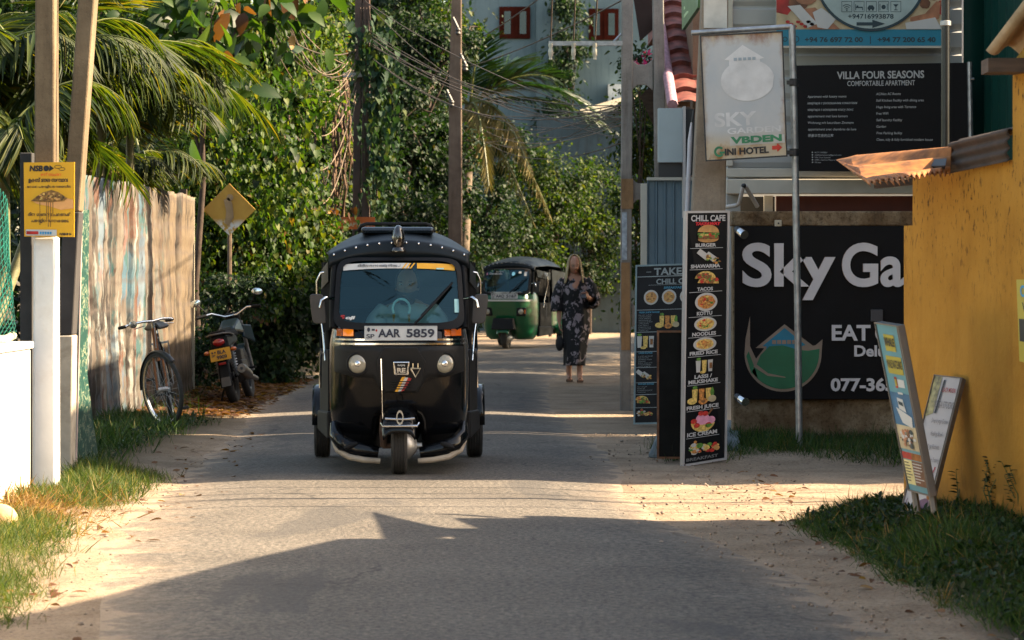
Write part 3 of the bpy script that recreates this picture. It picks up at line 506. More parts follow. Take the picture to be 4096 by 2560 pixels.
# chill cafe tall board
cc = thing('menu_board', 'tall narrow black cafe menu board with ten food pictures in white frame', 'menu board', at(2820, 1850, 21.8))
FRM = M('off white aluminium', (.42, .40, .40), .4, .2, var=.08); MBK = M('menu black', (.0045, .005, .0068), .45, spec=.2, var=.15)
pan = Panel(at(2741, 844, 21.72), at(2917, 842, 21.88), at(2905, 1838, 21.93), at(2728, 1868, 21.68), 20, 30, 252, 1430)
mb = MB(MBK); pan.board(mb, .02, 26, 36, 264, 1452); mb.build('board', None, cc); mb = MB(FRM); pan.frame(mb, 11, .04); mb.build('frame', None, cc)
F_OR = M('food orange', (.55, .22, .05), .5, var=.7, vs=60); F_YE = M('food yellow', (.66, .45, .12), .5, var=.45, vs=60); F_GR = M('food green', (.09, .22, .03), .5, var=.6, vs=50); F_RD = M('food red', (.52, .03, .02), .5, var=.5, vs=50); F_BR = M('food brown', (.22, .09, .03), .5, var=.6, vs=60); F_BUN = M('bun brown', (.55, .28, .09), .5, var=.25, vs=30); F_PK = M('ice cream pink', (.72, .30, .42), .5, var=.2, vs=30); F_WH = M('plate white', (.50, .48, .46), .4, var=.05); F_TL = M('food teal', (.25, .5, .45), .5)
def bits(pan, mb, u, v, ru, rv, n, mats, k=3., sz=.16):
    for i in range(n):
        a = random.random() * 6.28; q = math.sqrt(random.random()) * .85; mb.use(random.choice(mats)); s_ = sz * ru * random.uniform(.5, 1.3); pan.disc(mb, u + q * ru * math.cos(a), v + q * rv * math.sin(a), s_, s_ * random.uniform(.4, .9), k + i * .03, 7, jit=.5)
def plate(pan, parent, u, v, ru, rv, cols):
    mb = MB(F_WH); pan.disc(mb, u, v, ru, rv, 1, 26); mb.use(cols[0]); pan.disc(mb, u, v, ru * .78, rv * .76, 2, 20, jit=.12); bits(pan, mb, u, v, ru * .72, rv * .7, 30, cols, 3.); return mb.build('food_picture', None, parent)
def food(pan, parent, kind, u, v, r):
    mb = MB()
    if kind == 'burger':
        mb.use(F_BUN); pan.disc(mb, u, v - .15 * r, r, .75 * r, 1, 20, 0, 180); pan.disc(mb, u, v + .42 * r, .95 * r, .3 * r, 1, 18); mb.use(F_GR); pan.rect(mb, u - r, v - .15 * r, u + r, v + .05 * r, 2); mb.use(F_RD); pan.rect(mb, u - .9 * r, v + .05 * r, u + .9 * r, v + .18 * r, 2); mb.use(F_BR); pan.rect(mb, u - .95 * r, v + .18 * r, u + .95 * r, v + .42 * r, 2); bits(pan, mb, u, v + .15 * r, r, .3 * r, 24, [F_GR, F_RD, F_YE, F_BR])
    if kind == 'wrap':
        for dx, dy in ((-.35, -.15), (.35, .1)):
            mb.use(F_WH); pan.poly(mb, [(u + (dx - .55) * r, v + (dy - .15) * r), (u + (dx - .25) * r, v + (dy - .5) * r), (u + (dx + .5) * r, v + (dy + .05) * r), (u + (dx + .25) * r, v + (dy + .5) * r)], 1); bits(pan, mb, u + (dx + .4) * r, v + (dy + .28) * r, .3 * r, .28 * r, 14, [F_OR, F_GR, F_BR, F_YE], sz=.35)
    if kind == 'tacos':
        for dx, dy in ((-.1, -.2), (.15, .2)):
            mb.use(F_YE); pan.disc(mb, u + dx * r, v + (dy + .3) * r, .95 * r, .75 * r, 1 + dx, 18, 0, 180); bits(pan, mb, u + dx * r, v + (dy - .02) * r, .85 * r, .25 * r, 22, [F_GR, F_RD, F_OR, F_BR], 3, .2)
    if kind in ('lassi', 'juice'):
        cs = (F_WH, F_YE, F_WH) if kind == 'lassi' else (F_YE, F_OR, F_YE)
        for i, c in enumerate(cs): x = u + (i - 1) * .62 * r; mb.use(c); pan.poly(mb, [(x - .26 * r, v - .6 * r), (x + .26 * r, v - .6 * r), (x + .19 * r, v + .6 * r), (x - .19 * r, v + .6 * r)], 1 + .2 * i)
        mb.use(F_GR); pan.disc(mb, u - .6 * r, v - .75 * r, .25 * r, .16 * r, 2, 9, jit=.4)
        if kind == 'juice': mb.use(F_YE); pan.disc(mb, u - .9 * r, v + .45 * r, .45 * r, .3 * r, 3, 14); mb.use(F_OR); pan.disc(mb, u + .1 * r, v + .55 * r, .42 * r, .3 * r, 3.2, 14); mb.use(F_BR); pan.disc(mb, u + .12 * r, v + .55 * r, .2 * r, .13 * r, 4, 10); mb.use(PCRM); pan.disc(mb, u + .95 * r, v + .4 * r, .36 * r, .32 * r, 3, 14); mb.use(F_GR); pan.disc(mb, u + .95 * r, v - .2 * r, .2 * r, .4 * r, 2, 9, jit=.5)
        else: mb.use(F_BR); pan.rect(mb, u + .5 * r, v - .3 * r, u + .78 * r, v + .3 * r, 3); mb.use(F_YE); pan.disc(mb, u - .2 * r, v + .62 * r, .3 * r, .14 * r, 3, 10)
    if kind == 'ice':
        mb.use(F_YE); pan.disc(mb, u, v + .1 * r, .95 * r, .75 * r, 1, 18, 180, 360); mb.use(F_PK); pan.disc(mb, u - .05 * r, v - .15 * r, .55 * r, .45 * r, 2, 16); pan.disc(mb, u + .6 * r, v, .36 * r, .3 * r, 2, 14); mb.use(F_RD)
        for dx, dy in ((-.75, -.05), (-.5, .3), (.15, -.55), (.4, .35), (-.2, -.6)): pan.disc(mb, u + dx * r, v + dy * r, .24 * r, .19 * r, 3, 10, jit=.2)
        mb.use(F_GR); pan.disc(mb, u + .4 * r, v + .4 * r, .25 * r, .15 * r, 4, 9, jit=.3); mb.use(F_BR); pan.poly(mb, [(u + .3 * r, v - .5 * r), (u + .7 * r, v - .95 * r), (u + .78 * r, v - .88 * r), (u + .42 * r, v - .42 * r)], 3)
    if kind == 'breakfast': bits(pan, mb, u - .4 * r, v, .7 * r, .6 * r, 26, [F_YE, F_OR, F_GR, F_RD, F_WH, F_BR], 1, .3); mb.use(F_WH); pan.disc(mb, u - .7 * r, v - .2 * r, .22 * r, .16 * r, 3, 10); mb.use(F_GR); pan.disc(mb, u - .2 * r, v - .1 * r, .28 * r, .2 * r, 3, 10); bits(pan, mb, u + .8 * r, v + .2 * r, .8 * r, .35 * r, 22, [F_YE, F_BUN, F_GR, F_RD], 1, .25)
    return mb.build('food_picture', None, parent)
food(pan, cc, 'burger', 152, 165, 62); food(pan, cc, 'wrap', 148, 288, 68); food(pan, cc, 'tacos', 145, 413, 64)
plate(pan, cc, 145, 546, 64, 52, [F_OR, F_YE, F_RD, F_GR, F_BR]); plate(pan, cc, 142, 671, 64, 40, [F_YE, F_RD, F_OR, F_GR]); plate(pan, cc, 140, 784, 66, 38, [F_YE, F_BUN, F_OR])
food(pan, cc, 'lassi', 138, 908, 55); food(pan, cc, 'juice', 125, 1072, 62); food(pan, cc, 'ice', 135, 1218, 72); food(pan, cc, 'breakfast', 130, 1362, 70)
MW = M('menu white print', (.48, .47, .47), .5, var=.04); mb = MB(MW)
pan.text(mb, 'CHILL CAFE', 150, 88, 34, 2, width=196, bold=.03)
for st, v, w, h in (('BURGER', 233, 118, 19), ('SHAWARMA', 352, 168, 20), ('TACOS', 481, 90, 19), ('KOTTU', 619, 88, 20), ('NOODLES', 735, 136, 20), ('FRIED RICE', 842, 160, 20), ('LASSI /', 975, 100, 20), ('MILKSHAKE', 1002, 168, 20), ('FRESH JUICE', 1147, 182, 20), ('ICE CREAM', 1298, 170, 22)): pan.text(mb, st, 140 - v * .008, v, h, 2, width=w, bold=.04)
for v in (240, 360, 487, 627, 742, 850, 1010, 1155, 1306): pan.rect(mb, 50 - v * .008, v, 238 - v * .008, v + 2.6, 2)
mb.build('lettering', None, cc); mb = MB(M('menu red print', (.62, .02, .03), .5)); pan.text(mb, 'TAKEAWAY', 150, 111, 17, 2, width=144, bold=.05, shear=.15); mb.build('red_lettering', None, cc)
mb = MB(M('faded print', (.17, .17, .17), .5)); pan.text(mb, 'BREAKFAST', 132, 1434, 17, 2, width=180, bold=.03); mb.build('faded_lettering', None, cc)
# takeaway board behind
ta = thing('takeaway_board', 'wide dark takeaway menu board partly hidden behind the tall cafe menu', 'menu board', at(2640, 1690, 27.4))
pan = Panel(at(2543, 1060, 27.4), at(2850, 1050, 27.2), at(2850, 1690, 27.2), at(2534, 1698, 27.4), 80, 42, 640, 1340)
mb = MB(M('faded menu black', (.014, .014, .017), .5, spec=.2, var=.2)); pan.board(mb, .03); mb.build('board', None, ta); mb = MB(M('pale blue frame', (.20, .27, .30), .4, .2)); pan.frame(mb, 14, .05); mb.build('frame', None, ta)
mb = MB(M('faded print white', (.27, .30, .31), .5)); pan.text(mb, 'TAKEAWAY', 235, 132, 60, 2, 'L', .03, width=520); pan.rect(mb, 170, 103, 212, 107, 2); pan.rect(mb, 95, 140, 700, 147, 2); pan.text(mb, 'CHILL CAFE', 255, 208, 44, 2, 'L', .03, width=330); pan.rect(mb, 190, 214, 620, 217, 2)
for v in (420, 606, 770, 903, 1030, 1130, 1240): pan.rect(mb, 95, v, 700, v + 5, 2)
for v0, n, u in ((455, 10, 112), (800, 7, 112), (1058, 4, 108)):
    for i in range(n): pan.text(mb, random.choice(('MANGO JUICE', 'LIME JUICE', 'PINEAPPLE JUICE', 'MIX FRUIT', 'BANANA LASSI', 'CHICKEN BURGER', 'PLAIN LASSI')), u, v0 + 14 + 14.5 * i, 8, 2, 'L', .0, .1, width=random.uniform(60, 125))
mb.build('lettering', None, ta)
mb = MB(M('faded blue print', (.06, .25, .38), .5)); pan.text(mb, 'BREAKFAST', 318, 250, 20, 2, 'L', .03, .15, width=170); [pan.text(mb, st, 115, v, 14, 2, 'L', .03, .15, width=w) for st, v, w in (('FRESH JUICE RANGE', 449, 170), ('LASSI RANGE', 790, 115), ('BURGER RANGE', 1050, 130))]; mb.build('blue_lettering', None, ta)
for u in (212, 362, 512): plate(pan, ta, u, 318, 60, 62, [F_BUN, F_YE, F_BR])
food(pan, ta, 'juice', 350, 520, 75); food(pan, ta, 'lassi', 170, 690, 80); food(pan, ta, 'wrap', 155, 965, 70); food(pan, ta, 'tacos', 150, 1180, 58); food(pan, ta, 'breakfast', 160, 1285, 50)
# dark rusty easel board
rb = thing('chalkboard', 'blank blackened board in a rusty frame beside the tall cafe menu', 'board', at(2680, 1850, 22.1))
pan = PX(2628, 1322, 2790, 1835, 22.15); mb = MB(M('sooty board', (.010, .0105, .010), .75, spec=.15, var=.4, vs=5, dirt=.2, dirtc='#3a2a20', ds=3)); pan.board(mb, .02); mb.build('board', None, rb)
RST = M('rusty angle iron', (.20, .095, .05), .8, .2, var=.5, vs=12, dirt=.4, dirtc='#8d7a66', ds=9); mb = MB(RST); pan.frame(mb, 8, .03); mb.build('frame', None, rb)
for x in (2624, 2782): mb = MB(RST); mb.bx(at(x, 0, 22.15).x, at(x + 8, 0, 22.15).x, 22.13, 22.16, 0, H + (HY - 1840) * 22.15 / F); mb.build('leg', None, rb)
# concrete slab at its foot
cs = thing('concrete_step', 'low pale blue concrete step on the sand before the takeaway board', 'step', at(2590, 1800, 24.5))
mb = MB(M('bluish cement', (.12, .15, .16), .85, var=.25, vs=5, bump=.3)); mb.hexa([(1.02, 22.6, 0), (1.25, 25.8, 0), (2.0, 25.8, 0), (1.75, 22.6, 0)], [(1.09, 22.7, .14), (1.30, 25.75, .14), (2.0, 25.75, .14), (1.72, 22.7, .14)]); mb.build('slab', None, cs, bevel=.03)
# hanging hotel sign and its pipe frame
pf = thing('pipe_frame', 'thin galvanised pipe gallows holding the faded white hotel sign', 'sign post', at(3195, 1790, 22.9))
mb = MB(GALV); mb.tube([at(3198, 1830, 22.9), at(3190, 1200, 22.9), at(3180, 600, 22.9), at(3168, 100, 22.9)], .027, 12); mb.build('upright', None, pf, smooth=60)
mb = MB(GALV); mb.tube([at(2765, 132, 22.88), at(3168, 106, 22.9)], .021, 10); mb.build('crossbar', None, pf, smooth=60)
for y in (330, 610): mb = MB(BLACK); mb.lathe([(.028, -.03), (.036, -.028), (.036, .028), (.028, .03)], at(3176, y, 22.9), n=14); mb.box(at(3160, y, 22.87), (.05, .03, .03)); mb.build('clamp', None, pf, smooth=40)
hs = thing('hanging_sign', 'rust stained faded white hotel sign hanging crooked with a red arrow', 'sign', at(2975, 390, 22.85))
tl, tr, br, bl = at(2799, 141, 22.83), at(3131, 124, 22.83), at(3150, 626, 22.83), at(2822, 646, 22.83)
pan = Panel(tl, tr, br, bl, 670, 220, 570, 850)
t = NT('sun bleached sheet'); v = t.coord('Generated'); sx = t.n('SeparateXYZ', Vector=v); c = t.mix(t.ramp(t.noise(v, 2.5, 4.), [(.35, 0.), (.65, 1.)]), (.40, .43, .455), (.48, .485, .48))
ed = t.n('Math', _operation='MULTIPLY', i0=sx.outputs[0], i1=t.n('Math', _operation='SUBTRACT', i0=1., i1=sx.outputs[0]).outputs[0]); ez = t.n('Math', _operation='MULTIPLY', i0=sx.outputs[2], i1=t.n('Math', _operation='SUBTRACT', i0=1., i1=sx.outputs[2]).outputs[0])
em = t.n('Math', _operation='MINIMUM', i0=ed.outputs[0], i1=ez.outputs[0]); e2 = t.n('Math', _operation='MULTIPLY_ADD', i0=t.noise(v, 5., 6., .7), i1=.22, i2=em.outputs[0])
c = t.mix(t.ramp(e2.outputs[0], [(.11, 1.), (.2, 0.)]), c, t.mix(t.ramp(t.noise(v, 9., 5.), [(.45, 0.), (.6, 1.)]), (.44, .33, .2), (.24, .09, .022))); lo = t.n('MapRange', Value=sx.outputs[2], i1=.24, i2=.12); c = t.mix(lo.outputs[0], c, t.mix(t.ramp(t.noise(v, 7., 5.), [(.5, 0.), (.66, 1.)]), (.48, .40, .28), (.34, .17, .05)))
t.col(c); t.b.inputs['Roughness'].default_value = .5
mb = MB(t.m); pan.board(mb, .018); mb.build('sheet', None, hs); mb = MB(BLACK); pan.frame(mb, 9, .03); mb.build('frame', None, hs)
GH = M('ghost white print', (.58, .58, .58), .5); mb = MB(GH)
pan.poly(mb, [(830, 395), (960, 300), (1105, 395), (1075, 400), (1078, 450), (862, 440), (862, 400)], 1); pan.disc(mb, 985, 540, 185, 140, 1.2, 30, 10, 350); pan.text(mb, 'SKY', 745, 840, 92, 1, 'L', .03, width=290); pan.text(mb, 'GARDEN', 830, 895, 40, 1, 'L', .02, width=370); mb.build('faded_emblem', None, hs)
mb = MB(M('bleached grey print', (.30, .36, .40), .5)); [pan.rect(mb, 895 + 32 * i, 385, 918 + 32 * i, 405, 2.2) for i in range(5)]; mb.build('window_marks', None, hs)
mb = MB(M('ghost pale', (.47, .46, .42), .5)); pan.rect(mb, 845, 918, 1225, 975, 1.5); mb.use(M('print green', (.03, .20, .09), .5)); pan.text(mb, 'VBDEN', 850, 960, 44, 2.5, 'L', .05, width=355); pan.ring(mb, 768, 1010, 36, 36, 15, 2.5, 18, 40, 320); pan.rect(mb, 770, 1010, 805, 1024, 2.5); mb.build('green_lettering', None, hs)
mb = MB(PBLK); pan.text(mb, 'INI HOTEL', 806, 1036, 44, 2.5, 'L', .04, width=305); mb.build('black_lettering', None, hs); mb = MB(M('arrow red', (.50, .03, .015), .5)); pan.poly(mb, [(1135, 992), (1170, 992), (1170, 976), (1206, 1005), (1170, 1034), (1170, 1018), (1135, 1018)], 2.5); mb.build('arrow', None, hs)
# bent white pipe on the cement wall
bp = thing('bent_pipe', 'white bent pipe bracket leaning on top of the cement wall', 'pipe', at(2960, 830, 23.9)); mb = MB(M('chipped white pipe', (.50, .46, .42), .5, var=.2, dirt=.4, dirtc='#6a4a35', ds=20))
mb.tube([at(2905, 828, 24.0), at(2945, 822, 23.9), at(2956, 815, 23.88), at(2972, 750, 23.9), at(2982, 745, 23.92), at(3030, 826, 24.05)], .017, 8); mb.build('pipe_run', None, bp, smooth=60); mb = MB(BLACK); mb.sph(at(2975, 744, 23.9), .022, 8, 6); mb.build('end_cap', None, bp)
# white light box and pvc pipe, blue metal fence
lb = thing('light_box', 'blank pale sign box fixed above the blue metal fence', 'sign', at(2690, 540, 27.2)); mb = MB(M('pale sign face', (.33, .39, .41), .4, var=.05)); PX(2632, 433, 2733, 650, 27.2).board(mb, .1); mb.build('face', None, lb, bevel=.006); mb = MB(FRM); mb.bx(at(2732, 0, 27.15).x, at(2742, 0, 27.15).x, 27.12, 27.3, H + (HY - 870) * 27.2 / F, H + (HY - 427) * 27.2 / F); mb.build('edge_strip', None, lb); mb = MB(BLACK); PX(2742, 437, 2778, 700, 27.25).board(mb, .1); PX(2634, 652, 2730, 708, 27.25).board(mb, .08); mb.build('dark_backing', None, lb)
pv = thing('plastic_pipe', 'white plastic conduit pipe beside the concrete power pole', 'pipe', at(2755, 840, 23.6)); mb = MB(M('grey white plastic', (.52, .51, .56), .4)); mb.tube([at(2766, 490, 23.5), at(2760, 560, 23.5), at(2748, 860, 23.5), at(2747, 1450, 23.5)], [.007, .018, .018, .018], 10); mb.build('conduit', None, pv, smooth=60); mb = MB(BLACK); mb.tube([at(2775, 440, 23.5), at(2766, 495, 23.5)], .006, 6); mb.build('wire_tail', None, pv)
bf = thing('metal_fence', 'light blue grey corrugated metal fence behind the takeaway board', 'fence', at(2660, 1300, 29)); mb = MB(M('blue grey metal', (.13, .185, .225), .45, .2, var=.1, vs=3))
a, b, c = at(2588, 1450, 28.6), at(2900, 1450, 28.6), at(2588, 722, 28.6); n = 40; mb.grid(lambda u, v: a.lerp(b, u) + (c - a) * v + Vector((0, -.02 * (1 if (u * 9 % 1) < .15 else 0), 0)), 72, 2); mb.build('sheeting', None, bf, solid=.002); mb = MB(IVO); mb.bx(a.x, b.x, 28.54, 28.63, H + (HY - 722) * 28.6 / F, H + (HY - 710) * 28.6 / F); mb.bx(a.x - .06, a.x - .004, 28.54, 28.64, 0, H + (HY - 735) * 28.6 / F); mb.build('rail', None, bf)
# green leafy sign at the very top with black roof tiles
gs = thing('green_sign', 'green sign board at the top edge beside the concrete power pole', 'sign', at(2740, 40, 25)); mb = MB(M('sign green', (.055, .125, .035), .5, var=.2)); pan = Panel(at(2722, -200, 25.4), at(2815, -260, 24.4), at(2790, 30, 24.4), at(2728, 120, 25.4)); pan.board(mb, .03); mb.build('board', None, gs); mb = MB(M('sign pale green', (.35, .48, .25), .5)); [pan.rect(mb, .15, .55 + .1 * i, .8 - .1 * (i % 2), .59 + .1 * i, 1) for i in range(4)]; mb.build('lettering', None, gs)
# ladder-type pole with cross arm
hp = thing('ladder_pole', 'weathered twin leg concrete pole with cross pieces beside the lane', 'utility pole', at(2560, 1640, 30.8))
mb = MB(POLE_G); d = 30.8
for xb, xt, w0, w1 in ((2500, 2513, .105, .118), (2655, 2622, .12, .11)):
    a, b = at(xb, 1650, d), at(xt, -700, d); mb.hexa([(a.x - w0 / 2, d - .09, -.2), (a.x - w0 / 2, d + .09, -.2), (a.x + w0 / 2, d + .09, -.2), (a.x + w0 / 2, d - .09, -.2)], [(b.x - w1 / 2, d - .07, b.z), (b.x - w1 / 2, d + .07, b.z), (b.x + w1 / 2, d + .07, b.z), (b.x + w1 / 2, d - .07, b.z)])
for y0, y1, fl in ((258, 340, 22), (733, 800, 20), (1230, 1290, 18), (-330, -250, 22)):
    mb.hexa([at(2526, y0 - fl, d - .06), at(2526, y1 + fl, d - .06), at(2550, y1, d - .06), at(2585, y1, d - .06), at(2612, y1 + fl, d - .06), at(2612, y0 - fl, d - .06), at(2585, y0, d - .06), at(2550, y0, d - .06)], [at(2526, y0 - fl, d + .06), at(2526, y1 + fl, d + .06), at(2550, y1, d + .06), at(2585, y1, d + .06), at(2612, y1 + fl, d + .06), at(2612, y0 - fl, d + .06), at(2585, y0, d + .06), at(2550, y0, d + .06)])
mb.build('shaft', None, hp, bevel=.01)
mb = MB(concrete('ochre stained concrete', (.20, .12, .06), (.33, .21, .11))); a0, b0 = at(2477, 715, d - .094), at(2540, 835, d - .094); mb.bx(a0.x + .02, b0.x - .018, d - .094, d - .088, b0.z, a0.z); mb.build('rust_stain', None, hp); mb = MB(_mc['ochre stained concrete']); a0, b0 = at(2477, 1050, d - .096), at(2522, 1400, d - .096); mb.bx(a0.x + .02, b0.x - .006, d - .098, d - .0925, b0.z, a0.z); mb.build('rust_stain', None, hp)
mb = MB(M('torn paper', (.30, .36, .42), .8, var=.4, vs=20)); mb.bx(at(2488, 0, d - .1).x, at(2508, 0, d - .1).x, d - .1, d - .093, at(0, 1040, d).z, at(0, 850, d).z); mb.build('paper_scrap', None, hp)
mb = MB(GALV); mb.box(at(2342, 174, 30.75), (.76, .06, .045)); mb.tube([at(2440, 182, 30.75), at(2485, 135, 30.75)], .012, 6); mb.build('cross_arm', None, hp)
for x in (2203, 2294, 2380): mb = MB(M('glazed insulator', (.42, .40, .32), .15, var=.2)); mb.lathe([(.0, .0), (.022, 0), (.026, -.03), (.018, -.05), (.025, -.07), (.026, -.12), (.017, -.14), (.02, -.17), (0, -.175)], at(x, 168, 30.72) + Vector((0, 0, -.01)), n=12); mb.build('insulator', None, hp, smooth=50)
# tiled roof house
hh = thing('tiled_house', 'house with dark red clay tiled roof rising behind the twin leg pole', 'house', (3.5, 36, 0))
TILE = M('weathered red clay tile', (.17, .045, .032), .75, var=.7, vs=7, dirt=.45, dirtc='#2b2220', ds=4); e0, e1 = Vector((1.66, 30.0, 3.08)), Vector((1.66, 33.2, 4.5)); mb = MB(TILE); sv = (e1 - e0); cr_ = 9
def tilef(u, v):
    q = v * cr_; fr = q % 1; return e0 + sv * v + Vector((u * 4.8, -.0, .0)) + Vector((0, -.02, .045)) * (1 - fr if v < 1 else 0) + Vector((0, 0, .028 * abs(math.sin(u * 4.8 / .21 * math.pi))))
V = []; 
for r_ in range(cr_):
    for vv in (r_ / cr_ + 1e-4, (r_ + 1) / cr_ - 1e-4): V.append(vv)
nu = 130; vs = [tilef(i / nu, v) for v in V for i in range(nu + 1)]; mb.add(vs, [(j * (nu + 1) + i, j * (nu + 1) + i + 1, (j + 1) * (nu + 1) + i + 1, (j + 1) * (nu + 1) + i) for j in range(len(V) - 1) for i in range(nu)])
mb.bx(1.66, 6.4, 33.25, 36.5, 4.2, 4.46); mb.build('roof', None, hh, smooth=25)
mb = MB(M('mauve plaster verge', (.34, .20, .24), .9, var=.3, vs=20, bump=.4, bs=60.)); o_ = Vector((-.07, 0, .05)); mb.tube([e0 + o_ + Vector((.02, -.05, -.03)), e1 + o_], .055, 8); mb.build('verge_cap', None, hh, smooth=60)
mb = MB(concrete('brown plaster', (.14, .09, .06), (.24, .16, .11))); mb.bx(1.86, 6.2, 30.5, 30.7, -.2, 3.05); mb.bx(1.86, 2.06, 30.702, 38, -.2, 4.2); mb.bx(2.062, 6.2, 37.8, 38, -.2, 4.2); mb.bx(3.3, 8, 30.9, 42, 3.0, 5.9); mb.build('wall', None, hh)  # last box is an unseen upper block added to shade the far verge
mb = MB(M('rough timber', (.20, .12, .065), .8, var=.4, vs=6))
for i in range(7): mb = MB(_mc['rough timber']); mb.box((1.72, 30.2 + .42 * i, 3.12 + .185 * i), (.16, .07, .05)); mb.build('rafter', None, hh)
mb = MB(M('dark brown eave', (.03, .015, .012), .9)); mb.add([at(2535, 0, 32.5), at(2560, 165, 32.5), at(2610, 120, 32.5), at(2640, -40, 32.5), at(2640, -300, 32.5), at(2535, -300, 32.5)], [(0, 1, 2, 3, 4, 5)]); mb.build('dark_awning', None, hh, solid=.05)  # flat sheet in one very dark brown
mb = MB(DARKW); mb.hexa([at(2560, 385, 31.2), at(2600, 345, 31.2), at(2640, 360, 31.2), at(2640, 560, 31.2)], [at(2560, 385, 32), at(2600, 345, 32), at(2640, 360, 32), at(2640, 560, 32)]); mb.build('bracket', None, hh)
# A-board signs by the yellow wall
def aboard(name, lab, cor, ds, th):
    P = [at(x, y, d) for (x, y), d in zip(cor, ds)]; t_ = thing(name, lab, 'sign', ((P[2] + P[3]) / 2)); t_.location.z = .1; return t_, P
AL = M('brown grey aluminium', (.17, .14, .115), .5, .2, var=.1)
t_, P = aboard('boat_sign', 'tall leaning blue sign with a white motor boat picture on two legs in grass', [(3502, 1288), (3592, 1302), (3722, 1985), (3638, 1962)], [15.62, 15.3, 15.1, 15.42], .03)
pan = Panel(*P, 0, 0, 100, 340); mb = MB(M('sign sky blue', (.09, .25, .30), .45, var=.12, vs=3)); pan.board(mb, .03); mb.build('board', None, t_); mb = MB(AL); pan.frame(mb, 2.2, .045); mb.hexa([pan.p(100.2, 0, 2), pan.p(100.2, 340, 2), pan.p(104, 340, 2), pan.p(104, 0, 2)], [p - pan.N * .032 for p in (pan.p(100.2, 0, 2), pan.p(100.2, 340, 2), pan.p(104, 340, 2), pan.p(104, 0, 2))]); mb.build('frame', None, t_)
for uu in (8, 92): a = pan.p(uu, 338, -6); b = a + (pan.p(uu, 400, -6) - a); mb = MB(AL); mb.tube([a, Vector((b.x, b.y, gz(b.x, b.y) - .05))], .018, 6); mb.build('leg', None, t_)
mb = MB(YEL); pan.rect(mb, 26, 22, 72, 56, 1); pan.rect(mb, 18, 66, 86, 102, 1); mb.use(PBLK); pan.text(mb, 'WHALE', 49, 45, 17, 2, width=44, bold=.03); pan.text(mb, 'WHALE WATCHING', 52, 90, 17, 2, width=66, bold=.02); mb.use(PWHT); pan.rect(mb, 50, 112, 80, 128, 1); mb.use(PRED); pan.rect(mb, 38, 108, 50, 130, 1.5); mb.use(YEL); pan.rect(mb, 40, 112, 48, 126, 2); mb.build('lettering', None, t_)
mb = MB(M('printed sea', (.02, .10, .20), .5, var=.4, vs=8)); pan.rect(mb, 3, 140, 97, 205, 1); mb.use(PWHT); pan.poly(mb, [(22, 170), (88, 186), (82, 208), (40, 200)], 2); pan.poly(mb, [(34, 150), (60, 152), (66, 178), (36, 172)], 2); pan.rect(mb, 44, 138, 66, 142, 2); mb.use(DKT); pan.poly(mb, [(40, 156), (58, 158), (61, 166), (40, 163)], 3)
mb.use(PCRM); pan.rect(mb, 3, 206, 97, 254, 1); bits(pan, mb, 50, 230, 40, 20, 40, [PBRN, PWHT, SKN, DKT], 2, .16); mb.use(PRED); pan.rect(mb, 4, 260, 46, 274, 1); mb.use(ORANGE); pan.rect(mb, 46, 260, 96, 274, 1); mb.use(M('printed pale yellow', (.72, .62, .28), .5)); pan.rect(mb, 5, 276, 42, 325, 1); mb.use(PBRN); pan.rect(mb, 43, 276, 96, 325, 1); mb.use(PBLK); [pan.rect(mb, 9, 280 + 6 * i, 20 + random.random() * 18, 282 + 6 * i, 2) for i in range(7)]; mb.use(PWHT); [pan.rect(mb, 47, 280 + 6 * i, 65 + random.random() * 26, 282 + 6 * i, 2) for i in range(7)]; mb.build('printed_picture', None, t_)
t_, P = aboard('studio_sign', 'white yoga studio sign leaning back against the ochre wall', [(3740, 1500), (3848, 1512), (3702, 2090), (3598, 2075)], [16.05, 15.86, 15.62, 15.8], .03)
P[0].x += .0; pan = Panel(*P, 0, 0, 100, 360); mb = MB(M('studio white', (.40, .37, .37), .5, var=.05)); pan.board(mb, .02); mb.build('board', None, t_); mb = MB(AL); pan.frame(mb, 1.6, .03); mb.hexa([pan.p(100.2, 0, 2), pan.p(100.2, 360, 2), pan.p(104, 360, 2), pan.p(104, 0, 2)], [p - pan.N * .028 for p in (pan.p(100.2, 0, 2), pan.p(100.2, 360, 2), pan.p(104, 360, 2), pan.p(104, 0, 2))]); mb.build('frame', None, t_)
mb = MB(M('printed leaf photo', (.25, .22, .10), .5, var=.8, vs=25)); pan.poly(mb, [(2, 3), (30, 3), (28, 95), (2, 105)], 1); mb.use(PBLK); pan.poly(mb, [(40, 10), (46, 10), (40, 95), (34, 95)], 2); mb.use(PRED); pan.text(mb, 'BLACK MOON', 66, 40, 12, 2, width=50); mb.use(M('print grey', (.16, .14, .14), .5)); pan.text(mb, 'YOGA STUDIO', 62, 80, 18, 2, width=76, bold=.0)
for i, s_ in enumerate(('Drop in yoga Classes', 'Healing Bowl', 'Yoga Retreats', 'Yoga Teacher Training')): pan.text(mb, s_, 62, 118 + 32 * i, 12, 2, width=(60, 44, 44, 66)[i], bold=.0)
mb.build('lettering', None, t_); mb = MB(M('print mauve', (.12, .05, .09), .5)); pan.ring(mb, 30, 320, 20, 26, 2.5, 1, 20, 150, 400); pan.disc(mb, 78, 318, 20, 16, 1, 12, jit=.3); mb.use(PRED); pan.poly(mb, [(84, 225), (88, 225), (70, 290), (66, 290)], 1); mb.use(ORANGE); pan.disc(mb, 88, 290, 8, 18, 1, 10); mb.build('printed_picture', None, t_)
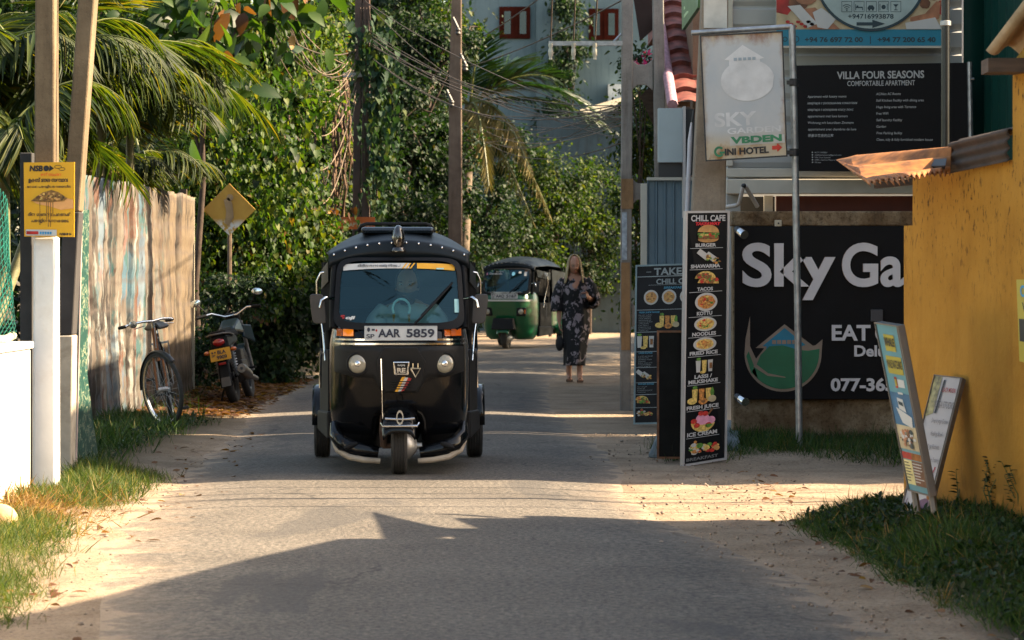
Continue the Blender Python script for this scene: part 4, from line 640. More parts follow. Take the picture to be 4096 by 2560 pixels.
# ================================================================== LEFT: WALL, POLES, FENCE
ww = thing('boundary_wall', 'low bright white plastered boundary wall with green mesh above it', 'wall', (-3.0, 17, 0))
t = NT('flaking whitewash'); v = t.coord('Object'); z = t.n('SeparateXYZ', Vector=v); lo = t.n('MapRange', Value=z.outputs[2], i1=.5, i2=.05); f_ = t.n('Math', _operation='MULTIPLY', i0=lo.outputs[0], i1=t.noise(t.coord('Object', (6, 6, 1.5)), 2., 6., .7))
c = t.mix(t.ramp(f_.outputs[0], [(.36, 0.), (.5, .85)]), t.mix(t.noise(v, 3., 5.), (.78, .77, .75), (.85, .84, .82)), (.42, .29, .19)); t.col(c); t.b.inputs['Roughness'].default_value = .85; t.bump(t.noise(v, 20., 6.), .2, .01)
mb = MB(t.m); mb.bx(-3.17, -2.97, 3, 18.42, -.2, .93); mb.bx(-3.19, -2.95, 2.99, 18.43, .932, .975); mb.build('wall_body', None, ww, bevel=.01)
gm = thing('mesh_fence', 'sagging turquoise green mesh stretched above the white wall', 'fence', (-3.07, 17.5, .98))
GM = M('turquoise mesh cord', (.008, .13, .095), .6, var=.4, vs=9); mb = MB(GM); ny, nz = 150, 26; y0, y1 = 9.5, 18.32
def mp(i, j):
    y = y0 + (y1 - y0) * (i + .5 * (j % 2)) / ny; q = j / nz; top = 1.93 - .30 * max(0, (y - 17.3)) ** 1.3 + .03 * math.sin(y * 4); z = 1.0 + (top - 1.0) * q
    return Vector((-3.07 + .03 * math.sin(y * 9 + z * 6) + .05 * math.sin(y * 2.2 + 1) * q, y + .01 * math.sin(z * 20), z))
for j in range(nz):
    for i in range(ny):
        a = mp(i, j); b = mp(i + (0 if j % 2 == 0 else 1), j + 1); c_ = mp(i + (-1 if j % 2 == 0 else 0), j + 1)
        for q in (b, c_): mb.tube([a, q], .0038, 3, False)
mb.build('net', None, gm)
mb = MB(M('pale sisal rope', (.36, .37, .22), .9, var=.4, vs=30, bump=.4)); mb.tube([(-3.05 + .012 * math.sin(i), y0 + (y1 - y0) * i / 30, 1.005 + .012 * math.sin(i * 1.7)) for i in range(31)], .026, 8); mb.build('edge_rope', None, gm, smooth=60)
p_ = thing('fence_post', 'dark square post holding the green mesh behind the front pole', 'post', at(122, 1800, 18.6)); mb = MB(M('dark grey post', (.035, .033, .032), .8, var=.3)); a, b = at(86, 612, 18.9), at(134, 1800, 18.9); mb.bx(a.x, b.x, 18.84, 18.98, 0, a.z); mb.build('shaft', None, p_, bevel=.006)
up = thing('concrete_pole', 'upright square concrete pole with white painted base carrying the yellow notice', 'utility pole', (at(188, 0, 18.75).x, 18.75, 0))
mb = MB(POLE_C); polebox(mb, [(-900, 146, 214), (0, 140, 217), (640, 136, 219), (945, 134, 220)], 18.66, .18); mb.build('shaft', None, up, bevel=.012)
mb = MB(WHITE_P); polebox(mb, [(946, 133, 221), (1990, 129, 223), (2080, 129, 223)], 18.655, .19); mb.build('painted_base', None, up, bevel=.014)
lp = thing('leaning_pole', 'concrete pole that leans, with a dark band and cream base, behind the front pole', 'utility pole', (at(255, 0, 20.4).x, 20.4, 0))
mb = MB(POLE_C); polebox(mb, [(-900, 380, 450), (0, 311, 378), (620, 268, 333), (846, 254, 318)], 20.3, .19); mb.build('shaft', None, lp, bevel=.012)
mb = MB(M('dark pole band', (.045, .040, .038), .8, var=.35, vs=4)); polebox(mb, [(847, 253, 318), (1340, 226, 291)], 20.295, .20); mb.build('dark_band', None, lp, bevel=.01)  # darker length between the shaft and the cream base
mb = MB(M('cream stained base', (.46, .40, .31), .85, var=.2, dirt=.5, dirtc='#5a452f', ds=4)); polebox(mb, [(1341, 225, 292), (1860, 212, 284), (1900, 212, 284)], 20.29, .21); mb.build('painted_base', None, lp, bevel=.01)
# yellow notice
ns = thing('loan_notice', 'yellow gold loan notice with gold heap picture strapped to the white based pole', 'sign', at(196, 800, 18.6))
t = NT('glossy yellow print'); v = t.coord('Generated'); s_ = t.n('SeparateXYZ', Vector=v); dd = t.n('VectorMath', _operation='DISTANCE', i0=v, i1=(.35, .5, .55)); c = t.ramp(dd.outputs['Value'], [(.1, (.74, .58, .05)), (.55, (.72, .37, .008))]); t.col(c); t.b.inputs['Roughness'].default_value = .45
pan = Panel(at(95, 650, 18.6), at(298, 648, 18.6), at(297, 948, 18.6), at(97, 946, 18.6), 138, 957, 302, 443)
mb = MB(t.m); pan.board(mb, .012); mb.build('board', None, ns); mb = MB(PBLK); pan.text(mb, 'NSB', 172, 1008, 32, 1, 'L', .05, .12, width=80); pan.disc(mb, 272, 993, 17, 17, 1, 20); pan.poly(mb, [(292, 974), (318, 994), (288, 1012)], 1); pan.ring(mb, 342, 985, 22, 11, 3, 1, 16); pan.ring(mb, 366, 998, 20, 10, 3, 1, 16)
pan.text(mb, 'ഉകസ് ണയ സേവാവ', 283, 1073, 22, 1, width=236, bold=.045); pan.text(mb, 'അധമ പൊളിയട വൈഡിമ', 288, 1108, 13, 1, width=262, bold=.03); pan.text(mb, 'ദിന ഗണനട പമണക്', 290, 1276, 18, 1, width=256, bold=.03); pan.text(mb, 'പൊളിയ അയകെരേ', 294, 1313, 18, 1, width=224, bold=.03); pan.text(mb, 'NSB', 351, 1390, 14, 1, 'L', .04, .12, width=38); pan.disc(mb, 398, 1383, 7, 7, 1, 12); pan.poly(mb, [(410, 1376), (425, 1384), (410, 1391)], 1); mb.build('black_lettering', None, ns)
mb = MB(M('print orange red', (.72, .14, .01), .5)); pan.text(mb, 'രന് സഹന', 302, 1038, 17, 1, width=126, bold=.04); mb.build('orange_lettering', None, ns)
mb = MB(M('printed hand', (.74, .36, .12), .5, var=.15)); pan.poly(mb, [(175, 1182), (215, 1192), (310, 1196), (390, 1170), (432, 1180), (436, 1230), (360, 1240), (300, 1222), (220, 1205)], 1); mb.use(M('printed gold chain', (.22, .11, .02), .5, var=.9, vs=60)); pan.poly(mb, [(180, 1188), (215, 1160), (255, 1135), (305, 1122), (345, 1135), (398, 1170), (380, 1188), (290, 1194)], 2); [pan.rect(mb, x, 1190, x + 4, 1190 + l, 2) for x, l in ((232, 140), (272, 120), (282, 152), (296, 150), (310, 90))]; bits(pan, mb, 288, 1165, 85, 30, 40, [F_YE, PBRN, F_BUN], 2.5, .08); mb.build('gold_picture', None, ns)
mb = MB(PWHT); pan.rect(mb, 148, 1358, 334, 1394, 1); mb.use(PRED); pan.rect(mb, 152, 1368, 224, 1386, 2); mb.use(PBLU); [pan.disc(mb, 238 + 15 * i, 1378, 6, 8, 2, 10) for i in range(5)]; mb.build('logo_strip', None, ns)
# narrow green board edge-on
gb = thing('narrow_board', 'thin green patterned board seen nearly edge on with a red and white rim', 'sign', at(330, 1880, 20.9))
P = [(330, 842), (357, 838), (350, 1500), (372, 1680), (396, 1842), (330, 1880), (306, 1892)]; f0 = [at(x, y, 20.7 + (x - 303) * .006) for x, y in P]; t = NT('leaf print green'); v = t.coord('Object', (1, 1, 1), (0, 0, .6)); vo = t.n('TexVoronoi', Vector=v, Scale=14.); c = t.ramp(t.noise(v, 11., 3., .6, 1.5), [(.40, (.012, .05, .04)), (.50, (.03, .09, .065)), (.55, (.26, .26, .17)), (.58, (.02, .07, .06)), (.68, (.05, .12, .14)), (.74, (.22, .12, .16))], 'CONSTANT'); t.col(c)
mb = MB(t.m); mb.hexa(f0, [p + Vector((-.02, .03, 0)) for p in f0]); mb.build('board', None, gb); mb = MB(M('red white rim', (.55, .40, .36), .5, var=.5, vs=3)); mb.tube([at(328, 838, 20.68), at(304, 1893, 20.68)], .0065, 6); mb.build('rim', None, gb)
# painted fence
t = NT('streaked painted sheet'); v = t.coord('Object'); s_ = t.n('SeparateXYZ', Vector=v); v1 = t.coord('Object', (1, 1.9, .42)); v2 = t.coord('Object', (1, 3.4, .5))
c1 = t.ramp(t.noise(v1, 1.5, 6., .7, .3), [(.34, (.085, .06, .05)), (.45, (.19, .155, .125)), (.55, (.30, .26, .22)), (.66, (.13, .10, .085))])
for off, sc, th, amt, colr in ((3.1, 2.6, .53, .95, (.46, .48, .46)), (7.7, 2.0, .535, .95, (.04, .16, .17)), (12.3, 2.4, .56, .9, (.20, .075, .04)), (17.9, 1.8, .55, .7, (.13, .24, .36)), (22.2, 3.0, .60, .75, (.36, .22, .20)), (29.4, 2.2, .55, .9, (.022, .016, .016))):
    vo_ = t.n('VectorMath', _operation='ADD', i0=v1, i1=(0, off, off * .7)).outputs[0]; c1 = t.mix(t.ramp(t.noise(vo_, sc, 5., .66, .3), [(th, 0.), (th + .035, amt)]), c1, colr)
c2 = t.ramp(t.noise(v2, 1.3, 6., .7), [(.36, (.03, .022, .018)), (.45, (.17, .12, .075)), (.55, (.28, .205, .13)), (.64, (.055, .038, .026))])
q = t.n('MapRange', Value=s_.outputs[1], i1=.2, i2=1.6); n_ = t.n('Math', _operation='ADD', i0=q.outputs[0], i1=t.n('Math', _operation='MULTIPLY_ADD', i0=t.noise(v1, .9, 3.), i1=1.2, i2=-.6).outputs[0]); n_.use_clamp = True; c = t.mix(n_.outputs[0], c1, c2)
bl = t.n('VectorMath', _operation='DISTANCE', i0=t.coord('Object', (0, 2.2, .8)), i1=(0, -.75, 1.05)); c = t.mix(t.ramp(bl.outputs['Value'], [(.10, .7), (.34, 0.)]), c, (.035, .19, .29))
zz = t.n('MapRange', Value=s_.outputs[2], i1=.55, i2=.0); dk = t.n('Math', _operation='MULTIPLY', i0=zz.outputs[0], i1=t.noise(v1, 2., 5.)); c = t.mix(dk.outputs[0], c, (.06, .05, .04))
sm_ = t.n('Math', _operation='PINGPONG', i0=t.n('MULTIPLY_ADD' if False else 'Math', _operation='MULTIPLY_ADD', i0=t.noise(v, 3., 3.), i1=.22, i2=s_.outputs[2]).outputs[0], i1=.145); c = t.mix(1., c, (.50, .50, .485), 'MULTIPLY'); c = t.mix(t.ramp(sm_.outputs[0], [(.0, .5), (.035, 0.)]), c, (.08, .06, .05)); t.col(c); t.b.inputs['Roughness'].default_value = .7; t.bump(t.noise(v2, 4., 6.), .5, .02)
fn = thing('painted_fence', 'tall fence of weathered vertical sheets streaked with turquoise cream and brown paint', 'fence', (-3.75, 30, 0)); A, B = Vector((-3.97, 27.4, 0)), Vector((-3.555, 33.3, 0)); mb = MB(t.m)
fr = random.Random(3); offs = [fr.uniform(-.025, .025) for _ in range(40)]; tops = [fr.uniform(-.015, .015) for _ in range(40)]
def ff(u, v):
    k = int(min(u, .999) * 26); z = -.1 + v * (2.42 - .05 * u + tops[k]); row = int(z / .29) if z > 0 else 0; p = A.lerp(B, u); bulge = .016 * math.sin(u * 26 * 2 * math.pi) + offs[k] * .7 + .012 * (1 - ((z / .29) % 1)) + .02 * math.sin(u * 9 + v * 5)
    return (p.x + bulge, p.y, z)
mb.grid(ff, 312, 48); mb.build('sheeting', None, fn, smooth=35, solid=.02)
for q in (.01, .25, .5, .75, .985): mb = MB(DARKW); mb.box((A.lerp(B, q).x - .09, A.lerp(B, q).y, 1.1), (.07, .07, 2.5)); mb.build('post', None, fn)
mb = MB(M('grey end batten', (.34, .30, .22), .85, var=.3, vs=4, stretch=(1, 1, .3))); mb.bx(B.x - .05, B.x + .012, B.y + .012, B.y + .05, -.1, 2.26); mb.build('end_batten', None, fn)
# diamond warning sign
ds_ = thing('warning_sign', 'old yellow diamond warning sign with faded symbol among the vines', 'road sign', at(917, 1250, 35)); cz = at(917, 838, 35); hd = 105 * 35 / F
t = NT('peeling yellow sign'); v = t.coord('Object'); c = t.mix(t.ramp(t.noise(v, 5., 6.), [(.3, 0.), (.7, 1.)]), (.36, .18, .016), (.48, .27, .035)); pe = t.n('SeparateXYZ', Vector=v); pz = t.n('MapRange', Value=pe.outputs[2], i1=1.10, i2=1.03); pm = t.n('Math', _operation='MULTIPLY', i0=pz.outputs[0], i1=t.ramp(t.noise(v, 12., 5., .7), [(.44, 0.), (.52, 1.)])); c = t.mix(pm.outputs[0], c, (.55, .52, .46)); t.col(c); t.b.inputs['Roughness'].default_value = .55
mb = MB(t.m); D4 = [Vector((cz.x, 35, cz.z + hd)), Vector((cz.x - hd, 35, cz.z)), Vector((cz.x, 35, cz.z - hd)), Vector((cz.x + hd, 35, cz.z))]; mb.hexa(D4, [p + Vector((0, .012, 0)) for p in D4]); plate_ = mb.build('sign_plate', None, ds_, bevel=.004)
pan = PX(812, 733, 1022, 943, 34.995); mb = MB(M('faded sign ink', (.30, .19, .09), .6, var=.3)); pan.poly(mb, [(895, 800), (915, 790), (930, 815), (935, 870), (915, 905), (900, 890), (905, 845)], 1); pan.disc(mb, 920, 790, 14, 14, 1, 12); mb.build('faded_symbol', None, ds_)
mb = MB(M('rusty sign post', (.12, .08, .05), .7, .2, var=.4, vs=8, dirt=.5, dirtc='#4a3020')); mb.tube([(cz.x, 35.04, 0), (cz.x, 35.04, cz.z + .2)], .026, 8); mb.build('post', None, ds_)
# twin rail pole and orange sign
rp = thing('rail_pole', 'dark twin rail power pole wrapped in hanging vines behind the black three wheeler', 'utility pole', at(1440, 1300, 40))
RAIL = M('dark brown steel', (.065, .045, .038), .7, .3, var=.4, vs=3, dirt=.5, dirtc='#6a4a38', ds=2); mb = MB(RAIL)
for x0, x1, xt in ((1402, 1436, 1424), (1443, 1478, 1452)): a, b = at(x0, 1300, 40), at(x1, 1300, 40); tx = at(xt, 0, 40).x; w = (b.x - a.x); mb.hexa([(a.x, 39.95, 0), (a.x, 40.1, 0), (b.x, 40.1, 0), (b.x, 39.95, 0)], [(tx, 39.95, 6.0), (tx, 40.1, 6.0), (tx + w * .8, 40.1, 6.0), (tx + w * .8, 39.95, 6.0)])
mb.build('shaft', None, rp, bevel=.01); mb = MB(GALV); mb.box(at(1440, 300, 39.9), (.45, .08, .06)); mb.build('bracket', None, rp)
os_ = thing('orange_sign', 'small orange rectangular sign with white lettering at the foot of the rail pole', 'sign', at(1408, 892, 39.5)); pan = PX(1352, 868, 1500, 917, 39.5); mb = MB(M('orange board', (.50, .105, .012), .6, var=.2, vs=3)); pan.board(mb, .02); mb.build('board', None, os_); mb = MB(PCRM); pan.text(mb, 'CAPYBARA', 1383, 906, 16, 1, 'L', .02, width=105); pan.text(mb, 'F', 1372, 898, 22, 1, 'L', .0); mb.build('lettering', None, os_)
mp_ = thing('concrete_pole', 'brown pole with a sunlit edge standing before the blue house', 'utility pole', at(1826, 1200, 49.5)); mb = MB(concrete('brown weathered pole', (.11, .075, .055), (.21, .15, .11))); polebox(mb, [(-900, 1800, 1842), (0, 1806, 1846), (300, 1796, 1846), (1350, 1790, 1850)], 49.5, .2); mb.build('shaft', None, mp_, bevel=.015)
for y, x in ((90, 1820), (235, 1850), (380, 1795)): mb = MB(M('grey glazed insulator', (.05, .046, .04), .5, var=.3)); mb.tube([at(x - 8, y - 20, 49.45), at(x + 12, y + 22, 49.4)], .022, 6); mb.lathe([(.03, 0), (.045, .03), (.03, .06), (.045, .09), (.02, .12)], at(x + 12, y + 22, 49.4), (0, 0, -1), 10); mb.build('insulator', None, mp_)
# far blue house
fh = thing('blue_house', 'tall pale blue house with small brown shuttered windows above the trees', 'house', (1, 78, 0)); BLUE = concrete('blue limewash', (.115, .160, .172), (.15, .20, .215), '#1c2a2e', .35, 1.)
X = lambda x, d=76.: at(x, 0, d).x
mb = MB(BLUE); mb.bx(X(1780), X(2143), 76, 77, -.5, 12); mb.bx(X(2143) + .004, X(2212), 75.75, 77, -.5, 12); mb.bx(X(2212) + .004, X(2700), 76.2, 77, -.5, 12); mb.bx(X(1780) + .003, X(2699), 77.004, 84, -.5, 11.9); mb.build('wall', None, fh)
WBR = M('red brown shutter wood', (.045, .007, .003), .8, spec=.08, var=.25, vs=4); GLS = M('dark window glass', (.02, .05, .06), .12, var=.3, vs=2)
for x0, y0, x1, y1, d in ((1997, 27, 2121, 155, 76), (2355, 35, 2474, 160, 76.2)):
    a, b = at(x0, y1, d), at(x1, y0, d); w = b.x - a.x; mb = MB(WBR); mb.bx(a.x, b.x, d - .05, d - .003, a.z, b.z); wo = mb.build('window', None, fh)
    for k in (0, 1): q = a.x + w * (.5 * k + .16); mb = MB(GLS); mb.bx(q, q + w * .21, d - .062, d - .052, a.z + .12, b.z - .12); mb.build('pane', None, wo); mb = MB(WBR); mb.bx(a.x + w * .5 * k + .01, a.x + w * (.5 * k + .08), d - .075, d - .0515, a.z + .02, b.z - .02); mb.build('sash', None, wo)
mb = MB(M('white condenser box', (.55, .57, .55), .5)); a = at(2470, 375, 76.1); mb.bx(a.x - .25, a.x + .25, 75.75, 76.15, a.z - .22, a.z + .22); mb.build('air_unit', None, fh)
ax = thing('annex_house', 'lower grey blue annex with a slanted roof edge below the blue house', 'house', (2.5, 74, 0)); mb = MB(concrete('slate blue wall', (.055, .08, .092), (.08, .11, .125))); mb.bx(at(2150, 0, 73.5).x, 6, 73.5, 75.6, -.3, at(0, 470, 73.5).z); mb.build('wall', None, ax); mb = MB(ASB); a, b = at(2330, 478, 73.0), at(2700, 368, 73.0); mb.hexa([a, a + Vector((0, 2.6, .3)), b + Vector((0, 2.6, .3)), b], [a + Vector((0, 0, .09)), a + Vector((0, 2.6, .39)), b + Vector((0, 2.6, .39)), b + Vector((0, 0, .09))]); mb.build('roof', None, ax)
# ================================================================== OVERHEAD CABLES
CAB = M('brown cable sheath', (.075, .055, .042), .7, var=.4); CABP = M('sunlit pale cable', (.20, .145, .10), .7, var=.3)  # second cable colour is a paler copy with sunlight put into it
def cable(p0, p1, sag, r, m=CAB, n=18, lab='thin brown overhead cable drooping across the trees', grp='overhead cables'):
    mb = MB(m); pts = []
    for i in range(n + 1): q = i / n; p = Vector(p0).lerp(Vector(p1), q); p.z -= sag * 4 * q * (1 - q); pts.append(p)
    mb.tube(pts, r, 5); o = mb.build('overhead_cable', smooth=180); recenter(o, p0); return tag(o, lab, 'cable', grp)
cr = random.Random(11)
for i in range(9):   # bundle sweeping down from the upper left to the rail pole
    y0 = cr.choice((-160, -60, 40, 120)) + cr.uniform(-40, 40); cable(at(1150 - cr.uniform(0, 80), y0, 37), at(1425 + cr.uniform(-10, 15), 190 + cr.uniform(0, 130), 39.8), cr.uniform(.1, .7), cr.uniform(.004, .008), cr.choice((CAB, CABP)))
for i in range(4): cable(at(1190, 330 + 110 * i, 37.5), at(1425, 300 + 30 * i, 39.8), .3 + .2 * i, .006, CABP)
for i in range(9):    # from the rail pole across to the ladder pole
    cable(at(1460, 150 + cr.uniform(-180, 60), 39.9), at(2490, 430 + cr.uniform(-10, 130), 30.8), cr.uniform(.15, .5), cr.uniform(.004, .007))
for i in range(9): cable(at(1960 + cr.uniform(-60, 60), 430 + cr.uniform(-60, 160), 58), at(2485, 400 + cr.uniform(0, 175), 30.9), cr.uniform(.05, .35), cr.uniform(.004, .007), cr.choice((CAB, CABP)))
for x in (2203, 2294, 2380): cable(at(x, 160, 30.7), at(x + 30 + (x - 2200) * .12, -900, 24), .05, .008)
for z_, d in ((3.35, 19.15), (3.3, 18.6), (3.3, 18.2), (3.3, 17.55)): cable((-6, d + .30, z_ + .2), (9, d - .1, z_), .10, .017, lab='cable strung across the lane above its sunlit strip', grp='cables over the lane')
for y0, y1 in ((215, 0), (140, -300)): cable(at(1840, y0 + 60, 58), at(2600, y1 - 60, 31), .1, .010)
# ================================================================== THREE WHEELERS
def ellp(a, b, e, n): return [(a * math.copysign(abs(math.cos(2 * math.pi * i / n)) ** e, math.cos(2 * math.pi * i / n)), b * math.copysign(abs(math.sin(2 * math.pi * i / n)) ** e, math.sin(2 * math.pi * i / n))) for i in range(n)]
RUB = M('tyre rubber', (.026, .024, .022), .85, var=.3, vs=30, dirt=.3, dirtc='#3c352c', ds=12); TRIM = M('black plastic trim', (.007, .0075, .009), .6, spec=.18, var=.25, vs=9); RUBM = M('dark vinyl hood', (.005, .0095, .014), .5, spec=.25, var=.3, vs=5, bump=.1, bs=60.); SEAT = M('black seat vinyl', (.008, .008, .009), .7, spec=.1); FLOOR = M('dark cabin floor', (.02, .018, .017), .8); CHRM = M('bright chrome trim', (.66, .68, .70), .18, 1., var=.08)
def lens(name, col, emis=0.):
    t = NT(name); v = t.coord('Object'); w = t.n('TexWave', Vector=v, Scale=60.); t.col(t.mix(t.ramp(w.outputs['Fac'], [(.3, 0.), (.7, 1.)]), tuple(x * .75 for x in col), col)); t.b.inputs['Roughness'].default_value = .12; t.b.inputs['Coat Weight'].default_value = 1.; t.b.inputs['Coat Roughness'].default_value = .03
    if emis: t.b.inputs['Emission Color'].default_value = col + (1,); t.b.inputs['Emission Strength'].default_value = emis
    return t.m
HEADL = lens('headlamp glass', (.30, .28, .22)); AMB = lens('amber lens', (.55, .11, .008)); AMBL = lens('lit amber bulb', (.80, .22, .012), .12); REDL = lens('red lens', (.38, .006, .012))
def glass():
    t = NT('windscreen glass'); tr = t.n('BsdfTransparent'); tr.inputs[0].default_value = (.46, .77, .80, 1); g = t.n('BsdfGlossy', Roughness=.03); g.inputs[0].default_value = (.55, .95, 1, 1); fr = t.n('Fresnel', IOR=1.5); k = t.n('Math', _operation='MULTIPLY_ADD', i0=fr.outputs[0], i1=1.0, i2=.025); m = t.n('MixShader', i0=k.outputs[0]); t.l(tr.outputs[0], m.inputs[1]); t.l(g.outputs[0], m.inputs[2]); t.l(m.outputs[0], t.out.inputs[0]); return t.m
GLASS = glass(); PLATE = M('white plate face', (.42, .43, .44), .4, var=.05); PLINK = M('plate ink', (.012, .014, .03), .5)
def wheel(root, c, r, w, name='wheel', hub=True, ax=(1, 0, 0)):
    h = w / 2; k = []
    prof = [(r * .56, -h * .8), (r * .8, -h), (r * .93, -h * .95), (r * .985, -h * .78)]
    for q in (-.5, -.17, .17, .5): prof += [(r, h * (q - .11)), (r * .975, h * (q - .07)), (r * .975, h * (q + .07)), (r, h * (q + .11))]
    prof += [(r * .985, h * .78), (r * .93, h * .95), (r * .8, h), (r * .56, h * .8)]
    mb = MB(RUB); mb.lathe(prof, c, ax, 40); o = mb.build(name, None, root, smooth=35, world=False)
    mb = MB(M('silver wheel rim', (.30, .30, .30), .45, .6, dirt=.3)); mb.lathe([(0, -h * .5), (r * .3, -h * .5), (r * .5, -h * .65), (r * .57, -h * .8), (r * .57, h * .8), (r * .5, h * .65), (r * .3, h * .5), (0, h * .5)], c, ax, 28); mb.build('rim', None, o, smooth=40, world=False); return o
def make_tuk(name, label, loc, rz, paint, plate, fancy):
    T = thing(name, label, 'three wheeler', loc, (0, 0, rz)); B = lambda mb, n, p=T, **k: mb.build(n, None, p, world=False, **k)
    Zt = [.17, .22, .30, .45, .62, .78, .90, .945, .985, 1.05]; Wt = [.40, .455, .485, .503, .508, .508, .505, .50, .492, .482]; Ft = [.36, .30, .235, .155, .10, .065, .05, .05, .085, .13]
    def cowl(x, z, o=0.):
        w = np.interp(z, Zt, Wt); f = np.interp(z, Zt, Ft); q = min(1., abs(x) / w); y = .72 - (.72 - f) * max(0., 1 - q ** 3.6) ** (1 / 3.6); y += .36 * math.exp(-((x) / .135) ** 4) * float(sstep(0, .14, .47 - z)); return y - o
    mb = MB(paint); nz = 40
    def cf(u, v):
        z = .17 + (1.06 - .17) * v; a = math.pi * u; w = float(np.interp(z, Zt, Wt)); x = -w * math.copysign(abs(math.cos(a)) ** .55, math.cos(a)); return (x, cowl(x, z), z)
    mb.grid(cf, 84, nz); B(mb, 'front_cowl', smooth=50, solid=.006)
    # floor, rear body, sills
    mb = MB(FLOOR); mb.bx(-.46, .46, .62, 2.5, .26, .33); B(mb, 'floor')
    mb = MB(paint); mb.bx(-.60, .60, 1.42, 2.52, .36, .86); B(mb, 'rear_body', bevel=.06)
    for s in (-1, 1):
        mb = MB(TRIM); x = .5 * s; mb.hexa([(x - .03, .70, .22), (x + .03, .70, .22), (x + .09 * s + .03, 1.42, .25), (x + .09 * s - .03, 1.42, .25)], [(x - .03, .70, .42), (x + .03, .70, .42), (x + .09 * s + .03, 1.42, .40), (x + .09 * s - .03, 1.42, .40)]); B(mb, 'sill', bevel=.015)
        mb = MB(TRIM); mb.tube([(.475 * s, .35, 1.03), (.478 * s, .42, 1.28), (.462 * s, .50, 1.54)], [.03, .026, .03], 8); B(mb, 'pillar', smooth=60); mb = MB(TRIM); mb.tube([(.53 * s, 1.36, .8), (.55 * s, 1.36, 1.5)], .025, 8); B(mb, 'pillar', smooth=60)
        mb = MB(M('dusty clear side curtain', (.010, .010, .010), .9, spec=.04, var=.5, vs=4)); mb.add([(.485 * s, .60, 1.02), (.575 * s, 1.30, .98), (.585 * s, 1.32, 1.42), (.50 * s, .56, 1.50)], [(0, 1, 2, 3)]); B(mb, 'side_curtain', solid=.004)
        mb = MB(CHRM); mb.tube([(.53 * s, 1.0, 1.43), (.585 * s, 1.0, 1.42), (.612 * s, 1.02, 1.36), (.612 * s, 1.04, 1.22), (.59 * s, 1.05, 1.14), (.565 * s, 1.0, .98), (.548 * s, .95, .78)], .009, 8); B(mb, 'grab_rail', smooth=60)
        mb = MB(TRIM); mb.hexa([(.50 * s, .80, .40), (.575 * s, 1.40, .40), (.60 * s, 1.40, .40), (.525 * s, .80, .40)][::s], [(.50 * s, .80, .86), (.575 * s, 1.40, .86), (.60 * s, 1.40, .86), (.525 * s, .80, .86)][::s]); B(mb, 'door_panel')
        wheel(T, (.60 * s, 2.18, .205), .205, .125)
        mb = MB(paint); mb.grid(lambda u, v: (.60 * s + (v - .5) * .145, 2.18 - .30 * math.cos(math.pi * u), .26 + .30 * math.sin(math.pi * u) ** .7), 16, 4); B(mb, 'rear_fender', smooth=60, solid=.012)
        mb = MB(CHRM); mb.tube([(.575 * s, .92, .86), (.585 * s, 1.0, .80), (.588 * s, 1.02, .58)], .010, 6); B(mb, 'door_trim', smooth=60)
        # mirrors
        mb = MB(M('mirror shell grey', (.03, .027, .027), .5, var=.15)); pts = ellp(.052, .105, .35, 28); cx, cz = .585 * s, 1.165; q = [(cx + x * (1 + .15 * (z / .1) * 0) + .012 * s * (z / .1), .30, cz + z) for x, z in pts]; mb.hexa(q[::-1], [(x, .325, z) for x, y, z in q][::-1]); m_ = B(mb, 'mirror', bevel=.006)
        mb = MB(CHRM); mb.tube([(.47 * s, .36, 1.235), (.53 * s, .30, 1.245), (.562 * s, .285, 1.225), (.572 * s, .287, 1.175)], .011, 8); B(mb, 'mirror_arm', m_, smooth=60)
    # windscreen: frame, glass
    WS = lambda x, z, o=0.: .135 + (z - 1.06) * .52 + .20 * x * x - o
    n = 64; e_ = .26
    ctr = 1.275; hw = lambda z: .462 + (1.275 - z) * .055
    out = [(x * hw(ctr + z) / .48, ctr + z) for x, z in ellp(.48, .255, e_, n)]; inn = [(x * hw(ctr + z) / .48, ctr + z + .012) for x, z in ellp(.444, .220, .3, n)]
    mb = MB(TRIM); V = [(x, WS(x, z, .01), z) for x, z in out] + [(x, WS(x, z, .02), z) for x, z in inn] + [(x, WS(x, z, -.03), z) for x, z in out] + [(x, WS(x, z, -.01), z) for x, z in inn]
    fs = []
    for i in range(n): j = (i + 1) % n; fs += [(i, j, n + j, n + i), (2 * n + i, 3 * n + i, 3 * n + j, 2 * n + j), (n + i, n + j, 3 * n + j, 3 * n + i), (i, 2 * n + i, 2 * n + j, j)]
    mb.add(V, fs); wf = B(mb, 'windscreen_frame', smooth=40)
    mb = MB(GLASS); mb.add([(x, WS(x, z, .002), z) for x, z in inn] + [(0, WS(0, ctr, .002), ctr)], [(i, (i + 1) % n, n) for i in range(n)]); B(mb, 'windscreen')
    def wpoly(mb, pts, k): mb.add([(x, WS(x, z, .008 + .003 * k), z) for x, z in pts], [tuple(range(len(pts)))])
    def wtext(mb, st, x, z, h, k, bold=.02, shear=0., width=None):
        g, f, x0, x1 = glyphs(st, bold, shear); su = h / CAP; sx = width / (x1 - x0) if width else su; mb.add([(x + (a - x0) * sx, WS(x + (a - x0) * sx, z + b * su, .008 + .003 * k), z + b * su) for a, b in g], f)
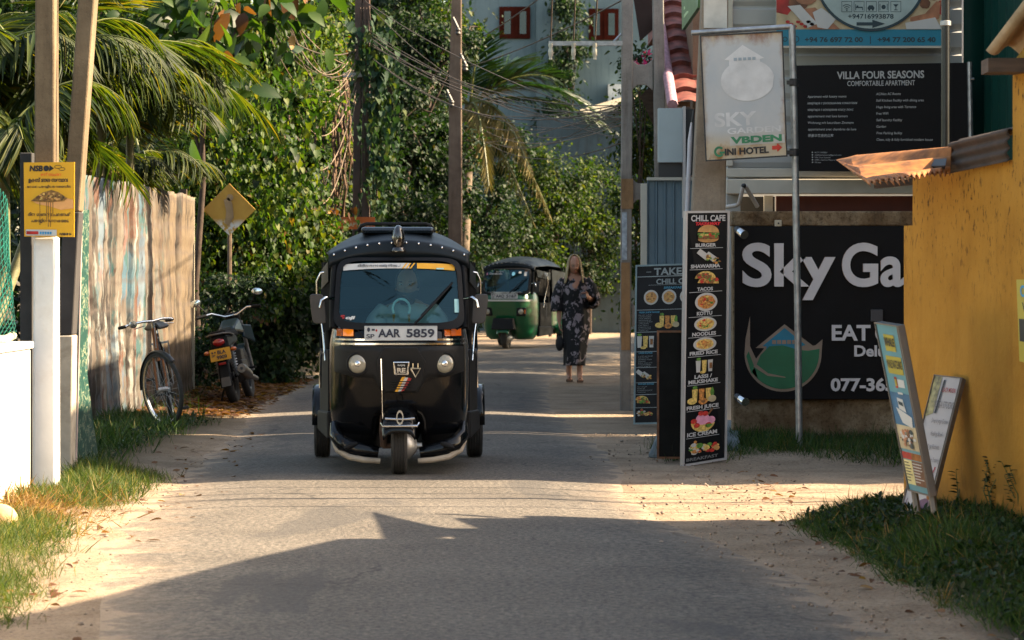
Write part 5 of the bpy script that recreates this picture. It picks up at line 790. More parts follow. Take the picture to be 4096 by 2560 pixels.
    if fancy:
        def strip(mb, x0, x1, k, skew=0):
            m = 10; a = [(x0 + (x1 - x0) * i / m, 1.490 - .10 * abs(x0 + (x1 - x0) * i / m) ** 2.6) for i in range(m + 1)]; b = [(p + skew, 1.452 - .12 * abs(p) ** 2.2) for p, z in a]; V = [(x, WS(x, z, .008 + .003 * k), z) for x, z in a + b]; mb.add(V, [(i, m + 1 + i, m + 2 + i, i + 1) for i in range(m)])
        mb = MB(PWHT); strip(mb, -.405, .075, 0); ST = B(mb, 'visor_strip'); mb = MB(M('visor yellow', (.72, .36, .02), .5)); strip(mb, .13, .405, 0); [strip(mb, .05 + .028 * i, .062 + .028 * i, 1, -.03) for i in range(3)]; B(mb, 'visor_yellow', ST); mb = MB(PBLK); wtext(mb, 'മിനിസ ബൊ സനു ജിവത..!', -.30, 1.464, .016, 2, .03, .15, .31); B(mb, 'lettering', ST)
        mb = MB(PWHT); wtext(mb, 'oji', -.385, 1.095, .022, 0, .05, .2, .07); mb.use(PRED); wtext(mb, 'S', -.425, 1.097, .026, 0, .06, .1, .035); B(mb, 'name_sticker'); mb = MB(M('sticker pale teal', (.35, .6, .6), .5)); wpoly(mb, [(.27, 1.445), (.325, 1.445), (.325, 1.455), (.27, 1.455)], 1); wpoly(mb, [(.40, 1.14), (.435, 1.14), (.43, 1.235), (.398, 1.235)], 1); B(mb, 'sticker')
    else:
        mb = MB(PWHT); wtext(mb, 'Cambodia', -.36, 1.41, .028, 0, .03, .1, .26); wtext(mb, 'we love', -.24, 1.455, .016, 0, .02, .1, .16); mb.use(M('sticker blue', (.15, .42, .6), .5)); wpoly(mb, [(.12 + .033 * math.cos(i * .5236), 1.42 + .036 * math.sin(i * .5236)) for i in range(12)], 0); mb.use(F_PK); wpoly(mb, [(-.43, 1.40), (-.395, 1.40), (-.395, 1.44), (-.43, 1.44)], 0); mb.use(PWHT); wpoly(mb, [(.22, 1.43), (.27, 1.43), (.27, 1.47), (.22, 1.47)], 0); wpoly(mb, [(.33, 1.38), (.38, 1.38), (.38, 1.46), (.33, 1.46)], 0); mb.use(ORANGE); wpoly(mb, [(.33, 1.462), (.38, 1.462), (.38, 1.478), (.33, 1.478)], 0); B(mb, 'sticker')
    mb = MB(TRIM); a = lambda x, z, o: (x, WS(x, z, o), z); mb.tube([a(.0, 1.03, .05), a(.10, 1.05, .055), a(.23, 1.18, .05), a(.385, 1.345, .035)], [.012, .010, .009, .005], 6); mb.tube([a(.16, 1.12, .042), a(.385, 1.35, .028)], .008, 6); B(mb, 'wiper', smooth=60)
    # hood (canopy)
    def hood_z(x): return 1.755 - .62 * abs(x) ** 2.6 - .28 * x * x
    def prof(u, v):
        s = -1 + 2 * u; x = .512 * math.copysign(abs(s) ** .92, s); xe = abs(x) / .512
        top = hood_z(x); riv = 1.642 - .42 * abs(x) ** 2.1; low = 1.530 - .075 * xe ** 3.5
        K = [(0, .42, low), (.1, .40, low + .35 * (riv - low)), (.22, .42, riv), (.26, .45, riv + .012), (.45, .75, min(top, riv + .6 * (top - riv)) if top > riv else riv + .01), (.7, 1.3, max(top, riv)), (.9, 2.35, max(top - .03, riv - .02)), (1., 2.56, 1.30)]
        ys = np.interp(v, [k[0] for k in K], [k[1] for k in K]); zs = np.interp(v, [k[0] for k in K], [k[2] for k in K]); wide = 1 + .045 * float(sstep(.2, .5, v)); return (x * wide, ys + .05 * xe ** 2 * (1 - v), zs)
    mb = MB(RUBM); mb.grid(prof, 40, 48); hd_ = B(mb, 'hood', smooth=50, solid=.012)
    mb = MB(RUBM)
    for s in (-1, 1): mb.add([(.515 * s, .50, 1.50), (.583 * s, 1.35, 1.44), (.583 * s, 1.35, 1.30), (.515 * s, .62, 1.36)], [(0, 1, 2, 3)]); mb.add([(.583 * s, 1.45, 1.50), (.59 * s, 2.5, 1.45), (.60 * s, 2.5, .84), (.60 * s, 1.45, .84)], [(0, 1, 2, 3)])
    mb.add([(-.59, 2.53, .84), (.59, 2.53, .84), (.58, 2.55, 1.32), (-.58, 2.55, 1.32)], [(0, 1, 2, 3)]); B(mb, 'canvas_flaps', hd_, solid=.01)
    mb = MB(CHRM)
    for i in range(12): u = .04 + .92 * i / 11; p = prof(u, .21); mb.sph((p[0], p[1] - .012, p[2]), .0085, 8, 6)
    B(mb, 'rivet', hd_)
    if fancy:
        mb = MB(M('gloss black panel', (.008, .012, .016), .2, coat=.5)); mb.box((-.01, .98, 1.727), (.54, .62, .05)); B(mb, 'roof_hatch', hd_, bevel=.03)
        mb = MB(TRIM); mb.tube([(-.30, .80, 1.725), (-.275, .76, 1.762), (-.24, .75, 1.775), (.20, .75, 1.775), (.235, .76, 1.762), (.26, .80, 1.72)], .014, 8); B(mb, 'roof_rail', hd_, smooth=60)
        mb = MB(M('gloss black dome', (.008, .008, .009), .12, coat=1.)); mb.sph((-.005, .40, 1.665), (.048, .06, .095), 18, 12); mb.lathe([(.058, 0), (.06, .01), (.045, .03)], (-.005, .40, 1.57), n=18); B(mb, 'roof_ornament', hd_, smooth=180)
    # plate, lamps, belt
    def patch(mb, pts, o): mb.add([(x, cowl(x, z, o), z) for x, z in pts], [tuple(range(len(pts)))])
    zc = .998; mb = MB(PLATE); mb.box((.012, .045, zc), (.52, .012, .10), (-.1, 0, 0)); pl = B(mb, 'number_plate', bevel=.004)
    mb = MB(M('plate border', (.42, .43, .44), .4, .5)); [mb.box(c, s_, (-.1, 0, 0)) for c, s_ in (((.012, .043, zc + .048), (.52, .006, .004)), ((.012, .034, zc - .048), (.52, .006, .004)))]; B(mb, 'rim', pl)
    pp_ = Panel((-.248, .0425, zc + .05), (.272, .0425, zc + .05), (.272, .0325, zc - .05), (-.248, .0325, zc - .05), 0, 0, 520, 100); mb = MB(PLINK); pp_.text(mb, plate[0], 98, 78, 58, 1, 'L', .03, width=160); pp_.text(mb, plate[1], 300, 78, 58, 1, 'L', .03, width=200); pp_.text(mb, 'SP', 14, 86, 30, 1, 'L', .02, width=58); pp_.disc(mb, 30, 26, 11, 16, 1, 10); pp_.rect(mb, 52, 20, 74, 34, 1); mb.use(PRED); pp_.disc(mb, 86, 32, 7, 9, 1, 10); B(mb, 'lettering', pl)
    mb = MB(CHRM if fancy else PWHT)
    for z in ((.952, .922) if fancy else (.915, 1.06)):
        P_ = [(x, cowl(x, z, .010), z) for x in np.linspace(-.485, .485, 41)]; h_ = .006 if fancy else .016; mb.add([(x, y, q + h_) for x, y, q in P_] + [(x, y, q - h_) for x, y, q in P_], [(i, 41 + i, 42 + i, i + 1) for i in range(40)])
    B(mb, 'belt_trim', solid=.004)
    if fancy:
        for s, x0 in ((-1, -.452), (1, .325)):
            mb = MB(TRIM); hs_ = [(x0 - .012, .955 + .012), (x0 + .152 + (.05 if s < 0 else .0), .967), (x0 + .14, 1.045), (x0 - .012, 1.04)]; V = [(x, cowl(x, z, .016), z) for x, z in hs_]; mb.hexa(V[::-1], [(x, y + .03, z) for x, y, z in V][::-1]); il = B(mb, 'indicator')
            for k, (a_, b_, mm) in enumerate(((0., .045, AMB), (.048, .125, AMBL if s < 0 else AMB))):
                mb = MB(mm); V = [(x, cowl(x, z, .022), z) for x, z in ((x0 + a_, .975), (x0 + b_, .975), (x0 + b_, 1.025), (x0 + a_, 1.025))]; mb.hexa(V[::-1], [(x, y + .012, z) for x, y, z in V][::-1]); B(mb, 'lens', il, bevel=.004)
        MATT = M('matte charcoal nose', (.012, .0125, .014), .6, spec=.22, var=.15); mb = MB(MATT)
        def low(x): a = abs(x - .005); return .685 + .03 * sstep(.30, .46, a) - .11 * (1 - sstep(.12, .20, a)) if a < .5 else .72
        def mk(u, v): x = -.495 + .99 * u; z0 = float(low(x)); z = z0 + (.908 - z0) * v; rim_ = .016 * min(1, 8 * min(v, 1 - v), 12 * min(u, 1 - u)); return (x, cowl(x, z, .004 + rim_), z)
        mb.grid(mk, 90, 18); nose = B(mb, 'nose_mask', smooth=50)
        mb = MB(MATT); hexp = [(-.105, .90), (.125, .90), (.19, .80), (.165, .65), (.125, .585), (-.10, .585), (-.14, .65), (-.165, .80)]; V = [(x, cowl(x, z, .031), z) for x, z in hexp]; mb.hexa(V[::-1], [(x, y + .03, z) for x, y, z in V][::-1]); cp_ = B(mb, 'centre_panel', nose, bevel=.008)
        mb = MB(TRIM); [mb.bx(-.06, .085, cowl(0, .69, .040), cowl(0, .69, .028), .655 - .017 * i, .662 - .017 * i) for i in range(4)]; B(mb, 'vent_slats', nose)
        bp_ = Panel((-.045, -.012, .80), (.075, -.012, .80), (.068, .0, .705), (-.036, .0, .705), 0, 0, 100, 84); mb = MB(CHRM); bp_.board(mb, .012); bd = B(mb, 'badge', nose, bevel=.006); mb = MB(TRIM); bp_.poly(mb, [(8, 8), (92, 8), (84, 74), (16, 74)], 1); mb.use(CHRM); bp_.text(mb, 'RE', 50, 66, 28, 2, bold=.05, width=56); mb.use(PWHT); bp_.text(mb, 'BAJAJ', 50, 26, 10, 2, width=44); B(mb, 'badge_lettering', bd)
        mb = MB(M('brass hook', (.42, .36, .26), .35, .8)); q = [(.082, -.022, .752), (.150, -.022, .752), (.116, -.022, .692), (.082, -.022, .752)]; mb.tube(q, .007, 6); mb.tube([(.098, -.022, .752), (.098, -.022, .788)], .005, 6); mb.tube([(.134, -.022, .752), (.134, -.022, .788)], .005, 6); B(mb, 'hook', nose)
        mb = MB(M('stripe yellow', (.7, .35, .02), .5)); y_ = cowl(0, .64, .046)
        for i, m_ in enumerate((M('stripe yellow', (0, 0, 0)), PWHT, PRED)):
            mb.use(m_); a_ = .022 * i; mb.add([(-.03 + a_, y_, .588), (-.008 + a_, y_, .588 + .004 * i), (.045 + a_, y_ - .003, .692 - .006 * i), (.02 + a_, y_ - .003, .69 - .002 * i)], [(0, 1, 2, 3)])
        B(mb, 'flag_stripe', nose)
        for x in (-.297, .326):
            y = cowl(x, .783, .02); mb = MB(TRIM); mb.lathe([(.068, .03), (.082, .0), (.078, -.012), (.066, -.012)], (x, y, .783), (0, 1, 0), 30); hl = B(mb, 'headlamp', smooth=40)
            mb = MB(HEADL); mb.lathe([(.0, -.030), (.03, -.027), (.055, -.018), (.067, -.004)], (x, y, .783), (0, 1, 0), 30); B(mb, 'lens', hl, smooth=180); mb = MB(CHRM); mb.lathe([(.0, -.034), (.018, -.033), (.022, -.028)], (x, y, .783), (0, 1, 0), 16); B(mb, 'bulb_cap', hl, smooth=60)
        for s in (-1, 1):   # lower bumper: painted guard with an oval opening, pale rubber strip beneath
            mb = MB(paint); pts = [(.47 * s, .40, .345), (.455 * s, .30, .27), (.40 * s, .235, .215), (.30 * s, .20, .175), (.15 * s, .205, .15)]; mb.tube(pts, [.03, .05, .06, .062, .045], 12); B(mb, 'bumper', smooth=60)
            mb = MB(TRIM); mb.sph((.345 * s, .155, .205), (.055, .02, .022), 14, 8, (0, .35 * s, 0)); B(mb, 'fog_recess')
            mb = MB(M('dusty bumper rubber', (.30, .255, .20), .7, var=.25, vs=10)); mb.tube([(.475 * s, .36, .225), (.445 * s, .25, .17), (.36 * s, .17, .125), (.25 * s, .14, .105), (.135 * s, .14, .097)], [.018, .021, .022, .022, .02], 8); B(mb, 'bumper_strip', smooth=60)
        mb = MB(CHRM); mb.tube([(-.128, .0, .82), (-.122, -.0, .60), (-.118, .02, .40)], [.0055, .004, .004], 6); B(mb, 'antenna')
    else:
        for x in (-.33, .33):
            y = cowl(x, .70, .02); mb = MB(TRIM); mb.box((x, y + .01, .70), (.19, .07, .16)); hl = B(mb, 'headlamp', bevel=.015); mb = MB(HEADL); mb.lathe([(.0, -.052), (.03, -.048), (.05, -.036)], (x, y, .70), (0, 1, 0), 24); B(mb, 'lens', hl, smooth=180); mb = MB(AMB); mb.box((x + .075 * (1 if x > 0 else -1), y - .024, .70), (.025, .012, .07)); B(mb, 'lens', hl)
        mb = MB(TRIM); mb.hexa([(-.20, -.01, .58), (-.23, -.06, .36), (.23, -.06, .36), (.20, -.01, .58)], [(-.20, .12, .58), (-.23, .12, .36), (.23, .12, .36), (.20, .12, .58)]); B(mb, 'nose_box', bevel=.02)
    # front fork, guard, wheel
    fw = wheel(T, (0, .215, .2), .2, .118, 'front_wheel')
    mb = MB(M('worn alloy drum', (.40, .39, .37), .4, .7, var=.2, dirt=.3)); mb.lathe([(.10, .05), (.095, .075), (.04, .125), (.022, .13), (.022, .165), (0, .165)], (0, .215, .2), (1, 0, 0), 24); B(mb, 'brake_drum', fw, smooth=40)
    mb = MB(M('rusty fork', (.06, .035, .025), .7, .3, var=.5)); mb.tube([(-.11, .20, .20), (-.115, .16, .30), (-.105, .26, .50)], [.026, .03, .03], 8); mb.tube([(.0, .215, .2), (-.12, .21, .2)], .02, 8); B(mb, 'fork')
    mb = MB(paint); mb.grid(lambda u, v: ((u - .5) * .25 * (1 - .10 * (2 * v - 1) ** 2), .215 - .285 * math.cos(math.pi * (.12 + .60 * v)), .2 + .285 * math.sin(math.pi * (.12 + .60 * v)) - .05 * (2 * u - 1) ** 4), 16, 18); mg = B(mb, 'mudguard', smooth=60, solid=.012)
    if fancy:
        mb = MB(CHRM); mb.tube([(-.13, -.02, .37), (-.12, -.045, .352), (.13, -.045, .352), (.14, -.02, .372)], .008, 6); mb.tube([(-.10, -.004, .402), (-.03, -.012, .398), (.05, -.012, .398), (.11, -.004, .404)], .007, 6); mb.lathe([(.018, 0), (.026, 0), (.026, .01), (.018, .01)], (0, 0, 0), (0, 1, 0), 20, close=True)
        nv = 80; mb.v[-nv:] = [(x + .005, -.03 + y, z * 2. + .41) for x, y, z in mb.v[-nv:]]; B(mb, 'mudguard_trim', mg, smooth=50)
    # cabin
    mb = MB(SEAT); mb.bx(-.20, .25, 1.0, 1.36, .60, .70); B(mb, 'front_seat', bevel=.03); mb = MB(SEAT); mb.bx(-.52, .52, 2.0, 2.4, .55, .72); mb.bx(-.52, .52, 2.402, 2.5, .55, 1.15); B(mb, 'rear_seat', bevel=.03); mb = MB(SEAT); mb.bx(-.22, .27, 1.37, 1.41, .70, 1.12); B(mb, 'seat_back', bevel=.015)
    mb = MB(TRIM); mb.bx(-.42, .42, .42, .56, .95, 1.06); B(mb, 'dashboard', bevel=.03); mb = MB(TRIM); mb.tube([(-.30, .68, 1.0), (-.12, .60, 1.03), (.16, .60, 1.03), (.34, .68, 1.0)], .016, 8); mb.tube([(.02, .60, 1.02), (.02, .50, .6)], .03, 8); B(mb, 'handlebar', smooth=60)
    return T
def dusty_black():
    t = NT('dusty gloss black paint'); v = t.coord('Object'); d = t.ramp(t.noise(v, 5., 8., .72, .4), [(.48, 0.), (.76, .22)]); f = t.ramp(t.noise(t.coord('Object', (3, 3, 22)), 6., 4., .7), [(.58, 0.), (.72, .10)]); m = t.n('Math', _operation='ADD', i0=d, i1=f); m.use_clamp = True
    t.col(t.mix(m.outputs[0], (.0026, .0032, .0045), (.020, .019, .018))); r = t.n('MapRange', Value=m.outputs[0], i1=0., i2=.5, i3=.16, i4=.55); t.l(r.outputs[0], t.b.inputs['Roughness']); t.b.inputs['Specular IOR Level'].default_value = .16; t.b.inputs['Coat Weight'].default_value = .30; t.b.inputs['Coat Roughness'].default_value = .04; t.bump(t.noise(v, 7., 2.), .06, .02); return t.m
TBLK = dusty_black(); _unused = M('gloss black paint', (.003, .0036, .005), .14, coat=.4, var=.2, vs=3, spec=.25); TGRN = M('dark green paint', (.002, .075, .026), .3, coat=.4, var=.12, vs=2)
TX, TY = (1605 - CX) * 20.5 / F, 20.12
tuk = make_tuk('three_wheeler', 'glossy black three wheeled taxi driving towards the camera on the lane', (TX, TY, .03), R(2.3), TBLK, ('AAR', '5859'), True); tuk.scale = (.945, 1., .965)
c2 = gp(2023, 1397); make_tuk('three_wheeler', 'green three wheeled taxi with dark hood parked by the bushes', (c2.x - .05, c2.y - .2, .015), R(-15), TGRN, ('AAQ', '5167'), False)
# hanging bead loop behind the screen
bl = thing('bead_garland', 'white bead loop hanging inside the windscreen of the black three wheeler', 'garland', (TX, TY + .36, 1.2)); mb = MB(M('white beads', (.75, .78, .70), .4)); mb.tube([(TX + .0 + .058 * math.cos(a) * (1 + .0), TY + .40, 1.125 + .065 * math.sin(a) + .03) for a in np.linspace(-.5, math.pi + .5, 22)], .009, 6); mb.build('bead_string', None, bl, smooth=60); mb = MB(F_OR); [mb.tube([(TX + q, TY + .40, 1.115), (TX + q * 1.02, TY + .40, 1.065)], [.011, .006], 6) for q in (-.052, .052)]; mb.build('tassel', None, bl)
# ================================================================== PEOPLE
def skinmat(name, c):
    if name in _mc: return _mc[name]
    t = NT(name); v = t.coord('Object'); t.col(t.mix(t.noise(v, 14., 5.), tuple(x * .8 for x in c), tuple(min(1, x * 1.15) for x in c))); t.b.inputs['Roughness'].default_value = .55; t.b.inputs['Subsurface Weight'].default_value = .06; t.b.inputs['Subsurface Radius'].default_value = (.02, .008, .004); _mc[name] = t.m; return t.m
def head_mesh(mb, c, s=1., yaw=0., pitch=0., ear=True):
    """a head facing -Y: skull, jaw, brow, nose, lips and ears in one surface"""
    m = Matrix.Translation(c) @ Euler((pitch, 0, yaw)).to_matrix().to_4x4(); nu, nv = 36, 28; vs = []
    for j in range(nv + 1):
        a = math.pi * j / nv
        for i in range(nu):
            b = 2 * math.pi * i / nu; x, y, z = math.sin(a) * math.sin(b), -math.sin(a) * math.cos(b), math.cos(a)
            px, py, pz = .075 * x, .096 * y, .118 * z
            if z < 0: k = -z; px *= 1 - .30 * k ** 1.4; py = py * (1 - .20 * k) - .012 * k; pz *= 1.02
            if y > 0: pz += .012 * y
            f = max(0., -y)
            if f > .3:
                g = lambda u, w, su, sw: math.exp(-((px - u) / su) ** 2 - ((pz - w) / sw) ** 2)
                py -= .030 * g(0, -.022, .013, .020) + .016 * g(0, .004, .010, .030) ; py -= .007 * g(0, .030, .05, .010); py += .012 * (g(.030, .008, .017, .012) + g(-.030, .008, .017, .012)); py -= .008 * g(0, -.062, .024, .007) + .006 * g(0, -.074, .020, .006) - .006 * g(0, -.068, .024, .0025); py -= .010 * g(0, -.102, .022, .016); py -= .005 * (g(.042, -.02, .02, .02) + g(-.042, -.02, .02, .02))
            vs.append(m @ (Vector((px, py, pz)) * s))
    fs = [(j * nu + i, (j + 1) * nu + i, (j + 1) * nu + (i + 1) % nu, j * nu + (i + 1) % nu) for j in range(nv) for i in range(nu)]; mb.add(vs, fs)
    if ear:
        for sx in (-1, 1): q = MB(); q.sph((0, 0, 0), (.010, .018, .030), 10, 8, (0, 0, .35 * sx)); mb.add([m @ (Vector((.074 * sx, .012, -.012)) * s + Vector(p) * s) for p in q.v], q.f)
    return m
def face_parts(m, s, P, brow, lip, lookdown=False):
    def put(name, mat, cs, r, rot=None):
        mb = MB(mat)
        for c in cs: q = MB(); q.sph((0, 0, 0), r, 10, 7); mb.add([m @ ((Vector(c) + Vector(p)) * s) for p in q.v], q.f)
        return mb.build(name, None, P, smooth=180, world=False)
    put('eye', M('eye white', (.6, .58, .55), .2), [(-.030, -.0815, .008), (.030, -.0815, .008)], (.0125, .006, .0035 if lookdown else .0055)); put('iris', M('eye dark', (.03, .02, .015), .2), [(-.030, -.0865, .0065), (.030, -.0865, .0065)], (.0052, .003, .0045)); put('eyebrow', brow, [(-.031, -.0905, .026), (.031, -.0905, .026)], (.018, .005, .0035)); put('mouth', lip, [(0, -.0985, -.068)], (.021, .006, .0045))
def hand(verts, edges, wrist, palm_dir, side, curl=.5, s=1., thumb=1.):
    """wrist index already in verts; adds palm and five bent fingers of unequal length"""
    w = Vector(verts[wrist][:3]); d = Vector(palm_dir).normalized(); a = Vector(side).normalized(); nrm = d.cross(a).normalized()
    def add(p, r, par): verts.append((p.x, p.y, p.z, r)); edges.append((par, len(verts) - 1)); return len(verts) - 1
    p1 = add(w + d * .045 * s, (.018 * s, .030 * s), wrist); p2 = add(w + d * .085 * s, (.014 * s, .034 * s), p1)
    for k, (o, L) in enumerate(((-.030, .072), (-.010, .080), (.010, .075), (.029, .058))):
        b = w + d * .095 * s + a * o * s; i0 = add(b, .0085 * s, p2); q = b; dd = d.copy()
        for seg in range(3): dd = (dd * math.cos(curl) + nrm * math.sin(curl)).normalized(); q = q + dd * L / 3 * s; i0 = add(q, (.0078 - .0012 * seg) * s, i0)
    b = w + d * .035 * s - a * .034 * s * thumb; i0 = add(b, .011 * s, p1); b2 = b + (d * .6 - a * .55 * thumb + nrm * .35).normalized() * .034 * s; i0 = add(b2, .0095 * s, i0); add(b2 + (d * .85 - a * .1 * thumb + nrm * .5).normalized() * .030 * s, .0078 * s, i0)
def loft(mb, rings, n=28, wob=None):
    """rings: (cx, cy, z, rx, ry); wob(angle, k) adds folds"""
    vs = []
    for k, (cx, cy, z, rx, ry) in enumerate(rings):
        for i in range(n): a = 2 * math.pi * i / n; f = 1 + (wob(a, k) if wob else 0); vs.append((cx + rx * math.cos(a) * f, cy + ry * math.sin(a) * f, z))
    return mb.add(vs, [(k * n + i, k * n + (i + 1) % n, (k + 1) * n + (i + 1) % n, (k + 1) * n + i) for k in range(len(rings) - 1) for i in range(n)])
def dense(r, m):
    r = np.array(r, float); x = np.arange(len(r)); q = np.linspace(0, len(r) - 1, m); return [tuple(np.interp(q[i], x, r[:, c]) for c in range(r.shape[1])) for i in range(m)]
# the walking woman: origin on the ground between her feet
wp = gp(2300, 1527, .012); wm = thing('person', 'blond woman in a long dark dress with pale bird print looking at a phone', 'person', wp)
SKW = skinmat('tanned fair skin', (.46, .225, .14)); V = []; E = []
def j(x, y, z, r, par=None):
    V.append((x, y, z, r)); 
    if par is not None: E.append((par, len(V) - 1))
    return len(V) - 1
pel = j(0, .03, .86, (.14, .11)); wa = j(0, .03, 1.02, (.125, .095), pel); ch = j(0, .03, 1.18, (.14, .10), wa); nb = j(0, .025, 1.325, (.085, .07), ch); nk = j(-.005, .005, 1.41, .052, nb); hd0 = j(-.01, -.01, 1.47, .05, nk)
for s, kx, ky, az in ((-1, -.072, .06, .0), (1, .062, -.17, .0)):
    h = j(.085 * s, .03, .82, .088, pel); k = j(kx + .01 * s, ky * .6 + .01, .47, .056, h); cf = j(kx, ky + .05 + .02, .33, .052, k); an = j(kx - .005, ky + .10 if s < 0 else ky + .06, .085, .034, cf); j(kx - .005, ky + .12 if s < 0 else ky + .085, .045, .032, an); ba = j(kx, ky - .02, .04, (.036, .026), an); j(kx + .002, ky - .09, .028, (.032, .018), ba)
# image-left arm hangs, image-right arm bent holding the phone
sh = j(-.165, .03, 1.30, .06, nb); el = j(-.215, .04, 1.03, .043, sh); wr = j(-.205, -.03, .80, .028, el); hand(V, E, wr, (.04, -.12, -1), (0, 1, .1), .32, .95, -1)
sh = j(.165, .03, 1.30, .06, nb); el = j(.225, .05, 1.05, .043, sh); wr = j(.165, -.165, 1.10, .028, el); hand(V, E, wr, (-.35, -.75, .25), (.3, .1, 1), .42, .95, -1)
hm = [None]
def hx_(mb): hm[0] = head_mesh(mb, Vector((-.01, -.025, 1.515)), 1.0, R(8), R(14))
skin(V, E, SKW, 'body', wm, 2, False, 0, hx_)
face_parts(hm[0], 1., wm, M('pale brow', (.30, .18, .10), .8), M('lip', (.38, .11, .09), .4), True)
t = NT('blond hair'); v = t.coord('Object', (9, 9, 1.2)); t.col(t.ramp(t.noise(v, 7., 5., .7), [(.3, (.30, .20, .09)), (.55, (.52, .40, .22)), (.75, (.66, .55, .36))])); t.b.inputs['Roughness'].default_value = .45; t.bump(t.noise(v, 12., 5.), .8, .02); HAIR = t.m
mb = MB(HAIR); hc = Vector((-.01, -.02, 1.52))
def hairf(u, v):
    a = R(-126) + R(252) * u; back = math.cos((a)) ; ang = a + math.pi / 2
    if v < .42: q = v / .42; th = q * math.pi * .52; r = math.sin(th); z = hc.z + .132 * math.cos(th); rx, ry = .088 * r, .112 * r
    else: q = (v - .42) / .58; z = hc.z - .008 - .215 * q - .02 * math.sin(u * 22); fl = 1 + .50 * q + .04 * math.sin(u * 40 + q * 4); rx, ry = .088 * fl, .112 * (1 + .02 * q)
    return (hc.x + rx * math.cos(ang) * (1 + .03 * math.sin(u * 55)), hc.y + .006 + ry * math.sin(ang) * (1 + .03 * math.sin(u * 47)), z)
mb.grid(hairf, 70, 30); mb.build('hair', None, wm, smooth=180, world=False, solid=.014)
t = NT('bird print cloth'); v = t.coord('Object', (1, .55, 1), (0, 0, 0)); wv = t.mix(.10, v, t.n('TexNoise', Vector=v, Scale=6.).outputs[1])
vo = t.n('TexVoronoi', Vector=wv, Scale=10.5, Randomness=.75); n2 = t.noise(t.coord('Object', (1.5, .8, 1), (0, .6, 0)), 9., 3., .5, 2.2)
mk_ = t.n('Math', _operation='MULTIPLY_ADD', i0=vo.outputs['Distance'], i1=.55, i2=n2); c = t.mix(t.ramp(mk_.outputs[0], [(.675, 1.), (.715, 0.)]), (.006, .006, .008), t.mix(t.noise(v, 8., 3.), (.20, .16, .18), (.36, .30, .32))); t.col(c); t.b.inputs['Roughness'].default_value = .8; CLOTH = t.m
mb = MB(CLOTH); rg = dense([(0, .028, 1.365, .088, .072), (0, .03, 1.345, .150, .098), (0, .03, 1.30, .190, .115), (0, .03, 1.18, .180, .128), (0, .03, 1.05, .166, .12), (.005, .03, .92, .172, .135), (.01, .02, .78, .178, .145), (.012, .0, .62, .166, .15), (.008, -.02, .46, .150, .155), (.0, -.03, .34, .140, .16), (-.005, -.035, .215, .136, .165)], 44)
loft(mb, rg, 56, lambda a, k: (.015 + .0011 * k) * math.sin(a * 7 + k * .12) + .012 * math.sin(a * 13 - k * .2)); dress = mb.build('dress', None, wm, smooth=180, world=False, solid=.006)
mb = MB(CLOTH)
def sleeve(mb, P, rr):
    mb.tube(dense([tuple(p) for p in P], 14), list(np.interp(np.linspace(0, 1, 14), np.linspace(0, 1, len(rr)), rr)), 16, False)
sleeve(mb, [(-.13, .03, 1.325), (-.19, .035, 1.22), (-.225, .04, 1.06), (-.225, .03, .915)], [.060, .076, .086, .092]); sleeve(mb, [(.13, .03, 1.325), (.20, .035, 1.22), (.24, .04, 1.07), (.235, -.02, 1.03), (.215, -.07, 1.05)], [.062, .085, .095, .088, .066]); mb.build('sleeve', None, wm, smooth=180, world=False, solid=.006)
mb = MB(SKW); mb.grid(lambda u, v: ((u - .5) * .19 * (1 - .8 * v), -.054 - .052 * v - .012 * math.cos((u - .5) * 3) + .0, 1.368 - .155 * v), 12, 10); mb.build('neckline_skin', None, wm, smooth=180, world=False)
mb = MB(M('brown sandal leather', (.13, .07, .04), .6)); 
for x, y, dz in ((-.072, .03, 0), (.062, -.20, 0)): mb.box((x, y + .03, .009), (.085, .235, .016)); mb.tube([(x - .042, y - .02, .015), (x, y - .045, .055), (x + .042, y - .02, .015)], .010, 6)
mb.build('sandal', None, wm, world=False, bevel=.004)
phl = wp + Vector((.10, -.265, 1.135)); ph = thing('phone', 'small black phone held by the walking woman', 'phone', phl); mb = MB(BLACK); mb.box((phl.x, phl.y, phl.z), (.074, .012, .15), (R(-48), 0, R(10))); mb.build('case', None, ph, bevel=.005); mb = MB(M('phone glass', (.01, .012, .015), .08)); mb.box((phl.x, phl.y + .0075, phl.z + .0065), (.066, .003, .138), (R(-48), 0, R(10))); mb.build('screen', None, ph)
bgl = wp + Vector((-.20, -.05, .52)); bgt = thing('bag', 'small dark bag hanging from the walking woman hand', 'bag', bgl); mb = MB(M('dark bag cloth', (.014, .014, .016), .8, var=.4, vs=14)); mb.sph((bgl.x, bgl.y, bgl.z - .02), (.055, .045, .10), 14, 10); mb.tube([bgl + Vector((0, 0, .06)), bgl + Vector((0, .02, .19))], .009, 6); mb.build('pouch', None, bgt, smooth=180)
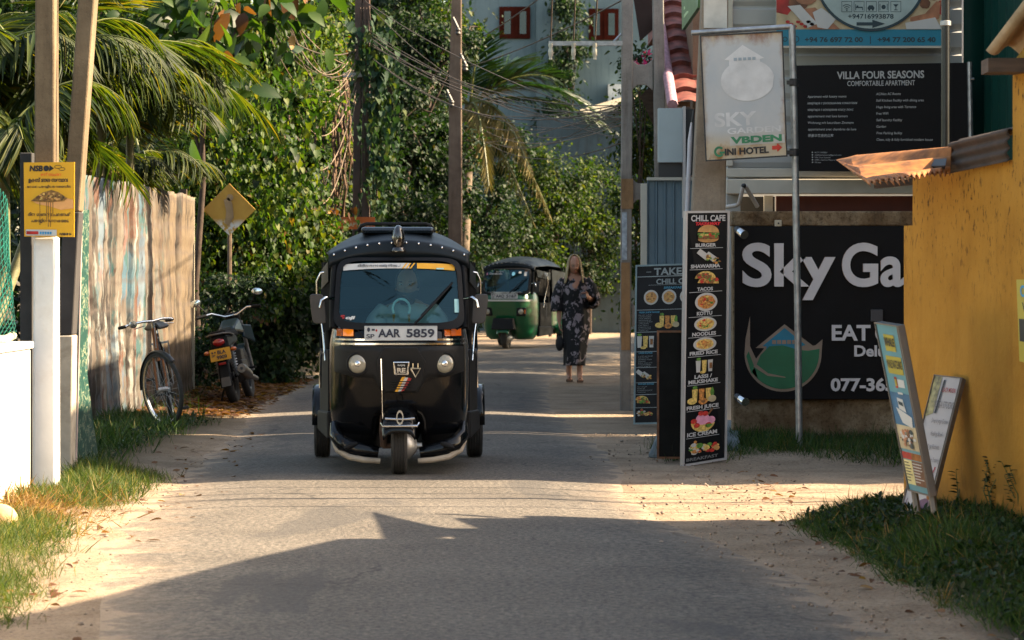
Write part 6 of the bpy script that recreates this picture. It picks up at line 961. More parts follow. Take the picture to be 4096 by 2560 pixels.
# the driver
dv = thing('person', 'bearded driver in a pale shirt sitting behind the windscreen of the black three wheeler', 'person', (TX + .02, TY + .98, -.045)); V = []; E = []
pel = j(0, .12, .78, (.15, .12)); ch = j(0, .08, 1.05, (.16, .115), pel); nb = j(0, .06, 1.19, (.10, .08), ch); nk = j(0, .04, 1.255, .058, nb); j(.0, .02, 1.30, .055, nk)
for s in (-1, 1):
    k = j(.17 * s, -.36, .80, .07, pel); f = j(.18 * s, -.34, .42, .045, k); j(.19 * s, -.46, .36, .04, f)
    sh = j(.19 * s, .06, 1.15, .062, nb); el = j(.25 * s, -.14, .97, .045, sh); wr = j(.24 * s, -.36, 1.0, .03, el); hand(V, E, wr, (0, -1, -.05), (s, 0, 0), .7, 1., 1)
SKD = skinmat('brown skin', (.40, .21, .13)); skin(V, E, SKD, 'body', dv, 2, False, 0, lambda mb: hm.__setitem__(0, head_mesh(mb, Vector((0, .0, 1.36)), 1.02, R(-6), R(2))))
DHR = M('black hair', (.012, .010, .009), .6, var=.3, vs=30); face_parts(hm[0], 1.02, dv, DHR, M('dark lip', (.14, .055, .045), .5))
mb = MB(DHR); mb.grid(lambda u, v: (.082 * math.sin(v * 1.75) * math.cos(math.pi * (-.12 + 1.24 * u)), .012 + .106 * math.sin(v * 1.75) * math.sin(math.pi * (-.12 + 1.24 * u)), 1.36 + .13 * math.cos(v * 1.75)), 30, 12); mb.build('hair', None, dv, smooth=180, world=False, solid=.012)
mb = MB(DHR); mb.grid(lambda u, v: ((.074 - .028 * v) * math.sin((u - .5) * 2.6), -.004 - (.092 - .006 * v) * math.cos((u - .5) * 2.6) - .012 * v, 1.325 - .085 * v - .02 * math.cos((u - .5) * 2.6)), 24, 8); mb.build('beard', None, dv, smooth=180, world=False, solid=.012)
mb = MB(M('pale shirt', (.46, .47, .45), .8, var=.1)); loft(mb, dense([(0, .06, 1.235, .08, .075), (0, .06, 1.215, .14, .10), (0, .065, 1.16, .215, .125), (0, .08, 1.02, .19, .135), (0, .12, .80, .18, .14)], 18), 32, lambda a, k: .014 * math.sin(a * 6 + k * .5))
for s in (-1, 1): sleeve(mb, [(.15 * s, .06, 1.175), (.21 * s, .02, 1.10), (.24 * s, -.08, 1.02)], [.075, .078, .07])
mb.build('shirt', None, dv, smooth=180, world=False, solid=.006)
# ================================================================== BICYCLE
bp0 = gp(668, 1724, .0); bk = thing('bicycle', 'old black roadster bicycle with a chrome lamp leaning against the painted fence', 'bicycle', (bp0.x, bp0.y, gz(bp0.x, bp0.y) + .0), (0, R(-9), R(4.5)))
PNT = M('worn black enamel', (.010, .010, .0105), .45, .1, var=.3, vs=9, dirt=.35, dirtc='#5a3a24', ds=14); ORG = M('rusted brown tube', (.22, .085, .03), .7, .3, var=.5, vs=18); WH = .345
def bwheel(c, ang, nm):
    ax = Vector((math.cos(ang), math.sin(ang), 0)); mb = MB(RUB); mb.lathe([(WH - .036, -.013), (WH - .016, -.019), (WH - .003, -.010), (WH, 0), (WH - .003, .010), (WH - .016, .019), (WH - .036, .013)], c, ax, 56); o = mb.build(nm, None, bk, smooth=60, world=False)
    mb = MB(CHRM); mb.lathe([(WH - .036, -.014), (WH - .052, -.010), (WH - .052, .010), (WH - .036, .014)], c, ax, 56); mb.build('rim', None, o, smooth=60, world=False)
    mb = MB(GALV); c = Vector(c); up = Vector((0, 0, 1)); tn = ax.cross(up)
    for i in range(28): a = 2 * math.pi * i / 28; b = a + (.42 if i % 2 else -.42); h_ = ax * (.03 if i % 4 < 2 else -.03); mb.tube([c + h_ + (up * math.sin(b) + tn * math.cos(b)) * .03, c + (up * math.sin(a) + tn * math.cos(a)) * (WH - .05)], .0016, 4, False)
    mb.tube([c - ax * .05, c + ax * .05], .022, 10); mb.build('spoke', None, o, world=False); return tn
SA = R(33); tn = bwheel((0, .345, WH), SA, 'front_wheel'); bwheel((0, 1.46, WH), 0, 'rear_wheel'); fx = Vector((math.cos(SA), math.sin(SA), 0)); HC = Vector((0, .345, 0)); st = Vector((.0, .50, .93)); hb = Vector((0, .44, .70))
fwd = Vector((math.sin(SA), -math.cos(SA), 0))
mb = MB(PNT); seat = Vector((0, 1.10, .84)); bb_ = Vector((0, .94, .28)); ra = Vector((0, 1.46, WH)); up_ = Vector((0, .47, .80)); lo_ = Vector((0, .445, .62)); mb.tube([up_, Vector((0, 1.03, .80))], .015, 8); mb.tube([lo_, bb_], .016, 8); mb.tube([seat, bb_], .015, 8)
for s in (-.055, .055): q = Vector((s, 0, 0)); mb.tube([ra + q, bb_ + q * .5], .009, 6); mb.tube([ra + q, Vector((s * .3, 1.06, .76))], .008, 6)
mb.build('frame', None, bk, smooth=60, world=False)
mb = MB(ORG); mb.tube([Vector((0, .485, .90)), Vector((0, .44, .60))], .021, 10); cr_t = Vector((0, .425, .715)) - fwd * .0
for s in (-.05, .05): mb.tube([Vector((0, .43, .66)) + fx * s * .9, Vector((0, .39, .52)) + fx * s, HC + Vector((0, 0, WH)) + fx * s], .010, 8)
mb.build('fork', None, bk, smooth=60, world=False)
mb = MB(CHRM); c0 = Vector((0, .47, .965)); L_ = [(-.25, -.0, -.01), (-.22, .0, .0), (-.10, .0, .01), (0, 0, 0), (.10, 0, .01), (.22, 0, .0), (.25, 0, -.01)]; hp_ = [c0 + fx * a + fwd * (-(abs(a) > .15) * .06) + Vector((0, 0, z)) for a, b, z in L_]; mb.tube(hp_, .012, 8); mb.tube([Vector((0, .485, .88)), c0], .013, 8); HB_ = mb.build('handlebar', None, bk, smooth=60, world=False)
for e, q in ((hp_[0], hp_[1]), (hp_[-1], hp_[-2])): mb = MB(TRIM); d_ = -fwd; mb.tube([e - d_ * .0, e + d_ * .11 + Vector((0, 0, -.005))], .016, 8); mb.build('grip', None, HB_, smooth=60, world=False)
mb = MB(GALV); [mb.tube([c0 + fx * s + fwd * .03 + Vector((0, 0, -.03)), c0 + fx * s * 2.1 + fwd * .02 + Vector((0, 0, -.045))], .005, 5) for s in (-.1, .1)]; mb.tube([c0 + fwd * .03 + Vector((0, 0, -.02)), Vector((0, .40, .72))], .004, 5); mb.build('brake_rod', None, HB_, world=False)
mb = MB(CHRM); lc = c0 - fx * .235 + fwd * .06 + Vector((0, 0, .0)); mb.lathe([(0, -.05), (.028, -.04), (.036, .0), (.034, .01), (0, .014)], lc, fwd, 16); mb.build('lamp', None, HB_, smooth=60, world=False)
mb = MB(BLACK); mb.grid(lambda u, v: ((u - .5) * (.06 + .16 * sstep(.3, .9, v)) , .96 + .27 * v, .935 - .05 * (2 * u - 1) ** 2 - .012 * math.sin(v * 3) + .015 * v), 14, 14); sd_ = mb.build('saddle', None, bk, smooth=180, world=False, solid=.02); mb = MB(CHRM); mb.tube([Vector((0, 1.10, .80)), Vector((0, 1.11, .915))], .012, 8); mb.build('seat_post', None, bk, world=False)
mb = MB(PNT)
def fend(c, ang, a0, a1):
    ax = Vector((math.cos(ang), math.sin(ang), 0)); t_ = Vector((math.sin(ang), -math.cos(ang), 0)); c = Vector(c); return lambda u, v: c + ax * ((u - .5) * .056) + (t_ * math.cos(a0 + (a1 - a0) * v) + Vector((0, 0, 1)) * math.sin(a0 + (a1 - a0) * v)) * (WH + .014 - .014 * (2 * u - 1) ** 2)
mb.grid(fend((0, .345, WH), SA, R(42), R(178)), 6, 30); mb.build('front_fender', None, bk, smooth=60, world=False, solid=.003); mb = MB(PNT); mb.grid(fend((0, 1.46, WH), 0, R(60), R(200)), 6, 30); mb.build('rear_fender', None, bk, smooth=60, world=False, solid=.003)
mb = MB(PNT); mb.tube([Vector((-.09, .94, .28)), Vector((.09, .94, .28))], .012, 8); mb.tube([(.085, .94, .28), (.095, .86, .13)], .009, 6); mb.tube([(-.085, .94, .28), (-.095, 1.02, .43)], .009, 6); mb.lathe([(.08, -.004), (.095, -.004), (.095, .004), (.08, .004)], (.055, .94, .28), (1, 0, 0), 28, close=True); ck = mb.build('crank', None, bk, smooth=60, world=False)
for x, y, z in ((.145, .86, .13), (-.145, 1.02, .43)): mb = MB(RUB); mb.box((x, y, z), (.095, .075, .026)); mb.build('pedal', None, ck, bevel=.006, world=False)
mb = MB(GALV); mb.bx(-.075, .075, 1.18, 1.60, .74, .755); [mb.tube([(s, 1.55, .745), (s * .9, 1.46, WH)], .006, 5) for s in (-.07, .07)]; mb.build('carrier', None, bk, world=False)
# ================================================================== MOTORCYCLE (seen from behind, leaning on its stand)
m0 = gp(926, 1621); mc = thing('motorcycle', 'black parked motorcycle seen from behind with yellow plate and red tail lamp', 'motorcycle', (m0.x, m0.y, gz(m0.x, m0.y)), (0, R(-11.5), R(-2.5)))
B = lambda mb, n, p=mc, **k: mb.build(n, None, p, world=False, **k); RW = .30
def mwheel(c, r, w, nm):
    mb = MB(RUB); h = w / 2; mb.lathe([(r * .62, -h * .7), (r * .82, -h), (r * .95, -h * .7), (r, 0), (r * .95, h * .7), (r * .82, h), (r * .62, h * .7)], c, (1, 0, 0), 40); o = B(mb, nm, smooth=60); mb = MB(M('black cast wheel', (.03, .03, .032), .4, .5)); mb.lathe([(r * .63, -h * .7), (r * .55, -h * .5), (r * .55, h * .5), (r * .63, h * .7)], c, (1, 0, 0), 40); c = Vector(c)
    for i in range(5): a = i * 1.2566; mb.tube([c, c + Vector((0, math.cos(a), math.sin(a))) * r * .58], .018, 6)
    mb.tube([c - Vector((.05, 0, 0)), c + Vector((.05, 0, 0))], .05, 12); B(mb, 'rim', o, smooth=60); return o
mwheel((0, .30, RW), RW, .105, 'rear_wheel'); mwheel((0, 1.58, RW), RW, .09, 'front_wheel')
PB = M('black motorcycle plastic', (.006, .0065, .0075), .5, spec=.15, var=.2); TEAL = M('dark teal tank', (.005, .020, .028), .35, spec=.25, coat=.15, var=.2, vs=3); ENG = M('dark engine metal', (.035, .033, .03), .55, .4, var=.3, vs=14, dirt=.4, dirtc='#4a3a2c')
mb = MB(PB); mb.grid(lambda u, v: ((u - .5) * (.13 - .02 * v), -.06 + .10 * v, .20 + .34 * v - .0 * u), 6, 8); B(mb, 'mud_flap', smooth=60, solid=.014)
mb = MB(M('grey flap face', (.06, .055, .05), .45, var=.2)); mb.hexa([(-.052, -.075, .205), (.052, -.075, .205), (.05, .0, .40), (-.05, .0, .40)], [(-.052, -.062, .205), (.052, -.062, .205), (.05, .013, .40), (-.05, .013, .40)]); B(mb, 'flap_plate', bevel=.004)
mb = MB(PB); mb.hexa([(-.10, .0, .60), (.10, .0, .60), (.085, .02, .76), (-.085, .02, .76)], [(-.13, .62, .66), (.13, .62, .66), (.11, .62, .76), (-.11, .62, .76)]); B(mb, 'tail_cowl', bevel=.03); mb = MB(SEAT); mb.hexa([(-.105, .0, .765), (.105, .0, .765), (.09, .02, .81), (-.09, .02, .81)], [(-.13, .75, .72), (.13, .75, .72), (.11, .75, .80), (-.11, .75, .80)]); B(mb, 'seat', bevel=.025)
mb = MB(M('seat rail grey', (.10, .095, .09), .5, .4)); mb.tube([(-.115, .40, .74), (-.125, .06, .765), (-.07, -.05, .775), (.07, -.05, .775), (.125, .06, .765), (.115, .40, .74)], .011, 8); B(mb, 'grab_rail', smooth=60)
mb = MB(REDL); mb.sph((0, -.01, .685), (.066, .035, .042), 20, 12); B(mb, 'tail_lamp', smooth=180)
YPL = M('yellow plate', (.62, .30, .012), .5, var=.06); mb = MB(YPL); mb.box((0, -.065, .555), (.225, .008, .132), (R(-10), 0, 0)); np_ = B(mb, 'number_plate', bevel=.003); pan = Panel((-.1125, -.0625, .620), (.1125, -.0625, .620), (.1125, -.0855, .490), (-.1125, -.0855, .490), 0, 0, 225, 132); mb = MB(PLINK); pan.text(mb, 'BLA', 130, 58, 40, 1, bold=.03, width=90); pan.text(mb, '9909', 126, 114, 40, 1, bold=.03, width=112); pan.text(mb, 'SP', 38, 82, 26, 1, bold=.02, width=38); pan.disc(mb, 30, 36, 9, 12, 1, 10); pan.rect(mb, 50, 28, 68, 42, 1); B(mb, 'lettering', np_)
mb = MB(REDL); mb.box((.0, -.055, .455), (.08, .012, .026)); B(mb, 'reflector', bevel=.003)
for s in (-1, 1): mb = MB(AMB); mb.sph((.145 * s, -.03, .59), (.035, .03, .024), 14, 9); il = B(mb, 'indicator', smooth=180); mb = MB(PB); mb.tube([(.06 * s, .0, .61), (.12 * s, -.02, .595)], .01, 6); B(mb, 'stalk', il)
for s in (-1, 1):
    mb = MB(GALV); pts = [(.095 * s + .026 * math.cos(a), .22 + .026 * math.sin(a), .36 + .24 * a / 50.2) for a in np.linspace(0, 50.2, 130)]; mb.tube(pts, .006, 5); mb.tube([(.095 * s, .22, .30), (.095 * s, .22, .64)], .014, 8); B(mb, 'shock_absorber')
mb = MB(ENG); mb.bx(-.12, .12, .62, 1.05, .22, .46); mb.bx(-.08, .08, .95, 1.2, .40, .58); mb.lathe([(0, -.03), (.10, -.03), (.11, 0), (.10, .02), (0, .02)], (-.13, .78, .32), (-1, 0, 0), 20); B(mb, 'engine', bevel=.02)
mb = MB(PB); mb.tube([(.07, .30, .30), (.07, .70, .34)], .02, 6); mb.tube([(-.07, .30, .30), (-.07, .70, .34)], .02, 6); mb.tube([(0, .66, .66), (0, 1.28, .76), (0, 1.34, .90)], .03, 8); mb.tube([(0, 1.30, .8), (0, 1.0, .35), (0, .7, .3)], .022, 8); B(mb, 'frame', smooth=60)
mb = MB(M('sooty exhaust can', (.17, .15, .13), .4, .7, var=.3)); mb.tube([(.17, 1.15, .22), (.17, .75, .26), (.175, .25, .33)], [.025, .03, .03], 10); mb.tube([(.172, .52, .29), (.178, .10, .355), (.18, .03, .365)], [.055, .06, .045], 16); ex = B(mb, 'exhaust', smooth=60); mb = MB(BLACK); mb.tube([(.18, .032, .365), (.181, .02, .367)], .018, 10); B(mb, 'exhaust_tip', ex); mb = MB(PB); mb.tube([(.10, .62, .36), (.26, .60, .35)], .013, 6); mb.tube([(-.10, .62, .36), (-.24, .60, .35)], .013, 6); mb.tube([(-.10, .70, .28), (-.20, .60, .02)], .013, 6); B(mb, 'foot_peg')
mb = MB(TEAL); mb.hexa([(-.10, .74, .78), (.10, .74, .78), (.08, .76, .84), (-.08, .76, .84)], [(-.14, 1.22, .74), (.14, 1.22, .74), (.10, 1.20, .93), (-.10, 1.20, .93)]); B(mb, 'fuel_tank', bevel=.045); mb = MB(TEAL); mb.hexa([(.10, 1.15, .70), (.19, 1.40, .62), (.17, 1.42, .82), (.10, 1.2, .84)], [(.13, 1.15, .70), (.21, 1.40, .62), (.19, 1.42, .82), (.13, 1.2, .84)]); B(mb, 'tank_shroud', bevel=.01)
mb = MB(GALV); [mb.tube([(s * .09, 1.38, .88), (s * .09, 1.58, .32)], .02, 8) for s in (-1, 1)]; B(mb, 'fork', smooth=60); mb = MB(TEAL); mb.grid(lambda u, v: ((u - .5) * .13, 1.58 - .33 * math.cos(math.pi * (.2 + .6 * v)), .30 + .33 * math.sin(math.pi * (.2 + .6 * v))), 6, 16); B(mb, 'front_fender', smooth=60, solid=.008)
mb = MB(CHRM); hbz = [(-.34, 1.16, 1.005), (-.20, 1.25, 1.02), (-.07, 1.33, .96), (.07, 1.35, .96), (.20, 1.32, 1.02), (.34, 1.26, 1.005)]; mb.tube(hbz, .013, 8); hb_ = B(mb, 'handlebar', smooth=60)
for s, e, q in ((-1, hbz[0], hbz[1]), (1, hbz[-1], hbz[-2])):
    mb = MB(PB); mb.tube([Vector(e).lerp(Vector(q), -.15), Vector(e).lerp(Vector(q), .6)], .02, 8); B(mb, 'grip', hb_, smooth=60); mb = MB(PB); a = Vector(q).lerp(Vector(e), .2); b = a + Vector((.10 * s, -.02, .13)); mb.tube([a, b], .007, 6); mi = B(mb, 'mirror', hb_); mb = MB(M('mirror face', (.75, .85, .92), .08, .9)); c_ = b + Vector((.02 * s, -.006, .02)); mb.sph(c_, (.062, .008, .038), 18, 8, (0, .25 * s, .1)); B(mb, 'mirror_glass', mi, smooth=180)
mb = MB(PB); mb.box((0, 1.42, .92), (.17, .10, .15)); B(mb, 'headlamp_shell', bevel=.03)
# ================================================================== TREES, PALMS, VINES
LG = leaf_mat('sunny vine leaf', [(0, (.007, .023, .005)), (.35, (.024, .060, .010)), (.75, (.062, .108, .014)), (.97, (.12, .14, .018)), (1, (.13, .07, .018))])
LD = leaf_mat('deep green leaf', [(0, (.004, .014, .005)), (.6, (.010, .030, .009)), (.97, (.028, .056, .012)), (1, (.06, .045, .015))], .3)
LB = leaf_mat('bluish green leaf', [(0, (.012, .036, .020)), (.7, (.026, .06, .032)), (1, (.07, .09, .02))], .25, .75)
LP = leaf_mat('palm leaflet', [(0, (.010, .024, .004)), (.45, (.028, .048, .006)), (.8, (.075, .088, .009)), (1, (.19, .135, .018))], .45, .55)
LPO = leaf_mat('old palm leaflet', [(0, (.10, .09, .03)), (.6, (.20, .16, .06)), (1, (.26, .19, .09))], .3)
LC = leaf_mat('coconut leaflet', [(0, (.006, .022, .008)), (.7, (.014, .04, .011)), (1, (.04, .07, .014))], .25, .4)
LBIG = leaf_mat('broad leaf', [(0, (.008, .024, .007)), (.6, (.022, .055, .010)), (1, (.06, .10, .014))], .4, .45)
LDRY = leaf_mat('dry brown leaf', [(0, (.055, .024, .011)), (.6, (.12, .05, .02)), (.9, (.18, .085, .03)), (1, (.28, .16, .05))], .3)
LBU = leaf_mat('yellow green bush leaf', [(0, (.006, .019, .005)), (.5, (.017, .041, .007)), (.88, (.050, .082, .010)), (1, (.11, .12, .015))], .45)
GRS = leaf_mat('grass blade', [(0, (.011, .032, .008)), (.5, (.028, .066, .013)), (.87, (.055, .10, .018)), (.96, (.12, .10, .035)), (1, (.2, .14, .06))], .3, .6)
GRL = leaf_mat('pale grass blade', [(0, (.022, .045, .008)), (.6, (.05, .085, .013)), (.85, (.10, .12, .025)), (1, (.22, .17, .07))], .35, .6)
STRW = leaf_mat('dry straw', [(0, (.10, .052, .018)), (.6, (.20, .115, .042)), (1, (.32, .21, .09))], .25, .7)
BARK = M('brown bark', (.045, .028, .019), .9, var=.5, vs=9, bump=.5, bs=30.); TWIG = M('pale dry twig', (.13, .078, .045), .8, var=.4, vs=8)
def limbs(mb, base, crown, r, n, rnd, r0=.09):
    base = Vector(base); crown = Vector(crown); mid = base.lerp(crown, .55) + Vector((rnd.uniform(-.15, .15), rnd.uniform(-.1, .1), 0)); mb.tube([base, base.lerp(mid, .5) + Vector((rnd.uniform(-.08, .08), 0, 0)), mid, crown], [r0, r0 * .85, r0 * .7, r0 * .4], 9)
    for i in range(n):
        a = rnd.uniform(0, 6.28); e = crown + Vector((math.cos(a) * r[0] * .75, math.sin(a) * r[1] * .75, rnd.uniform(-.5, .7) * r[2])); s_ = mid.lerp(crown, rnd.uniform(0, .8)); mb.tube([s_, s_.lerp(e, .5) + Vector((0, 0, rnd.uniform(.0, .25))), e], [r0 * .4, r0 * .28, r0 * .1], 6)
def tree(name, label, blobs, mat, tmpl, size, base=None, group=None, cat='tree', r0=.09, nl=6, dry=0, extra=None, clumps=30, spread=.28):
    """blobs: [(px, py, depth, rx, ry, rz, n)] from photo pixels; crown part is leaf-sized faces, trunk tapers with limbs"""
    rnd = random.Random(len(label) * 7 + int(blobs[0][0])); cs = [(at(b[0], b[1], b[2]), b[3:6], b[6]) for b in blobs]; c0 = cs[0][0]
    bx = c0.x if base is None else base; g = gz(bx, c0.y); T = thing(name, label, cat, (bx, c0.y, g), group=group)
    mb = MB(BARK)
    for k, (c, r, n) in enumerate(cs): limbs(mb, (bx, c0.y, g - .1) if k == 0 else tuple(Vector((bx, c0.y, g)).lerp(c0, .8)), c, r, nl, rnd, r0 if k == 0 else r0 * .5)
    mb.build('trunk', None, T, smooth=60)
    k_ = 1. if tmpl is BROAD else .80
    parts = [blob_leaves(tmpl, c, r, int(n / k_ ** 1.8), size * k_, max(10, int(clumps * (n / 3000) ** .5)), spread) for c, r, n in cs]
    if extra: parts += extra
    cloud_mesh('crown', parts, mat, T)
    if dry: cloud_mesh('dead_leaves', [blob_leaves(tmpl, c, [q * 1.03 for q in r], int(n * dry), size * 1.15, 6, .16, .25) for c, r, n in cs], LDRY, T)
    return T
PALMT = T_ovate(.058, .25, .30); COCT = T_ovate(.060, .25, .16)
def frond(parent, p0, d, L, g, ll, mat, n=46, tmpl=PALMT, dr=.3, r=.014, name='frond', roll=0.):
    p0 = Vector(p0); d = Vector(d).normalized(); pts = [p0 + d * L * q + Vector((0, 0, -g * q * q)) for q in np.linspace(0, 1, 14)]; mb = MB(M('palm stalk', (.12, .13, .03), .5, var=.3)); mb.tube(pts, list(np.linspace(r, r * .25, 14)), 6)
    pos = []; tip = []; nrm = []; sz = []
    for i in range(n):
        q = .12 + .88 * (i + .5) / n; p = p0 + d * L * q + Vector((0, 0, -g * q * q)); t = (d * L + Vector((0, 0, -2 * g * q))).normalized(); sd_ = t.cross(Vector((0, 0, 1))); sd_ = sd_.normalized() if sd_.length > .05 else Vector((0, 1, 0)); up = sd_.cross(t)
        for s in (-1, 1):
            k = t * (.45 + .5 * q + random.gauss(0, .06)) + sd_ * s * (.85 - .35 * q) + up * (.25 + roll * s) + Vector((0, 0, -dr)) + Vector((random.gauss(0, .08), random.gauss(0, .08), random.gauss(0, .08)))
            pos.append(p); tip.append(k); nrm.append(up + sd_ * s * -.5); sz.append(ll * (math.sin(math.pi * (.18 + .74 * q)) ** .6) * random.uniform(.85, 1.1))
    o = cloud_mesh(name, [(tmpl, np.array(pos), np.array([tuple(v) for v in tip]), np.array([tuple(v) for v in nrm]), np.array(sz))], mat, parent)
    off = root_of(parent).location; st = mb.build('stalk', None, o); return o
def areca(label, crowns, n, L, ll, seed, mat=LP, g0=None, old=.0):
    rnd = random.Random(seed); b = crowns[0] + Vector((-.75, .3, 0)); T = thing('areca_palm', label, 'palm', (b.x, b.y, gz(b.x, b.y))); mb = MB(M('ringed palm stem', (.16, .15, .07), .6, var=.3, vs=20, stretch=(1, 1, 6)))
    for c in crowns: mb.tube([(b.x + (c.x - b.x) * .3, b.y + (c.y - b.y) * .3, gz(b.x, b.y)), (c.x, c.y, c.z * .6), tuple(c)], [.05, .045, .035], 8)
    mb.build('trunk', None, T, smooth=60)
    for c in crowns:
        for i in range(n):
            a = 2 * math.pi * (i + rnd.uniform(-.3, .3)) / n; el = rnd.uniform(.35, 1.25); d = (math.cos(a) * math.cos(el), .7 * math.sin(a) * math.cos(el), math.sin(el)); frond(T, c + Vector((0, 0, rnd.uniform(-.25, .05))), d, L * rnd.uniform(.75, 1.1), L * rnd.uniform(.45, .85), ll * rnd.uniform(.85, 1.1), LPO if rnd.random() < old else mat, 44, dr=rnd.uniform(.45, 1.0))
    return T
areca('feathery areca palm with dark fronds behind the green mesh', [at(20, 560, 23.5), at(-120, 330, 24.5), at(130, 300, 25)], 10, 1.7, .62, 5)
areca('bright yellow green areca palm arching above the painted fence', [at(400, 480, 29.2), at(300, 250, 28.5), at(520, 330, 29.8)], 8, 1.9, .70, 8, old=.08)
P_ = areca('low areca palm with drooping fronds peeping over the painted fence', [at(450, 690, 31.0), at(560, 640, 31.6)], 9, 1.0, .46, 12, old=.12)
# broad leaved trees and vine tangles on the left
tree('broad_leaf_tree', 'tree with very large glossy leaves and dry brown ones above the painted fence', [(800, 60, 35, .75, .7, .8, 130), (860, 360, 34.6, .45, .4, .55, 46), (1010, 30, 36, .8, .7, .5, 110)], LBIG, BROAD, .30, r0=.05, nl=5, dry=.07, clumps=40, spread=.4)
v1 = strand_leaves(HE, [(at(random.uniform(680, 1260), random.uniform(380, 1000), 35.6).x, random.uniform(35.4, 36.6), at(0, random.uniform(250, 900), 36).z) for _ in range(150)], [random.uniform(.4, 1.5) for _ in range(150)], .085)
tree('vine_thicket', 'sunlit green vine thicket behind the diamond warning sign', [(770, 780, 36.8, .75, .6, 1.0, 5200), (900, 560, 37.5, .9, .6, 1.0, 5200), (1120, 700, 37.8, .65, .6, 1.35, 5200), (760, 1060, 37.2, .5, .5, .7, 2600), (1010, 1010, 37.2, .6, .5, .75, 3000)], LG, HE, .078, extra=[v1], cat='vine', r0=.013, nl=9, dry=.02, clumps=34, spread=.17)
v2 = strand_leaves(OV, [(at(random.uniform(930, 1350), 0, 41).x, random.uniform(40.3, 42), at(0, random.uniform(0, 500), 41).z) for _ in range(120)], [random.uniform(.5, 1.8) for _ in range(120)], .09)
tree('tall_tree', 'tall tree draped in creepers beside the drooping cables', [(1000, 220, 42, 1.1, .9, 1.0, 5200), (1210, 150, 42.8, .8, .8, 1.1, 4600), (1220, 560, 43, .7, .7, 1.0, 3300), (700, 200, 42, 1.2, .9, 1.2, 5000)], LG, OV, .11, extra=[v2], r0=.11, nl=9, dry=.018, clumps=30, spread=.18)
hv = thing('liana_tangle', 'bare brown lianas hanging under the creeper draped tree', 'vine', at(1280, 700, 40.5)); rr = random.Random(9)
for i in range(26):
    x0, y0 = rr.uniform(1130, 1400), rr.uniform(260, 520); mb = MB(TWIG if i % 2 else BARK); pts = []; x, y = x0, y0
    for q in range(8): pts.append(at(x, y, 40.5 + rr.uniform(-.3, .3))); x += rr.uniform(-22, 20); y += rr.uniform(45, 95)
    mb.tube(pts, [rr.uniform(.008, .022)] * 8, 5); mb.build('stem', None, hv, smooth=180)
v3 = strand_leaves(HE, [(at(random.triangular(1478, 1580, 1500), 0, 39.6).x, random.uniform(39.5, 39.9), at(0, random.uniform(40, 640), 39.6).z) for _ in range(52)], [random.uniform(.4, 1.9) for _ in range(52)], .10)
v3b = strand_leaves(HE, [(at(random.uniform(1400, 1480), 0, 39.6).x, 39.65, at(0, random.uniform(40, 260), 39.6).z) for _ in range(14)], [random.uniform(.2, .6) for _ in range(14)], .11)
pv_ = thing('climbing_vine', 'bluish green heart leaved vine hanging down the twin rail pole', 'vine', at(1500, 500, 39.7)); cloud_mesh('foliage', [v3, v3b], LB, pv_); mb = MB(BARK); [mb.tube([at(1440 + 12 * i, 30, 39.85), at(1455 + 16 * i, 400, 39.8), at(1465 + 14 * i, 800, 39.85)], .012, 5) for i in range(4)]; mb.build('stem', None, pv_)
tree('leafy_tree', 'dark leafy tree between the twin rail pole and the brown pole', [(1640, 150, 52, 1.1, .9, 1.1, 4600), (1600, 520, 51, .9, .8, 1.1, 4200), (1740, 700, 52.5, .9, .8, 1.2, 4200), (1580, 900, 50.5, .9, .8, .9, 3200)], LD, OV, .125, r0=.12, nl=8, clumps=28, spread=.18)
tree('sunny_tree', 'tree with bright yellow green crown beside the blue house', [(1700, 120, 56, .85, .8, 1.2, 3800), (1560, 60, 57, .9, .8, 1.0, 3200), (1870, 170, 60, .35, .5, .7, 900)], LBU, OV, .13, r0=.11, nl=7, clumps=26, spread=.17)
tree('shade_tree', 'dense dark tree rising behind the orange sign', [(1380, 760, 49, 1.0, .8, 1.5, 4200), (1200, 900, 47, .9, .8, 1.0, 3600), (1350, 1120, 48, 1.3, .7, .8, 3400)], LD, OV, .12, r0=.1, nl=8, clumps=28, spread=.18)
# coconut palm by the blue house
cc_ = at(1880, 420, 60); co = thing('coconut_palm', 'coconut palm with long dark fronds sweeping in front of the blue house', 'palm', (cc_.x - .25, cc_.y, 0)); mb = MB(M('coconut trunk', (.16, .12, .085), .85, var=.4, vs=6, stretch=(1, 1, 5), bump=.3)); mb.tube([(cc_.x - .25, 60, -.1), (cc_.x - .15, 60, 1.6), (cc_.x, 60, cc_.z)], [.17, .13, .11], 12); mb.build('trunk', None, co, smooth=60)
for d, L, g, ll, m_, dr, ro in (((.93, -.25, .62), 3.0, 1.75, .95, LC, .25, 0), ((.80, .1, .75), 2.3, 1.0, .85, LC, .2, .2), ((.9, -.4, .28), 3.1, 1.35, .80, LC, .35, 0), ((.55, .4, .9), 2.2, .8, .85, LC, .2, 0), ((.1, -.3, .95), 2.0, .7, .8, LC, .2, 0), ((-.7, -.2, .7), 2.3, 1.3, .8, LC, .3, 0), ((-.8, .3, .4), 2.2, 1.3, .8, LC, .4, 0), ((.42, -.5, .25), 2.0, 2.1, .62, LPO, .9, 0), ((.75, -.6, -.25), 2.1, 1.7, .55, LPO, 1., 0), ((.6, -.6, -.7), 2.3, .9, .45, LPO, 1.1, 0), ((.15, -.6, .2), 1.7, 2.2, .6, LPO, 1., 0), ((.3, .5, .8), 2.4, 1.3, .8, LC, .3, 0)): frond(co, cc_, d, L, g, ll, m_, 62, COCT, dr, .03, roll=ro)
